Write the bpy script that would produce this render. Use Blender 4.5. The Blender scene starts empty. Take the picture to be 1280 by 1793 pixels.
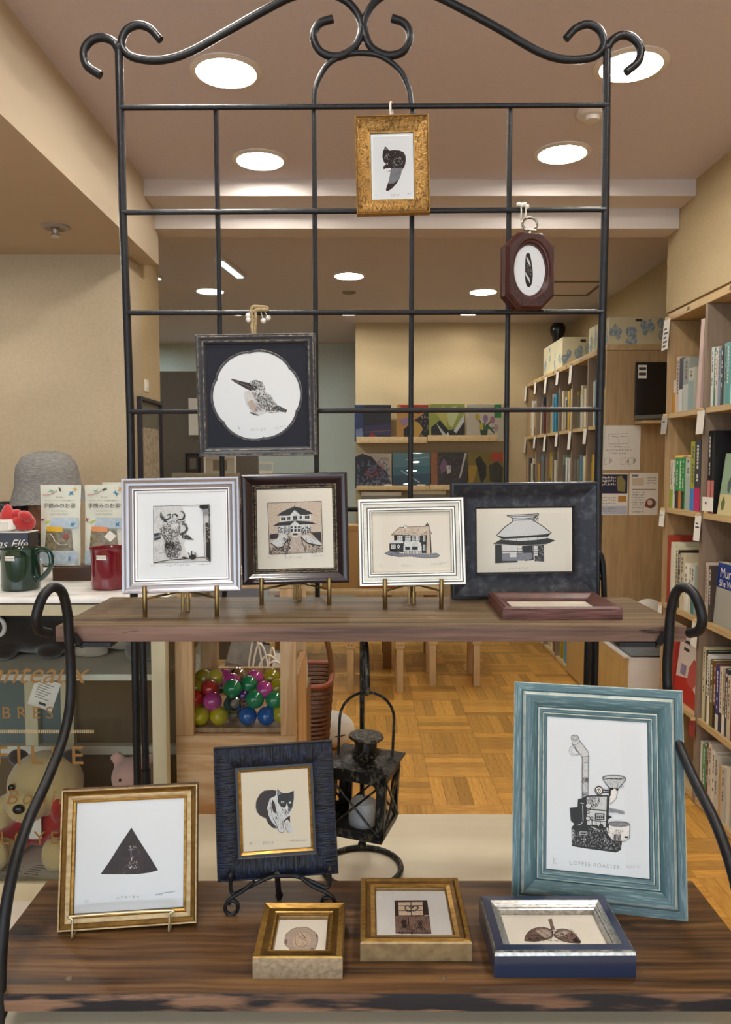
import bpy, bmesh, math, random
import numpy as np
from mathutils import Vector, Matrix
random.seed(11)
scn = bpy.context.scene
COL = scn.collection
R = math.radians
# ------------------------------------------------------------------ camera
F = 1350.0                      # focal length in pixels of a 1280 x 1793 frame
PITCH = math.atan(86 / F)
cam_d = bpy.data.cameras.new('camera')
cam_d.sensor_fit = 'VERTICAL'
cam_d.sensor_height = 36.0
cam_d.lens = 36.0 * F / 1793
cam_d.clip_start = 0.02
cam = bpy.data.objects.new('camera', cam_d)
COL.objects.link(cam)
cam.location = (0, 0, 1.5)
cam.rotation_euler = (math.pi / 2 - PITCH, 0, 0)
scn.camera = cam
# ------------------------------------------------------------------ daylight outside the shop front, exposure
wd = bpy.data.worlds.new('world')
scn.world = wd
wd.use_nodes = True
wd.node_tree.nodes['Background'].inputs['Color'].default_value = (0.78, 0.89, 1.0, 1)
wd.node_tree.nodes['Background'].inputs['Strength'].default_value = 2.7
LAMP = 150.0                     # emission of the ceiling downlights
scn.view_settings.view_transform = 'Standard'
scn.view_settings.look = 'None'
scn.view_settings.exposure = 0.33
scn.view_settings.gamma = 1.0
scn.view_settings.use_curve_mapping = False
scn.cycles.use_denoising = True
scn.cycles.sample_clamp_indirect = 4.0
scn.cycles.caustics_reflective = False

CP, SP = math.cos(PITCH), math.sin(PITCH)


def ray(u, v):
    a = (u - 640) / F
    b = -(v - 896.5) / F
    return a, CP + b * SP, b * CP - SP


def PY(u, v, y):
    """point of the upright plane at distance y"""
    a, dy, dz = ray(u, v)
    return Vector((a / dy * y, y, 1.5 + dz / dy * y))


def PZ(u, v, z):
    """point of the level plane at height z"""
    a, dy, dz = ray(u, v)
    t = (z - 1.5) / dz
    return Vector((a * t, dy * t, z))


def PXX(u, v, x):
    """point of the side plane at x"""
    a, dy, dz = ray(u, v)
    t = x / a
    return Vector((x, dy * t, 1.5 + dz * t))


# ------------------------------------------------------------------ materials
def lin(c):
    if isinstance(c, str):
        c = c.lstrip('#')
        c = [int(c[i:i + 2], 16) / 255 for i in (0, 2, 4)]
        c = [x / 12.92 if x <= 0.04045 else ((x + 0.055) / 1.055) ** 2.4 for x in c]
    return (c[0], c[1], c[2], 1)


MATS = {}


def mat(name, col, rough=0.5, metal=0.0, col2=None, scale=(20, 20, 20), detail=4, lo=0.35, hi=0.65, bump=0.0, bscale=None,
        spec=0.5, coat=0.0, rand=0.0, dist=0.0, sheen=0.0):
    if name in MATS:
        return MATS[name]
    m = bpy.data.materials.new(name)
    m.use_nodes = True
    nt = m.node_tree
    b = nt.nodes['Principled BSDF']
    L = nt.links.new
    b.inputs['Base Color'].default_value = lin(col)
    b.inputs['Roughness'].default_value = rough
    b.inputs['Metallic'].default_value = metal
    b.inputs['Specular IOR Level'].default_value = spec
    b.inputs['Coat Weight'].default_value = coat
    b.inputs['Coat Roughness'].default_value = 0.1
    b.inputs['Sheen Weight'].default_value = sheen
    if col2 is not None or bump or rand:
        tc = nt.nodes.new('ShaderNodeTexCoord')

        def noise(sc, det):
            mp = nt.nodes.new('ShaderNodeMapping')
            mp.inputs['Scale'].default_value = sc if isinstance(sc, (tuple, list)) else (sc, sc, sc)
            L(tc.outputs['Object'], mp.inputs['Vector'])
            n = nt.nodes.new('ShaderNodeTexNoise')
            n.inputs['Scale'].default_value = 1.0
            n.inputs['Detail'].default_value = det
            n.inputs['Distortion'].default_value = dist
            L(mp.outputs['Vector'], n.inputs['Vector'])
            return n
        n = None
        if col2 is not None:
            n = noise(scale, detail)
            mr = nt.nodes.new('ShaderNodeMapRange')
            mr.inputs['From Min'].default_value = lo
            mr.inputs['From Max'].default_value = hi
            L(n.outputs['Fac'], mr.inputs['Value'])
            mx = nt.nodes.new('ShaderNodeMix')
            mx.data_type = 'RGBA'
            mx.inputs['A'].default_value = lin(col)
            mx.inputs['B'].default_value = lin(col2)
            L(mr.outputs['Result'], mx.inputs['Factor'])
            out = mx.outputs['Result']
        else:
            rgb = nt.nodes.new('ShaderNodeRGB')
            rgb.outputs[0].default_value = lin(col)
            out = rgb.outputs[0]
        if rand:
            oi = nt.nodes.new('ShaderNodeObjectInfo')
            ge = nt.nodes.new('ShaderNodeNewGeometry')
            ad = nt.nodes.new('ShaderNodeMath')
            L(oi.outputs['Random'], ad.inputs[0])
            L(ge.outputs['Random Per Island'], ad.inputs[1])
            fr = nt.nodes.new('ShaderNodeMath')
            fr.operation = 'FRACT'
            L(ad.outputs[0], fr.inputs[0])
            m2 = nt.nodes.new('ShaderNodeMapRange')
            m2.inputs['To Min'].default_value = 1 - rand
            m2.inputs['To Max'].default_value = 1 + rand
            L(fr.outputs[0], m2.inputs['Value'])
            hs = nt.nodes.new('ShaderNodeHueSaturation')
            L(m2.outputs['Result'], hs.inputs['Value'])
            L(out, hs.inputs['Color'])
            out = hs.outputs['Color']
        L(out, b.inputs['Base Color'])
        if bump:
            nb = noise(bscale or scale, detail)
            bp = nt.nodes.new('ShaderNodeBump')
            bp.inputs['Strength'].default_value = bump
            bp.inputs['Distance'].default_value = 0.002
            L(nb.outputs['Fac'], bp.inputs['Height'])
            L(bp.outputs['Normal'], b.inputs['Normal'])
    MATS[name] = m
    return m


def plank_mat(name, c1, c2, c3, scale, warp=0.0, wscale=6, bump=0.5, rough=0.55, stain=None, spec=0.35):
    """brushed softwood: long fine bands, soft patches, and dark stains with a shape of their own"""
    m = bpy.data.materials.new(name)
    m.use_nodes = True
    nt = m.node_tree
    L = nt.links.new
    b = nt.nodes['Principled BSDF']
    b.inputs['Roughness'].default_value = rough
    b.inputs['Specular IOR Level'].default_value = spec
    tc = nt.nodes.new('ShaderNodeTexCoord')
    vec = tc.outputs['Object']
    if warp:
        wn = nt.nodes.new('ShaderNodeTexNoise')
        wn.inputs['Scale'].default_value = wscale
        L(vec, wn.inputs['Vector'])
        vm = nt.nodes.new('ShaderNodeVectorMath')
        vm.operation = 'MULTIPLY_ADD'
        vm.inputs[1].default_value = (0, warp, warp * 0.5)
        L(wn.outputs['Color'], vm.inputs[0])
        L(vec, vm.inputs[2])
        vec = vm.outputs[0]
    mp = nt.nodes.new('ShaderNodeMapping')
    mp.inputs['Scale'].default_value = scale
    L(vec, mp.inputs['Vector'])
    n1 = nt.nodes.new('ShaderNodeTexNoise')
    n1.inputs['Scale'].default_value = 1
    n1.inputs['Detail'].default_value = 5
    n1.inputs['Roughness'].default_value = 0.6
    L(mp.outputs[0], n1.inputs['Vector'])
    cr = nt.nodes.new('ShaderNodeValToRGB')
    e = cr.color_ramp.elements
    e[0].position = 0.33
    e[0].color = lin(c1)
    e[1].position = 0.5
    e[1].color = lin(c2)
    e2 = cr.color_ramp.elements.new(0.66)
    e2.color = lin(c3)
    L(n1.outputs['Fac'], cr.inputs['Fac'])
    out = cr.outputs['Color']
    if stain:
        col, ssc, lo, hi = stain
        mp2 = nt.nodes.new('ShaderNodeMapping')
        mp2.inputs['Scale'].default_value = ssc
        L(tc.outputs['Object'], mp2.inputs['Vector'])
        n2 = nt.nodes.new('ShaderNodeTexNoise')
        n2.inputs['Scale'].default_value = 1
        n2.inputs['Detail'].default_value = 4
        L(mp2.outputs[0], n2.inputs['Vector'])
        mr = nt.nodes.new('ShaderNodeMapRange')
        mr.inputs['From Min'].default_value = lo
        mr.inputs['From Max'].default_value = hi
        L(n2.outputs['Fac'], mr.inputs['Value'])
        mx = nt.nodes.new('ShaderNodeMix')
        mx.data_type = 'RGBA'
        L(mr.outputs[0], mx.inputs['Factor'])
        L(out, mx.inputs['A'])
        mx.inputs['B'].default_value = lin(col)
        out = mx.outputs['Result']
    L(out, b.inputs['Base Color'])
    bp = nt.nodes.new('ShaderNodeBump')
    bp.inputs['Strength'].default_value = bump
    bp.inputs['Distance'].default_value = 0.0015
    L(n1.outputs['Fac'], bp.inputs['Height'])
    L(bp.outputs['Normal'], b.inputs['Normal'])
    MATS[name] = m
    return m


def glass_mat(name, tint=(1, 1, 1), ior=1.45, rough=0.0, clear=1.0):
    m = bpy.data.materials.new(name)
    m.use_nodes = True
    nt = m.node_tree
    nt.nodes.clear()
    o = nt.nodes.new('ShaderNodeOutputMaterial')
    t = nt.nodes.new('ShaderNodeBsdfTransparent')
    t.inputs['Color'].default_value = (tint[0] * clear, tint[1] * clear, tint[2] * clear, 1)
    g = nt.nodes.new('ShaderNodeBsdfGlossy')
    g.inputs['Roughness'].default_value = rough
    f = nt.nodes.new('ShaderNodeFresnel')
    f.inputs['IOR'].default_value = ior
    x = nt.nodes.new('ShaderNodeMixShader')
    nt.links.new(f.outputs[0], x.inputs[0])
    nt.links.new(t.outputs[0], x.inputs[1])
    nt.links.new(g.outputs[0], x.inputs[2])
    nt.links.new(x.outputs[0], o.inputs['Surface'])
    MATS[name] = m
    return m


def emit_mat(name, col, s):
    m = bpy.data.materials.new(name)
    m.use_nodes = True
    nt = m.node_tree
    nt.nodes.clear()
    o = nt.nodes.new('ShaderNodeOutputMaterial')
    e = nt.nodes.new('ShaderNodeEmission')
    e.inputs['Color'].default_value = (*col, 1)
    e.inputs['Strength'].default_value = s
    nt.links.new(e.outputs[0], o.inputs['Surface'])
    return m


IRON = mat('black_iron', '#0d0e12', 0.42, 0.0, spec=.35, col2='#17181c', scale=(60, 60, 60), bump=0.35, bscale=(220, 220, 220))
GLASS = glass_mat('picture_glass', ior=1.24)
CLEAR = glass_mat('clear_plastic', ior=1.4, clear=0.94)
CASEGLASS = glass_mat('case_glass', ior=1.3, tint=(0.93, 0.95, 0.92))
WHITEP = mat('white_paper', '#f1f1ef', 0.8)
CREAMP = mat('cream_paper', '#eadfcb', 0.8)
IVORYP = mat('ivory_paper', '#f6efe0', 0.8)
WARMP = mat('warm_paper', '#e6d6b8', 0.8)
INK = mat('ink_black', '#15130f', 0.8, col2='#2b2722', scale=(500, 500, 500))
INKS = mat('ink_soft', '#1b1917', 0.8, col2='#a8a49e', scale=(420, 420, 420), lo=0.5, hi=0.68, detail=6)
INKH = mat('ink_hatch', '#3b3937', 0.8, col2='#dedad4', scale=(520, 300, 380), lo=0.4, hi=0.58, detail=6)
INKG = mat('ink_grey', '#6d6c6d', 0.8, col2='#94939a', scale=(700, 700, 700))
INKL = mat('ink_light', '#cfccc6', 0.8, col2='#e6e3dd', scale=(500, 500, 500))
INKB = mat('ink_brown', '#2a1a15', 0.8, col2='#5c4438', scale=(600, 600, 600), lo=0.55, hi=0.85, detail=6)
INKT = mat('ink_tan', '#a58f80', 0.8, col2='#d5c3b2', scale=(700, 500, 600), lo=0.35, hi=0.65)
INKM = mat('ink_maroon', '#6a4c43', 0.8, col2='#a08577', scale=(800, 500, 600), lo=0.35, hi=0.65)
INKP = mat('plate_tone', '#d8c4ad', 0.8, col2='#c6ad94', scale=(300, 300, 300))
PENCIL = mat('pencil_line', '#b4b2ad', 0.8)
BRASS = mat('antique_brass', '#a2885a', 0.32, 0.9, col2='#7d6740', scale=(80, 80, 30))
BACK = mat('backing_board', '#6b5238', 0.8)


# ------------------------------------------------------------------ mesh builder
class MB:
    def __init__(self):
        self.v, self.f, self.m, self.mats = [], [], [], []

    def mi(self, m):
        if m not in self.mats:
            self.mats.append(m)
        return self.mats.index(m)

    def add(self, vs, fs, m):
        k = len(self.v)
        self.v += [tuple(p) for p in vs]
        i = self.mi(m)
        for q in fs:
            self.f.append([k + a for a in q])
            self.m.append(i)
        return self

    def box(self, x0, x1, y0, y1, z0, z1, m, bev=0.0):
        if bev:
            bm = bmesh.new()
            bmesh.ops.create_cube(bm, size=1)
            for p in bm.verts:
                p.co = ((x0 + x1) / 2 + p.co.x * (x1 - x0), (y0 + y1) / 2 + p.co.y * (y1 - y0), (z0 + z1) / 2 + p.co.z * (z1 - z0))
            bmesh.ops.bevel(bm, geom=list(bm.edges), offset=bev, segments=2, affect='EDGES', profile=0.6)
            bm.verts.index_update()
            self.add([p.co[:] for p in bm.verts], [[p.index for p in q.verts] for q in bm.faces], m)
            bm.free()
            return self
        vs = [(x, y, z) for x in (x0, x1) for y in (y0, y1) for z in (z0, z1)]
        return self.add(vs, [(0, 1, 3, 2), (4, 6, 7, 5), (0, 4, 5, 1), (2, 3, 7, 6), (0, 2, 6, 4), (1, 5, 7, 3)], m)

    def tube(self, path, r, m, n=10, closed=False):
        P = [Vector(p) for p in path]
        N = len(P)
        rr = r if isinstance(r, (list, tuple)) else [r] * N
        T = []
        for i in range(N):
            a = P[(i - 1) % N] if closed or i else P[0]
            b = P[(i + 1) % N] if closed or i < N - 1 else P[-1]
            T.append((b - a).normalized())
        up = Vector((0, 0, 1)) if abs(T[0].z) < 0.9 else Vector((1, 0, 0))
        nx = T[0].cross(up).normalized()
        vs = []
        for i in range(N):
            nx = (nx - T[i] * nx.dot(T[i])).normalized()
            ny = T[i].cross(nx)
            for k in range(n):
                a = 2 * math.pi * k / n
                vs.append(P[i] + (nx * math.cos(a) + ny * math.sin(a)) * rr[i])
        fs = []
        for i in range(N if closed else N - 1):
            j = (i + 1) % N
            for k in range(n):
                fs.append((i * n + k, i * n + (k + 1) % n, j * n + (k + 1) % n, j * n + k))
        if not closed:
            fs.append(tuple(range(n - 1, -1, -1)))
            fs.append(tuple((N - 1) * n + k for k in range(n)))
        return self.add(vs, fs, m)

    def lathe(self, prof, m, n=24, c=(0, 0, 0), sx=1, sy=1):
        vs, fs = [], []
        for (r, z) in prof:
            for k in range(n):
                a = 2 * math.pi * k / n
                vs.append((c[0] + r * math.cos(a) * sx, c[1] + r * math.sin(a) * sy, c[2] + z))
        K = len(prof)
        for i in range(K - 1):
            for k in range(n):
                fs.append((i * n + k, i * n + (k + 1) % n, (i + 1) * n + (k + 1) % n, (i + 1) * n + k))
        if prof[0][0] > 1e-6:
            fs.append(tuple(range(n - 1, -1, -1)))
        if prof[-1][0] > 1e-6:
            fs.append(tuple((K - 1) * n + k for k in range(n)))
        return self.add(vs, fs, m)

    def ball(self, c, r, m, n=12, k=8, rot=None):
        rx, ry, rz = r if isinstance(r, (tuple, list)) else (r, r, r)
        vs, fs = [(0, 0, rz)], []
        for i in range(1, k):
            t = math.pi * i / k
            for j in range(n):
                a = 2 * math.pi * j / n
                vs.append((rx * math.sin(t) * math.cos(a), ry * math.sin(t) * math.sin(a), rz * math.cos(t)))
        vs.append((0, 0, -rz))
        for j in range(n):
            fs.append((0, 1 + j, 1 + (j + 1) % n))
            fs.append((len(vs) - 1, 1 + (k - 2) * n + (j + 1) % n, 1 + (k - 2) * n + j))
        for i in range(k - 2):
            for j in range(n):
                fs.append((1 + i * n + j, 1 + (i + 1) * n + j, 1 + (i + 1) * n + (j + 1) % n, 1 + i * n + (j + 1) % n))
        if rot is not None:
            vs = [rot @ Vector(p) for p in vs]
        return self.add([(p[0] + c[0], p[1] + c[1], p[2] + c[2]) for p in vs], fs, m)

    def prism(self, pts, fn, a, b, m, ms=None):
        """outline pts (2-D) pushed from a to b along the axis that fn maps"""
        n = len(pts)
        self.add([fn(p[0], p[1], a) for p in pts] + [fn(p[0], p[1], b) for p in pts],
                 [tuple(range(n)), tuple(range(2 * n - 1, n - 1, -1))], m)
        k = len(self.v) - 2 * n
        i = self.mi(ms or m)
        for q in range(n):
            self.f.append([k + q, k + (q + 1) % n, k + n + (q + 1) % n, k + n + q])
            self.m.append(i)
        return self

    def xf(self, M):
        self.v = [tuple(M @ Vector(p)) for p in self.v]
        return self

    def mesh(self, name, ang=35, fix=True):
        me = bpy.data.meshes.new(name)
        me.from_pydata(self.v, [], self.f)
        for q in self.mats:
            me.materials.append(q)
        me.polygons.foreach_set('material_index', self.m)
        if fix:
            bm = bmesh.new()
            bm.from_mesh(me)
            bmesh.ops.recalc_face_normals(bm, faces=list(bm.faces))
            bm.to_mesh(me)
            bm.free()
        if ang:
            me.polygons.foreach_set('use_smooth', [True] * len(me.polygons))
            me.update()
            me.set_sharp_from_angle(angle=R(ang))
        me.update()
        return me

    def build(self, name, parent=None, ang=35, fix=True, loc=None):
        o = bpy.data.objects.new(name, self.mesh(name, ang, fix))
        COL.objects.link(o)
        if parent is not None:
            o.parent = parent
        if loc is not None:
            o.location = loc
        return o


def tag(o, label=None, cat=None, group=None, kind=None):
    if label:
        o['label'] = label
    if cat:
        o['category'] = cat
    if group:
        o['group'] = group
    if kind:
        o['kind'] = kind
    return o


def thing(name, label, cat, M=None, group=None):
    o = bpy.data.objects.new(name, None)
    o.empty_display_size = 0.02
    COL.objects.link(o)
    if M is not None:
        if isinstance(M, Matrix):
            o.matrix_world = M
        else:
            o.location = M
    return tag(o, label, cat, group)


def struct(mb, name, ang=0):
    return tag(mb.build(name, ang=ang), kind='structure')


def copy_tree(o, parent=None):
    c = o.copy()
    COL.objects.link(c)
    if parent is not None:
        c.parent = parent
    for ch in list(o.children):
        copy_tree(ch, c)
    return c


def spline(P, k=8, closed=False):
    P = [Vector(p) for p in P]
    n = len(P)
    out = []
    for i in range(n if closed else n - 1):
        p0 = P[(i - 1) % n] if closed or i else P[0] * 2 - P[1]
        p1, p2 = P[i], P[(i + 1) % n]
        p3 = P[(i + 2) % n] if closed or i < n - 2 else P[-1] * 2 - P[-2]
        for j in range(k):
            t = j / k
            out.append(0.5 * (2 * p1 + (p2 - p0) * t + (2 * p0 - 5 * p1 + 4 * p2 - p3) * t * t + (3 * p1 - p0 - 3 * p2 + p3) * t ** 3))
    if not closed:
        out.append(P[-1])
    return out


def frame_matrix(x, y, z, yaw, tilt, roll):
    return (Matrix.Translation((x, y, z)) @ Matrix.Rotation(R(yaw), 4, 'Z') @ Matrix.Rotation(R(-tilt), 4, 'X')
            @ Matrix.Rotation(R(roll), 4, 'Y'))


def flat_matrix(x, y, z, yaw=0):
    return Matrix.Translation((x, y, z)) @ Matrix.Rotation(R(yaw), 4, 'Z') @ Matrix.Rotation(R(-90), 4, 'X')


def text_mesh(txt, size, m, shear=0.0, bold=0.0, spacing=1.0, align='CENTER'):
    cu = bpy.data.curves.new('t', 'FONT')
    cu.body = txt
    cu.size = size
    cu.shear = shear
    cu.offset = bold
    cu.space_character = spacing
    cu.align_x = align
    cu.resolution_u = 3
    ob = bpy.data.objects.new('t', cu)
    COL.objects.link(ob)
    dg = bpy.context.evaluated_depsgraph_get()
    me = bpy.data.meshes.new_from_object(ob.evaluated_get(dg))
    mb = MB()
    mb.add([q.co[:] for q in me.vertices], [list(p.vertices) for p in me.polygons], m)
    bpy.data.objects.remove(ob)
    bpy.data.curves.remove(cu)
    bpy.data.meshes.remove(me)
    return mb


def put_text(name, parent, txt, size, m, M, **kw):
    mb = text_mesh(txt, size, m, **kw)
    mb.xf(M)
    return mb.build(name, parent, ang=0, fix=False)


UP_FRONT = Matrix.Rotation(R(90), 4, 'X')       # text plane facing -y
# facing -x : reading direction runs towards -y
FACE_LEFT = Matrix.Rotation(R(-90), 4, 'Z') @ Matrix.Rotation(R(90), 4, 'X')


def capsule_chain(mb, pts, rad, m, n=10):
    """closed tapered limb along pts with round ends"""
    P = [Vector(p) for p in pts]
    mb.tube(P, rad, m, n)
    for p, r in zip(P, rad):
        mb.ball(p, r * 1.0, m, n, 8)


def fuse(mb, name, parent, vox=0.008, sm=4):
    o = mb.build(name, parent, ang=0)
    a = o.modifiers.new('fuse', 'REMESH')
    a.mode = 'VOXEL'
    a.voxel_size = vox
    a.use_smooth_shade = True
    b = o.modifiers.new('soft', 'SMOOTH')
    b.iterations = sm
    b.factor = 0.5
    return o


# ------------------------------------------------------------------ room
WALLC = mat('wall_paint', '#b8a88d', 0.85, col2='#b2a287', scale=(90, 90, 90), bump=0.12, bscale=(160, 160, 160))
WALLW = mat('wall_paint_warm', '#bda983', 0.85, col2='#b7a37c', scale=(90, 90, 90), bump=0.1, bscale=(160, 160, 160))
CEILC = mat('ceiling_paint', '#d2cad0', 0.9, col2='#cec6cc', scale=(60, 60, 60), bump=0.06, bscale=(200, 200, 200))
BEAMC = mat('beam_paint', '#cfc6bf', 0.85)
RECESS = mat('recess_wall_paint', '#c4cbc2', 0.85, col2='#bec5bc', scale=(60, 60, 60))
PARQ = mat('parquet_oak', '#d3a04d', 0.32, col2='#b98137', scale=(70, 14, 70), lo=0.3, hi=0.7, rand=0.26, bump=0.08, spec=0.5)
PARQ2 = mat('parquet_oak_cross', '#d3a04d', 0.32, col2='#b98137', scale=(14, 70, 70), lo=0.3, hi=0.7, rand=0.26, bump=0.08, spec=0.5)
SUB = mat('floor_joint', '#5a3a18', 0.8)
CH = 2.75                                           # main ceiling height
X0, X1 = -3.2, 1.85

floor = struct(MB().box(X0, X1 + .1, -2.2, 8.35, -0.1, -0.008, SUB), 'floor')
# basket-weave parquet: five strips to a square of 0.3 m
S, NS = 0.3, 5
mx_ = MB().box(0.0006, S - 0.0006, 0.0006, S / NS - 0.0006, -0.012, 0, PARQ2).mesh('parquet_strip', 0)
my_ = MB().box(0.0006, S / NS - 0.0006, 0.0006, S - 0.0006, -0.012, 0, PARQ).mesh('parquet_strip', 0)
strips = []
for i in range(-11, 7):
    for j in range(-8, 28):
        for k in range(NS):
            if (i + j) % 2:
                strips.append((i * S, j * S + k * S / NS, 0))
            else:
                strips.append((i * S + k * S / NS, j * S, 1))
strips = [s for s in strips if X0 < s[0] < 1.8 and s[1] < 8.1]


def in_view(s):
    x, y = s[0] + 0.1, s[1] + 0.1
    return 3.0 < y < 7 and -0.75 < x < 1.5 and abs(x / y) < 0.5


near_strips = sorted([s for s in strips if in_view(s)], key=lambda s: s[0] ** 2 + s[1] ** 2)[:300]
chosen = set(near_strips)
for s in near_strips:
    o = bpy.data.objects.new('parquet_strip', my_ if s[2] else mx_)
    COL.objects.link(o)
    o.parent = floor
    o.location = (s[0], s[1], random.uniform(-0.0005, 0.0003))
rest = MB()
for s in strips:
    if s not in chosen:
        if s[2]:
            rest.box(s[0] + .0006, s[0] + S / NS - .0006, s[1] + .0006, s[1] + S - .0006, -.012, 0, PARQ)
        else:
            rest.box(s[0] + .0006, s[0] + S - .0006, s[1] + .0006, s[1] + S / NS - .0006, -.012, 0, PARQ2)
tag(rest.build('parquet_field', floor, ang=0), kind='stuff')

struct(MB().box(-0.98, X1 + .1, -2.2, 3.49, CH, CH + .2, CEILC).box(X0, X1 + .1, 3.66, 8.35, CH, CH + .2, CEILC), 'ceiling')
struct(MB().box(X0, -0.98, -2.2, 3.72, 2.435, CH + .2, mat('soffit_paint', '#c4b49c', 0.9)), 'ceiling_low')
# stepped beams across the room
struct(MB().box(-0.98, 1.46, 3.49, 3.66, 2.678, CH + .2, BEAMC), 'trim_1')
struct(MB().box(-0.98, 1.458, 3.66, 3.80, 2.587, CH + .2, BEAMC), 'trim_2')
struct(MB().box(X1, X1 + .15, -2.2, 8.35, 0, CH, WALLW), 'wall_right')
struct(MB().box(1.46, X1, -2.2, 3.80, 2.225, CH, WALLW), 'trim_3')
struct(MB().box(X0 - .15, X0, -2.2, 8.35, 0, CH, WALLC), 'wall_left')
struct(MB().box(X0, -1.07, 3.53, 3.72, 0, 2.435, WALLC).box(-1.27, -1.07, 3.72, 4.05, 0, CH, WALLW), 'wall_middle')
struct(MB().box(-1.95, -1.78, 3.36, 3.53, 0, 2.435, WALLW), 'trim_4')
struct(MB().box(X0, -0.09, 8.2, 8.35, 0, CH, RECESS), 'wall_recess')
struct(MB().box(-0.09, X1, 7.0, 8.35, 0, CH, WALLW), 'wall_back')
fw = MB().box(X0, X1, -2.35, -2.2, 2.45, CH + .2, WALLC).box(X0, X1, -2.35, -2.2, 0, .35, WALLC)
for xx in (-3.1, -1.45, 0.2, 1.8):
    fw.box(xx - .05, xx + .05, -2.33, -2.22, .35, 2.45, BEAMC)
struct(fw, 'wall_front')
struct(MB().box(-0.09, 1.44, 6.985, 7.0, 0, .07, BEAMC), 'baseboard_back')

# ------------------------------------------------------------------ ceiling fittings
LAMPM = emit_mat('downlight_glow', (1.0, 0.95, 0.87), LAMP)
LAMPC = emit_mat('downlight_glow_cool', (0.80, 0.96, 1.0), LAMP * 1.7)
TRIMW = mat('white_enamel', '#ded8d0', 0.4)


def downlight(x, y, z, label, r=0.094, em=None):
    t = thing('ceiling_downlight', label, 'ceiling light', (x, y, z), 'round downlights in the ceiling')
    MB().lathe([(r * 1.22, 0), (r * 1.22, -.004), (r * 1.02, -.009), (r, -.006), (r, 0)], TRIMW, 40).build('trim_ring', t)
    MB().lathe([(0, -.003), (r, -.003)], em or LAMPM, 40).build('lamp_disc', t, ang=0)
    return t


dl = [(-0.445, 2.55, 'large round downlight above the iron trellis beside its wavy top rail'),
      (0.835, 2.51, 'large round downlight behind the right scroll hook of the trellis'),
      (-0.435, 3.27, 'round downlight framed in the top row of the trellis grid, near its second upright'),
      (0.795, 3.20, 'round downlight seen just above the red-brown octagonal frame'),
      (-0.11, 5.24, 'far round downlight seen in the middle column of the trellis grid'),
      (0.86, 5.72, 'far round downlight partly hidden by the octagonal frame'),
      (-1.13, 5.70, 'far bluish downlight over the grey exhibition panel'),
      (-1.07, 6.50, 'farthest downlight cut by the bar above the bird frame'),
      (-0.14, 6.50, 'farthest downlight just under the trellis bar in the middle column'),
      (0.86, 6.50, 'farthest downlight under the trellis bar beside the octagonal frame')]
for x, y, l in dl:
    downlight(x, y, CH, l, em=LAMPC if x < -1 else None)
for y, w_ in ((1.83, 'straight above the stand'), (1.1, 'over the front of the stand'), (0.38, 'just in front of the camera place'), (-0.9, 'over the shop entrance')):  # unseen rows carrying the lamp grid forward, added to brighten the stand
    for x, q_ in ((-0.44, 'window-side'), (0.81, 'bookcase-side')):
        downlight(x, y, CH, 'added unseen downlight %s, %s one of its row' % (w_, q_))
for y in (5.2, 7.3):  # hidden pair of lamps added to lift the light in the recess
    downlight(-2.3, y, CH, 'added unseen bluish downlight in the recess %s' % ('before the panel' if y < 6 else 'at its end wall'), em=LAMPC)
downlight(-1.75, 2.75, 2.435, 'added unseen downlight in the low ceiling near the middle wall')  # out of view, added to lighten the lower part of the wall
downlight(-1.6, 1.9, 2.435, 'round downlight in the low ceiling over the toy case')
t = thing('smoke_detector', 'small white round smoke detector on the ceiling above the octagonal frame', 'detector', (0.807, 2.83, CH))
MB().lathe([(.055, 0), (.055, -.012), (.045, -.02), (0, -.02)], TRIMW, 28).build('base', t)
MB().lathe([(.028, -.02), (.026, -.034), (0, -.037)], TRIMW, 24).build('sensor_dome', t)
t = thing('ceiling_sprinkler', 'round recessed sprinkler with chrome nozzle on the low ceiling', 'sprinkler', (-1.229, 3.12, 2.435))
MB().lathe([(.055, 0), (.055, -.006), (.04, -.012), (.03, -.004), (0, -.004)], mat('sprinkler_ring', '#9c938a', 0.35, 0.4), 28).build('ring', t)
MB().lathe([(.016, -.004), (.014, -.03), (.02, -.034), (.02, -.04), (0, -.042)], mat('chrome', '#cfcfcf', 0.2, 0.9), 20).build('nozzle', t)
t = thing('ceiling_speaker', 'tiny round ceiling vent between the far downlights', 'vent', (-0.12, 5.75, CH))
MB().lathe([(.05, 0), (.05, -.006), (.03, -.012), (0, -.012)], mat('vent_grey', '#8d8375', 0.6), 20).build('grille', t)
hm = mat('hatch_rim', '#6f614c', 0.6)
hb = MB()
for a in ((1.28, 1.66, 5.40, 5.425), (1.28, 1.66, 5.835, 5.86), (1.28, 1.30, 5.40, 5.86), (1.64, 1.66, 5.40, 5.86)):
    hb.box(a[0], a[1], a[2], a[3], CH - .006, CH + .01, hm)
tag(hb.build('ceiling_hatch', ang=0), 'square ceiling access hatch with thin dark rim beside the octagonal frame', 'hatch')
for x, y, l in ((-1.42, 5.05, 'slim bluish strip light on the far ceiling next to the wall corner'),
                (-0.86, 5.0, 'slim bluish strip light on the far ceiling above the bird frame')):
    t = thing('strip_light', l, 'ceiling light', Matrix.Translation((x, y, CH)) @ Matrix.Rotation(R(-8), 4, 'Z'))
    MB().box(-.03, .03, -.22, .22, -.022, 0, TRIMW, .004).build('housing', t)
    MB().box(-.022, .022, -.21, .21, -.028, -.022, emit_mat('strip_glow', (.7, .9, 1), 1.4)).build('tube', t, ang=0)

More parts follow.
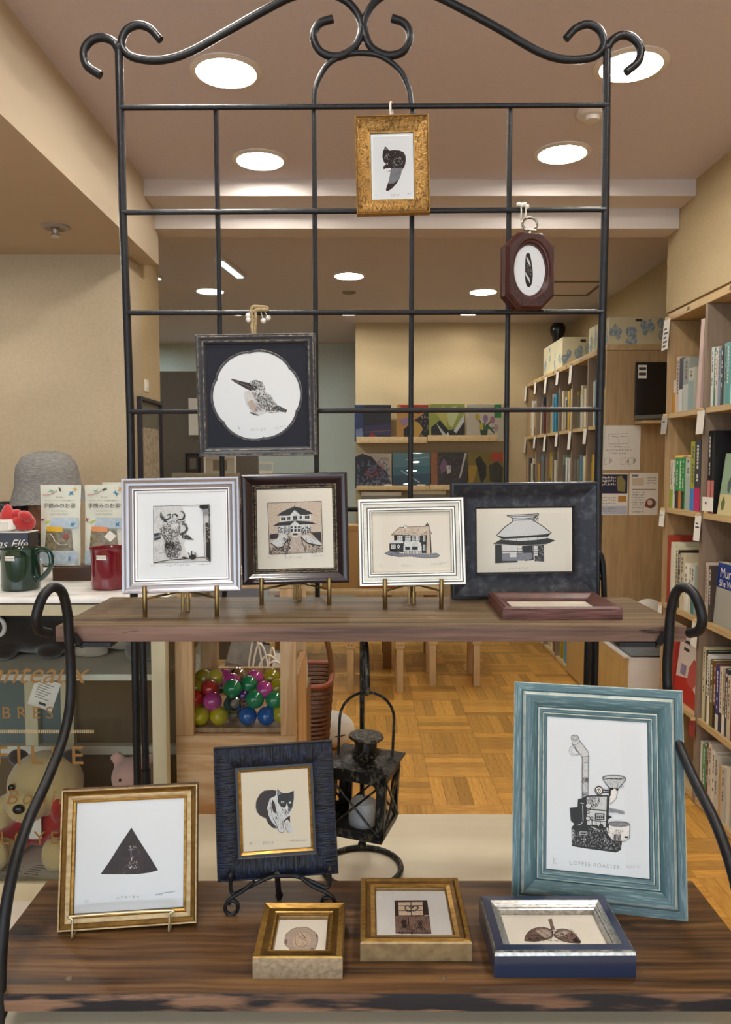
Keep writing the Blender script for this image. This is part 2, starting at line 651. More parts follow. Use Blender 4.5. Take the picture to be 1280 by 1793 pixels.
# ------------------------------------------------------------------ white table, iron stand with two boards
TABLEM = mat('cream_tabletop', '#f1e6cb', 0.45, col2='#eaddbf', scale=(3, 40, 3), lo=0.3, hi=0.8)
tb = thing('display_table', 'cream topped table carrying the iron plant stand and the lantern', 'table', (0, 1.3, 0))
MB().box(-.585, .585, -.46, .414, .672, .70, TABLEM, .004).build('tabletop', tb)
MB().box(-.55, .55, -.42, .38, .60, .672, TABLEM).build('apron', tb)
for sx in (-.54, .50):
    for sy in (-.42, .34):
        MB().box(sx, sx + .04, sy, sy + .04, 0, .60, TABLEM).build('leg', tb)

YT = 1.60                                             # plane of the trellis
st = thing('iron_stand', 'black wrought iron display stand with scrolled trellis back and side arms', 'stand', (0, 0, 0))


def px_path(pts, y, k=6, closed=False):
    return spline([PY(u, v, y) for u, v in pts], k, closed)


PR, BR = .0083, .0053
MB().tube([PY(208, 86, YT), PY(215, 373, YT), PY(222, 548, YT), PY(228, 721, YT), Vector((PY(232, 900, YT).x, YT, .70))], PR, IRON, 12).build('post', st)
MB().tube([PY(1063, 82, YT), PY(1060, 367, YT), PY(1055, 546, YT), PY(1050, 716, YT), Vector((PY(1046, 900, YT).x, YT, .70))], PR, IRON, 12).build('post', st)
for a, b in (((208, 189), (1066, 184)), ((214, 372), (1061, 367)), ((220, 548), (1056, 546)), ((226, 721), (1051, 717)), ((231, 893), (1047, 890))):
    MB().tube([PY(*a, YT - .004), PY(*b, YT - .004)], BR, IRON, 10).build('cross_bar', st)
for (u0, v0), (u1, v1) in (((378, 190), (393, 1050)), ((550, 187), (556, 1050)), ((722, 187), (718, 1048)), ((893, 185), (884, 1046))):
    MB().tube([PY(u0, v0, YT + .004), PY(u1, v1, YT + .004)], BR, IRON, 10).build('upright_bar', st)
SR = .0079
MB().tube(px_path([(208, 90), (199, 74), (180, 66), (160, 71), (147, 90), (152, 115), (176, 132)], YT, 8), PR, IRON, 12).build('scroll_hook', st)
MB().tube(px_path([(1063, 86), (1071, 72), (1088, 62), (1107, 66), (1121, 84), (1118, 107), (1096, 127)], YT, 8), PR, IRON, 12).build('scroll_hook', st)
MB().tube(px_path([(281, 70), (262, 50), (240, 44), (220, 55), (213, 78), (226, 97), (255, 105), (292, 104), (335, 90), (400, 54), (460, 20),
                   (515, -7), (565, -14), (606, 2), (628, 28), (633, 55), (620, 84), (592, 99), (563, 92), (549, 66), (559, 42), (583, 33)], YT, 8),
          SR, IRON, 12).build('scroll_rail', st)
MB().tube(px_path([(991, 68), (1008, 50), (1030, 43), (1050, 53), (1057, 77), (1046, 96), (1020, 104), (980, 103), (938, 88), (873, 50), (810, 16),
                   (755, -10), (700, -18), (664, -3), (643, 24), (638, 52), (650, 83), (678, 97), (706, 90), (718, 64), (708, 41), (686, 32)], YT, 8),
          SR, IRON, 12).build('scroll_rail', st)
MB().tube(px_path([(550, 188), (553, 152), (573, 114), (603, 97), (635, 93), (668, 99), (699, 122), (715, 152), (721, 186)], YT, 8), .0055, IRON, 10).build('arch', st)
MB().ball(PY(636, 47, YT), .009, IRON, 10, 8).build('weld', st)
for u in (209, 1062):
    MB().ball(PY(u, 84, YT), .0105, IRON, 10, 8).build('weld', st)
# rear legs beside the posts
for x0, sg in ((-.462, 1), (.461, -1)):
    g = MB().tube([(x0, 1.575, 1.196), (x0 + .004 * sg, 1.575, .70)], .0075, IRON, 12)
    lg = g.build('rear_leg', st)
    MB().tube([(x0 + .0028 * sg, 1.575, .86), (x0 + .004 * sg, 1.575, .70)], .0096, IRON, 12).build('sleeve', lg)
    MB().box(x0 - .03, x0 + .03, 1.29, 1.58, 1.188, 1.196, IRON).build('shelf_bearer', st)
# side arms: a hook over the upper board, then a sweep down and forward to the lower board
for sg, xo in ((-1, 0.0), (1, 0.012)):
    X = .497
    pth = [(1.245, 1.222), (1.224, 1.232), (1.214, 1.255), (1.222, 1.285), (1.243, 1.298), (1.262, 1.287), (1.272, 1.25), (1.277, 1.205), (1.281, 1.15), (1.272, 1.092),
           (1.237, 1.045), (1.175, 1.006), (1.105, .972), (1.058, .932), (1.028, .885), (1.013, .8385), (1.006, .793), (1.0, .75), (.985, .722), (.965, .712)]
    xs = [.02, .027, .027, .02, .012, .004, 0, 0, 0] + [.001 * i * (1.6 if sg > 0 else .0) for i in range(1, 12)]
    pp = spline([((X + xo + dx) * sg, y, z) for (y, z), dx in zip(pth, xs)], 7)
    MB().tube(pp, .0081, IRON, 12).build('side_arm', st)
    MB().tube([((X + xo - .004) * sg, 1.284, 1.212), ((X + xo - .012) * sg, 1.288, 1.196), ((X + xo - .012) * sg, 1.30, 1.19)], .006, IRON, 8).build('clamp', st)
    MB().tube([((X + xo + (.012 if sg > 0 else 0)) * sg, .995, .74), ((X + xo) * sg, 1.02, .752), ((X + xo) * sg, 1.275, .752)], .0065, IRON, 8).build('lower_bearer', st)
    MB().tube([((X + xo) * sg, 1.262, .752), ((X + xo) * sg, 1.262, .70)], .0075, IRON, 10).build('foot', st)
    MB().tube([((X + xo + (.014 if sg > 0 else 0)) * sg, .975, .715), ((X + xo + (.014 if sg > 0 else 0)) * sg, .975, .70)], .0085, IRON, 10).build('foot', st)
# hook at the far end of the trellis beside the wide black frame
MB().tube(px_path([(1058, 1046), (1056, 992), (1050, 970), (1041, 976)], 1.594), .006, IRON, 10).build('side_hook', st)

UPW = plank_mat('board_grey_brown', '#3a2d1d', '#5f4c34', '#766043', (2.2, 75, 60), bump=0.9, rough=0.5, stain=('#3a2c20', (3, 18, 30), .62, .75))
UPE = plank_mat('board_edge', '#503c33', '#73594d', '#826759', (3, 60, 70), bump=0.5, rough=0.6, stain=('#2c1f1a', (9, 30, 60), .66, .72))
LOW = plank_mat('board_dark_brown', '#2e1e10', '#5e4125', '#7e5d39', (2.0, 60, 50), warp=0.012, wscale=7, bump=0.7, rough=0.42,
                stain=('#1c120c', (5, 14, 20), .60, .72))
LOE = plank_mat('board_edge_burnt', '#5a4030', '#7b5c47', '#8a6a55', (3, 60, 70), bump=0.5, rough=0.6, stain=('#1d1a20', (7, 20, 50), .44, .53))


def board(name, label, x0, x1, y0, y1, z0, z1, top, edge):
    t = thing(name, label, 'shelf board', ((x0 + x1) / 2, (y0 + y1) / 2, z0))
    w, d, h = (x1 - x0) / 2, (y1 - y0) / 2, z1 - z0
    mb = MB().box(-w, w, -d, d, 0, h, edge, .0025)
    o = mb.build('board', t, ang=40)
    me = o.data
    me.materials.append(top)
    for p in me.polygons:
        if p.normal.z > 0.7:
            p.material_index = 1
    return t


board('upper_board', 'brown brushed plank, upper shelf holding four standing frames', -.527, .546, 1.294, 1.5835, 1.196, 1.223, UPW, UPE)
board('lower_board', 'dark brown plank with burnt front edge, lower shelf of the stand', -.548, .562, 1.0, 1.284, .757, .783, LOW, LOE)
nb = mat('nail_head', '#7c705c', 0.4, 0.6)
ub = bpy.data.objects['lower_board']
MB().lathe([(.005, 0), (.004, .0012), (0, .0016)], nb, 14).build('nail', ub, loc=(PZ(121, 1713, .783).x - .007, PZ(121, 1713, .783).y - 1.142, .026))
MB().lathe([(.004, 0), (.003, .0012), (0, .0016)], nb, 14).build('nail', ub, loc=(PZ(777, 1711, .783).x - .007, PZ(777, 1711, .783).y - 1.142, .026))

# ------------------------------------------------------------------ picture frames
def rails(parent, w, h, prof, name='rail'):
    """four mitred mouldings; prof = [(inset, depth, material)...] from the back edge over the face to the rebate"""
    cor = [((-w / 2, 0), (1, 1)), ((w / 2, 0), (-1, 1)), ((w / 2, h), (-1, -1)), ((-w / 2, h), (1, -1))]
    for k in range(4):
        mb = MB()
        (c0, d0), (c1, d1) = cor[k], cor[(k + 1) % 4]
        for (i0, y0, _), (i1, y1, m) in zip(prof[:-1], prof[1:]):
            a0 = (c0[0] + d0[0] * i0, y0, c0[1] + d0[1] * i0)
            a1 = (c0[0] + d0[0] * i1, y1, c0[1] + d0[1] * i1)
            b0 = (c1[0] + d1[0] * i0, y0, c1[1] + d1[1] * i0)
            b1 = (c1[0] + d1[0] * i1, y1, c1[1] + d1[1] * i1)
            mb.add([a0, b0, b1, a1], [(0, 1, 2, 3)], m)
        # back face closes the moulding
        (i0, y0, m0), (i1, y1, m1) = prof[0], prof[-1]
        q = [(c0[0] + d0[0] * i0, y0, c0[1] + d0[1] * i0), (c1[0] + d1[0] * i0, y0, c1[1] + d1[1] * i0),
             (c1[0] + d1[0] * i1, y0, c1[1] + d1[1] * i1), (c0[0] + d0[0] * i1, y0, c0[1] + d0[1] * i1)]
        mb.add(q, [(3, 2, 1, 0)], BACK)
        if y1 < y0:
            mb.add([q[3], q[2], (q[2][0], y1, q[2][2]), (q[3][0], y1, q[3][2])], [(0, 1, 2, 3)], m1)
        # weld shared points so that curved profiles shade softly
        key, nv, mp = {}, [], []
        for p in mb.v:
            kk = tuple(round(c, 6) for c in p)
            if kk not in key:
                key[kk] = len(nv)
                nv.append(p)
            mp.append(key[kk])
        mb.v, mb.f = nv, [[mp[i] for i in f] for f in mb.f]
        fm = [(f, m) for f, m in zip(mb.f, mb.m) if len(set(f)) > 2]
        mb.f, mb.m = [f for f, _ in fm], [m for _, m in fm]
        mb.build(name, parent, ang=28)


def hom(src, dst):
    A, B = [], []
    for (x, y), (u, v) in zip(src, dst):
        A += [[x, y, 1, 0, 0, 0, -u * x, -u * y], [0, 0, 0, x, y, 1, -v * x, -v * y]]
        B += [u, v]
    q = np.append(np.linalg.solve(np.array(A, float), np.array(B, float)), 1).reshape(3, 3)
    return lambda x, y: tuple((lambda r: (r[0] / r[2], r[1] / r[2]))(q @ np.array([x, y, 1.0])))


class Art:
    """flat print: polygons and pen strokes in a drawing frame whose four corners are the picture opening"""

    def __init__(self, corners, rect, y):
        x0, x1, z0, z1 = rect
        self.h = hom(corners, [(x0, z1), (x1, z1), (x1, z0), (x0, z0)])
        self.mb, self.y, self.n = MB(), y, 0

    def _add(self, pts, m):
        self.n += 1
        yy = self.y - 0.00012 - 0.000012 * self.n
        q = [self.h(*p) for p in pts]
        self.mb.add([(a, yy, b) for a, b in q], [tuple(range(len(q)))], m)

    def poly(self, pts, m, smooth=0):
        if smooth:
            pts = [(p.x, p.y) for p in spline([(a, b, 0) for a, b in pts], smooth, True)]
        self._add(pts, m)
        return self

    def rect(self, x0, y0, x1, y1, m):
        return self.poly([(x0, y0), (x1, y0), (x1, y1), (x0, y1)], m)

    def ell(self, cx, cy, rx, ry, m, n=20, rot=0):
        c, s = math.cos(R(rot)), math.sin(R(rot))
        return self.poly([(cx + rx * math.cos(2 * math.pi * k / n) * c - ry * math.sin(2 * math.pi * k / n) * s,
                           cy + rx * math.cos(2 * math.pi * k / n) * s + ry * math.sin(2 * math.pi * k / n) * c) for k in range(n)], m)

    def line(self, pts, wd, m, smooth=0, taper=False):
        if smooth:
            pts = [(p.x, p.y) for p in spline([(a, b, 0) for a, b in pts], smooth)]
        n = len(pts)
        L, Rr = [], []
        for i in range(n):
            a, b = pts[max(i - 1, 0)], pts[min(i + 1, n - 1)]
            dx, dy = b[0] - a[0], b[1] - a[1]
            l = math.hypot(dx, dy) or 1
            ww = wd * (1 - abs(2 * i / (n - 1) - 1) ** 2 * .85 if taper else 1) / 2
            L.append((pts[i][0] - dy / l * ww, pts[i][1] + dx / l * ww))
            Rr.append((pts[i][0] + dy / l * ww, pts[i][1] - dx / l * ww))
        self.n += 1
        yy = self.y - 0.00012 - 0.000012 * self.n
        q = [self.h(*p) for p in L + Rr]
        self.mb.add([(a, yy, b) for a, b in q], [(i, i + 1, n + i + 1, n + i) for i in range(n - 1)], m)
        return self

    def ring(self, cx, cy, rx, ry, wd, m, a0=0, a1=360):
        k = 22
        return self.line([(cx + rx * math.cos(R(a0 + (a1 - a0) * i / k)), cy + ry * math.sin(R(a0 + (a1 - a0) * i / k))) for i in range(k + 1)], wd, m)

    def scrib(self, x0, x1, y, amp, m=None, wd=4, n=None, seed=0):
        rnd = random.Random(seed + int(x0))
        n = n or max(3, int((x1 - x0) / (amp * .9)))
        for i in range(n):
            xa = x0 + (x1 - x0) * (i + .15) / n
            xb = x0 + (x1 - x0) * (i + .8) / n
            self.line([(xa, y + rnd.uniform(-amp, amp) * .6), ((xa + xb) / 2, y + rnd.uniform(-amp, amp)), (xb, y + rnd.uniform(-amp, amp) * .6)], wd, m or PENCIL)
            if rnd.random() > .4:
                self.line([((xa + xb) / 2, y - amp), ((xa + xb) / 2 + rnd.uniform(-4, 4), y + amp * .8)], wd * .8, m or PENCIL)
        return self

    def flecks(self, box, n, m, ln=14, wd=3, seed=1, slope=None):
        rnd = random.Random(seed)
        for _ in range(n):
            x, y = rnd.uniform(box[0], box[2]), rnd.uniform(box[1], box[3])
            a = slope if slope is not None else rnd.uniform(0, 3.14)
            a += rnd.uniform(-.25, .25)
            self.line([(x, y), (x + ln * math.cos(a), y + ln * math.sin(a))], wd, m)
        return self

    def build(self, parent):
        return self.mb.build('print', parent, ang=0, fix=False)


def picture(name, label, M, w, h, prof, rb, paper, art=None, corners=None, group=None, glass=True, ext=0.0):
    """a framed picture: rails, backing, paper, print, glass. rb = how deep the paper sits"""
    t = thing(name, label, 'picture frame', M, group)
    rails(t, w, h, prof)
    mi = prof[-1][0]
    D = prof[0][1]
    x0, x1, z0, z1 = -w / 2 + mi, w / 2 - mi, mi, h - mi
    MB().box(x0 - .002, x1 + .002, rb + .0012, D - .001, z0 - .002, z1 + .002, BACK).build('backing', t, ang=0)
    MB().box(x0 - .001, x1 + .001, rb, rb + .0011, z0 - .001, z1 + .001, paper).build('paper', t, ang=0)
    if art:
        a = Art(corners, (x0, x1, z0, z1), rb)
        art(a)
        a.build(t)
    if glass:
        MB().add([(x0, rb - .0035, z0), (x1, rb - .0035, z0), (x1, rb - .0035, z1), (x0, rb - .0035, z1)], [(0, 1, 2, 3)], GLASS).build('glass', t, ang=0, fix=False)
    return t


def strut(t, w, h, D, tilt, drop=0.0):
    """back leg that holds a standing frame"""
    pass


# --- gold squirrel frame hung from the top bar
GOLD = mat('old_gold', '#9c7740', 0.36, 0.75, col2='#57401f', scale=(110, 110, 80), lo=.45, hi=.66, bump=0.9, bscale=(170, 170, 170), dist=1.5)
GOLDB = mat('gold_rim', '#b48d4b', 0.4, 0.6, col2='#8d6a33', scale=(90, 90, 90))
DGOLD = mat('dark_gold', '#5e451f', 0.5, 0.4)


def art_squirrel(a):
    a.poly([(478, 700), (485, 650), (492, 610), (505, 600), (515, 556), (545, 580), (575, 615), (640, 608), (720, 612), (775, 635), (800, 680), (805, 740), (795, 800), (770, 850),
            (745, 890), (735, 940), (710, 1000), (670, 1060), (620, 1115), (570, 1150), (535, 1160), (525, 1140), (540, 1090), (565, 1030), (580, 960), (590, 900), (600, 850),
            (560, 855), (525, 858), (495, 870), (490, 830), (515, 812), (530, 800), (500, 770)], INKB)
    a.poly([(610, 850), (765, 855), (742, 892), (733, 940), (706, 1000), (640, 1050), (580, 1060), (562, 1040), (582, 960), (592, 900)], INKG)
    a.poly([(640, 720), (720, 700), (770, 730), (760, 800), (640, 830), (610, 790)], INKS)
    a.poly([(520, 660), (560, 650), (590, 700), (570, 750), (540, 740)], INKS)
    a.poly([(520, 575), (548, 600), (530, 615)], INKG)
    a.ell(530, 712, 13, 15, INK)
    a.ring(530, 712, 17, 19, 5, INKL)
    a.line([(530, 790), (548, 782), (552, 796), (540, 806)], 6, WHITEP, 3)
    a.line([(535, 890), (590, 892)], 16, INKG, taper=True)
    a.line([(560, 905), (592, 880)], 10, INKG)
    a.flecks((600, 620, 790, 840), 60, INKS, 22, 4, 3, 1.2)
    a.scrib(360, 400, 1215, 14, n=2)
    a.scrib(590, 715, 1215, 20, n=6)
    a.scrib(810, 885, 1190, 14, n=4)


m_ = .031
picture('framed_picture', 'gold leaf frame with a squirrel print hung on the top bar of the trellis',
        frame_matrix(.0559, 1.567, 1.9957, -.27, -2.0, -1.45), .1462, .1878,
        [(0, .022, GOLDB), (0, .002, GOLDB), (.0025, 0, GOLDB), (.004, .001, DGOLD), (.007, .0035, GOLD), (.018, .006, GOLD), (.027, .0115, GOLD), (m_ - .001, .0125, GOLDB), (m_, .016, DGOLD)],
        .0155, WHITEP, art_squirrel, [(315, 400), (905, 375), (915, 1255), (335, 1275)])
STR = mat('cotton_string', '#d9d3c2', 0.8)
p0 = PY(686, 187, 1.594)
tag(MB().tube(spline([p0 + Vector((-.002, -.006, -.03)), p0 + Vector((-.003, -.0075, 0)), p0 + Vector((-.001, 0, .0085)), p0 + Vector((.001, .0085, 0)), p0 + Vector((.002, .002, -.03))], 6), .0022, STR, 8)
    .build('hanging_string'), 'short white string loop tied over the bar above the squirrel frame', 'string')

# --- octagonal red-brown frame with an oval opening
MAHO = mat('red_brown_wood', '#3a1412', 0.4, 0.0, col2='#280c0b', scale=(60, 60, 12), bump=0.6, bscale=(260, 260, 160), coat=.3)
MAHG = mat('red_brown_wood_smooth', '#3b1411', 0.34, coat=.15)


def art_bread_oval(a):
    a.poly([(552, 960), (556, 880), (568, 810), (600, 787), (630, 805), (655, 900), (672, 1000), (684, 1100), (683, 1200), (665, 1300), (625, 1346), (585, 1325), (560, 1250), (548, 1110)], INK, 3)
    a.poly([(553, 1030), (600, 960), (652, 1010), (672, 1130), (640, 1160), (590, 1100), (556, 1075)], INKS)
    a.poly([(570, 848), (600, 880), (635, 945), (648, 1012), (610, 965), (580, 905)], INKL, 3)
    a.poly([(553, 1098), (590, 1150), (628, 1205), (642, 1285), (602, 1225), (566, 1165)], INKL, 3)
    a.scrib(740, 810, 1330, 12, n=3)


Mo = frame_matrix(PY(932, 540, 1.55).x, 1.558, PY(925, 540, 1.55).z + .001, 12, -1, -.6)
oc = thing('oval_picture', 'octagonal red-brown wooden frame with an oval bread print hung by a ring', 'picture frame', Mo)
ow, oh, ch_, oD = .1035, .150, .026, .036
n = 64
ecx, ecz, erx, erz = 0, oh / 2 + .002, .0335, .049


def octp(a, s=1.0, inset=0.0):
    """point of the octagon outline seen from its centre at angle a"""
    dx, dz = math.cos(a), math.sin(a)
    hw, hh = ow / 2 - inset, oh / 2 - inset
    t = min(hw / abs(dx) if abs(dx) > 1e-9 else 9, hh / abs(dz) if abs(dz) > 1e-9 else 9)
    c = hw + hh - ch_
    t = min(t, c / (abs(dx) + abs(dz)))
    return dx * t, oh / 2 + dz * t


angs = sorted(set([2 * math.pi * k / n for k in range(n)] + [sx * math.atan2(a, b) + o for sx in (1, -1) for o in (0, math.pi)
                                                           for a, b in ((oh / 2 - ch_, ow / 2), (oh / 2, ow / 2 - ch_))]))
angs = sorted(set(round(a % (2 * math.pi), 6) for a in angs))
rings = []
for kind, v1, y in (('o', 0, oD), ('o', .002, oD - .004), ('o', .0005, oD - .009), ('o', .0005, .012), ('o', .003, .009), ('o', .002, .004), ('o', .005, 0), ('e', 1.22, 0), ('e', 1.16, .003), ('e', 1.10, .0035),
                    ('e', 1.03, .007), ('e', 1.0, .012)):
    rg = []
    for a in angs:
        if kind == 'o':
            x, z = octp(a, inset=v1)
        else:
            x, z = ecx + erx * v1 * math.cos(a), ecz + erz * v1 * math.sin(a)
        rg.append((x, y, z))
    rings.append(rg)
mb = MB()
N_ = len(angs)
for i in range(len(rings) - 1):
    m = MAHO if i in (6,) else MAHG
    mb.add(rings[i] + rings[i + 1], [(k, (k + 1) % N_, N_ + (k + 1) % N_, N_ + k) for k in range(N_)], m)
mb.build('moulding', oc, ang=30)
MB().prism([octp(a, inset=.004) for a in angs], lambda x, z, y: (x, y, z), oD - .002, oD - .001, BACK).build('backing', oc, ang=0)
MB().prism([(ecx + erx * 1.05 * math.cos(a), ecz + erz * 1.05 * math.sin(a)) for a in angs], lambda x, z, y: (x, y, z), .012, .013, WHITEP).build('paper', oc, ang=0)
a_ = Art([(355, 1075), (625, 660), (895, 1075), (625, 1480)], (0, 1, 0, 1), .012)
a_.h = hom([(355, 1075), (625, 660), (895, 1075), (625, 1480)], [(-erx, ecz), (0, ecz + erz), (erx, ecz), (0, ecz - erz)])
art_bread_oval(a_)
a_.build(oc)
MB().add([(ecx + erx * math.cos(a), .009, ecz + erz * math.sin(a)) for a in angs], [tuple(range(N_))], GLASS).build('glass', oc, ang=0, fix=False)
SILV = mat('dull_silver', '#9d9686', 0.3, 0.9, col2='#5f594c', scale=(200, 200, 200))
MB().lathe([(.004, 0), (.003, .004), (.0045, .006), (0, .008)], SILV, 14, c=(0, .012, oh - .001)).build('ring_post', oc)
rr = [(.0155 * math.cos(R(a)), .012, oh + .018 + .0125 * math.sin(R(a))) for a in range(-60, 241, 10)]
MB().tube([(p[0], p[1], p[2] - .001) for p in rr], .0024, SILV, 8).tube([(-.0125, .012, oh + .006), (.0125, .012, oh + .006)], .0026, SILV, 8).build('hanging_ring', oc)
p0 = PY(915, 369, 1.594)
ob = thing('bead_loop', 'clear bead loop holding the octagonal frame on the second trellis bar', 'bead loop', p0)
BEAD = mat('glass_bead', '#dcdad0', 0.08, 0.0, spec=1.0, coat=1)
for dx in (-.004, .005):
    MB().tube(spline([(dx, -.006, -.022), (dx, -.0075, 0), (dx, 0, .008), (dx, .0085, 0), (dx, .002, -.015)], 5), .0014, STR, 8).build('cord', ob)
for q in ((-.009, -.004, .011), (.003, -.004, .011), (-.003, -.007, .009), (.008, -.006, .006)):
    MB().ball(q, .0048, BEAD, 12, 8).build('bead', ob)

# --- square black frame with a scalloped mat and a small bird
BLK = mat('charcoal_paint', '#2b2c31', 0.45, col2='#3a3b40', scale=(40, 40, 200))
RUB = mat('rubbed_edge', '#8d8676', 0.5, col2='#38373a', scale=(120, 120, 120), lo=.35, hi=.6)
NAVYM = mat('navy_mat_board', '#171b27', 0.85)


def art_bird(a):
    a.poly([(520, 850), (590, 850), (650, 855), (715, 850), (770, 890), (820, 950), (850, 990), (900, 1020), (945, 1045), (940, 1075), (880, 1070), (800, 1080), (740, 1070), (690, 1095), (640, 1105), (600, 1080), (560, 1030), (530, 970), (515, 900)], INKL)
    a.poly([(545, 960), (600, 940), (640, 1010), (660, 1060), (620, 1070), (575, 1030)], INKT)
    a.poly([(590, 870), (640, 868), (720, 860), (785, 920), (850, 1000), (945, 1045), (935, 1070), (860, 1062), (800, 1078), (740, 1062), (670, 1000), (620, 930)], INKH)
    a.poly([(800, 1020), (860, 1000), (945, 1045), (935, 1070), (840, 1050)], INKS)
    a.poly([(565, 770), (590, 748), (640, 740), (690, 762), (718, 800), (728, 845), (700, 885), (650, 862), (600, 850), (575, 820)], INKH, 3)
    a.poly([(378, 728), (400, 727), (480, 750), (568, 770), (592, 805), (588, 852), (540, 832), (470, 790), (410, 755)], INKB)
    a.line([(385, 735), (480, 772), (585, 815)], 4, INKG)
    a.poly([(590, 790), (640, 800), (650, 830), (600, 845)], INKS)
    a.poly([(640, 830), (700, 850), (720, 880), (650, 862)], INKL)
    a.ell(613, 822, 17, 15, INK)
    a.ell(617, 817, 4, 4, WHITEP)
    a.flecks((620, 880, 800, 1040), 90, INK, 20, 3, 5, .8)
    a.flecks((580, 750, 710, 840), 50, INK, 12, 3, 7, .5)
    a.line([(575, 1065), (620, 1090), (665, 1095)], 7, INK)
    a.line([(585, 1080), (640, 1085)], 5, INK)
    a.line([(600, 1062), (640, 1100)], 5, INKG)
    a.scrib(455, 475, 1220, 18, n=2)
    a.scrib(575, 735, 1240, 14, n=6, wd=3)
    a.scrib(810, 880, 1225, 12, n=4, wd=3)
    a.line([(870, 1222), (925, 1200)], 3, PENCIL)


w, h = .2399, .2441
mB = .019
tB = picture('framed_picture', 'square charcoal frame with a scalloped navy mat and a bird print hung by twine',
             frame_matrix(-.2176, 1.567, 1.5137, .33, -1.16, -.91), w, h,
             [(0, .022, BLK), (0, .002, BLK), (.0012, 0, RUB), (.003, .0012, BLK), (.005, .0005, RUB), (.0065, .001, BLK), (.0105, .004, BLK), (.0125, .0035, BLK), (.0145, .0045, RUB), (.0165, .006, BLK), (mB, .010, BLK)],
             .0125, WHITEP, art_bird, [(125, 375), (1140, 375), (1150, 1405), (165, 1415)])
for c_ in tB.children:
    if c_.name.startswith('glass'):
        c_.location.y = .0027          # the pane lies behind the mat board
# scalloped mat board with a bevelled, gilded opening
cx, cz, rad = -.0015, h / 2 + .0005, .0885


def scal(a, k=1.0):
    b = a % (math.pi / 3) / (math.pi / 3)
    q = abs(math.sin(3 * (a - R(38)))) ** .45
    return rad * k * (.950 + .05 * q)


NA = 360
A_ = [2 * math.pi * i / NA for i in range(NA)]
inn = [(cx + scal(a) * math.cos(a), cz + scal(a) * math.sin(a)) for a in A_]
mid = [(cx + scal(a, 1.035) * math.cos(a), cz + scal(a, 1.035) * math.sin(a)) for a in A_]
mid2 = [(cx + scal(a, 1.05) * math.cos(a), cz + scal(a, 1.05) * math.sin(a)) for a in A_]
out = []
for a in A_:
    dx, dz = math.cos(a), math.sin(a)
    hx, hz = w / 2 - mB, h / 2 - mB
    k = min(hx / max(abs(dx), 1e-9), hz / max(abs(dz), 1e-9))
    out.append((dx * k, h / 2 + dz * k))
mb = MB()
for ra, ya, rb_, yb, m in ((out, .0105, mid2, .0105, NAVYM), (mid2, .0105, mid, .0100, RUB), (mid, .0100, inn, .0108, BLK), (inn, .0108, inn, .0124, RUB)):
    mb.add([(p[0], ya, p[1]) for p in ra] + [(p[0], yb, p[1]) for p in rb_], [(k, (k + 1) % NA, NA + (k + 1) % NA, NA + k) for k in range(NA)], m)
mb.build('scalloped_mat', tB, ang=30)
TWN = mat('jute_twine', '#b7a27c', 0.9, col2='#8f7a55', scale=(400, 400, 200))
p0 = PY(448, 547, 1.594)
tw = thing('jute_tie', 'knotted jute twine with glass beads on the bar above the bird frame', 'twine tie', p0)
MB().tube([(-.006 + .0012 * math.cos(i), -.008, -.045 + i * .0045) for i in range(11)], .0034, TWN, 8).tube([(-.001, -.008, -.045), (.001, -.009, -.01), (.0, -.0085, .004)], .003, TWN, 8).build('cord', tw)
MB().tube(spline([(-.008, -.007, -.002), (-.006, -.004, .010), (.004, -.004, .011), (.012, -.006, .010), (.022, -.006, .009), (.024, -.008, .004), (.008, -.0085, .004), (-.004, -.009, .0)], 5), .0036, TWN, 8).build('knot', tw)
MB().tube(spline([(.0, .001, .008), (.0, .0085, 0), (.0, .001, -.008)], 5), .003, TWN, 8).build('loop', tw)
for q in ((-.015, -.006, -.008), (-.014, -.006, -.016), (.016, -.006, -.018), (.026, -.006, -.012)):
    MB().ball(q, .0058, BEAD, 12, 8).build('bead', tw)
    MB().tube([(q[0], q[1], q[2]), (q[0] * .6, -.006, .006)], .0007, STR, 6).build('thread', tw)

# --- easels on the upper board
def brass_easel(label, x, y, zb, yaw, halfw, lean, grp='brass mini easels on the upper board'):
    """two front pegs, two arms and a double back leg; zb = height of the frame's lower edge above the board"""
    t = thing('mini_easel', label, 'easel', Matrix.Translation((x, y, 1.223)) @ Matrix.Rotation(R(yaw), 4, 'Z'), grp)
    for s in (-1, 1):
        MB().lathe([(.0037, 0), (.0043, .001), (.0043, zb + .012), (.0037, zb + .0135), (0, zb + .0135)], BRASS, 14, c=(s * halfw, -.0085, 0)).build('peg', t)
        MB().tube([(s * halfw, -.0085, zb - .0095), (s * .008, .034, zb - .0035)], .0023, BRASS, 8).build('arm', t)
        MB().tube([(s * .0045, .036, .003 if s < 0 else .001), (s * .0045, .040, zb + .05)], .0032, BRASS, 10).build('back_leg', t)
    MB().tube([(.0045, .036, .001), (.0045, .0375, .025)], .0042, BRASS, 10).build('sleeve', t)
    MB().box(-.012, .012, .033, .042, zb - .008, zb - .001, BRASS, .001).build('joint', t)
    MB().tube([(0, .040, zb + .045), (0, .085, .002)], .002, BRASS, 8).build('prop', t)
    return t


SLV = mat('satin_silver', '#a3a1a6', 0.3, 0.7)
SLW = mat('silver_white', '#f0eff0', 0.4, 0.1)
BLN = mat('black_line', '#1d1c22', 0.5)


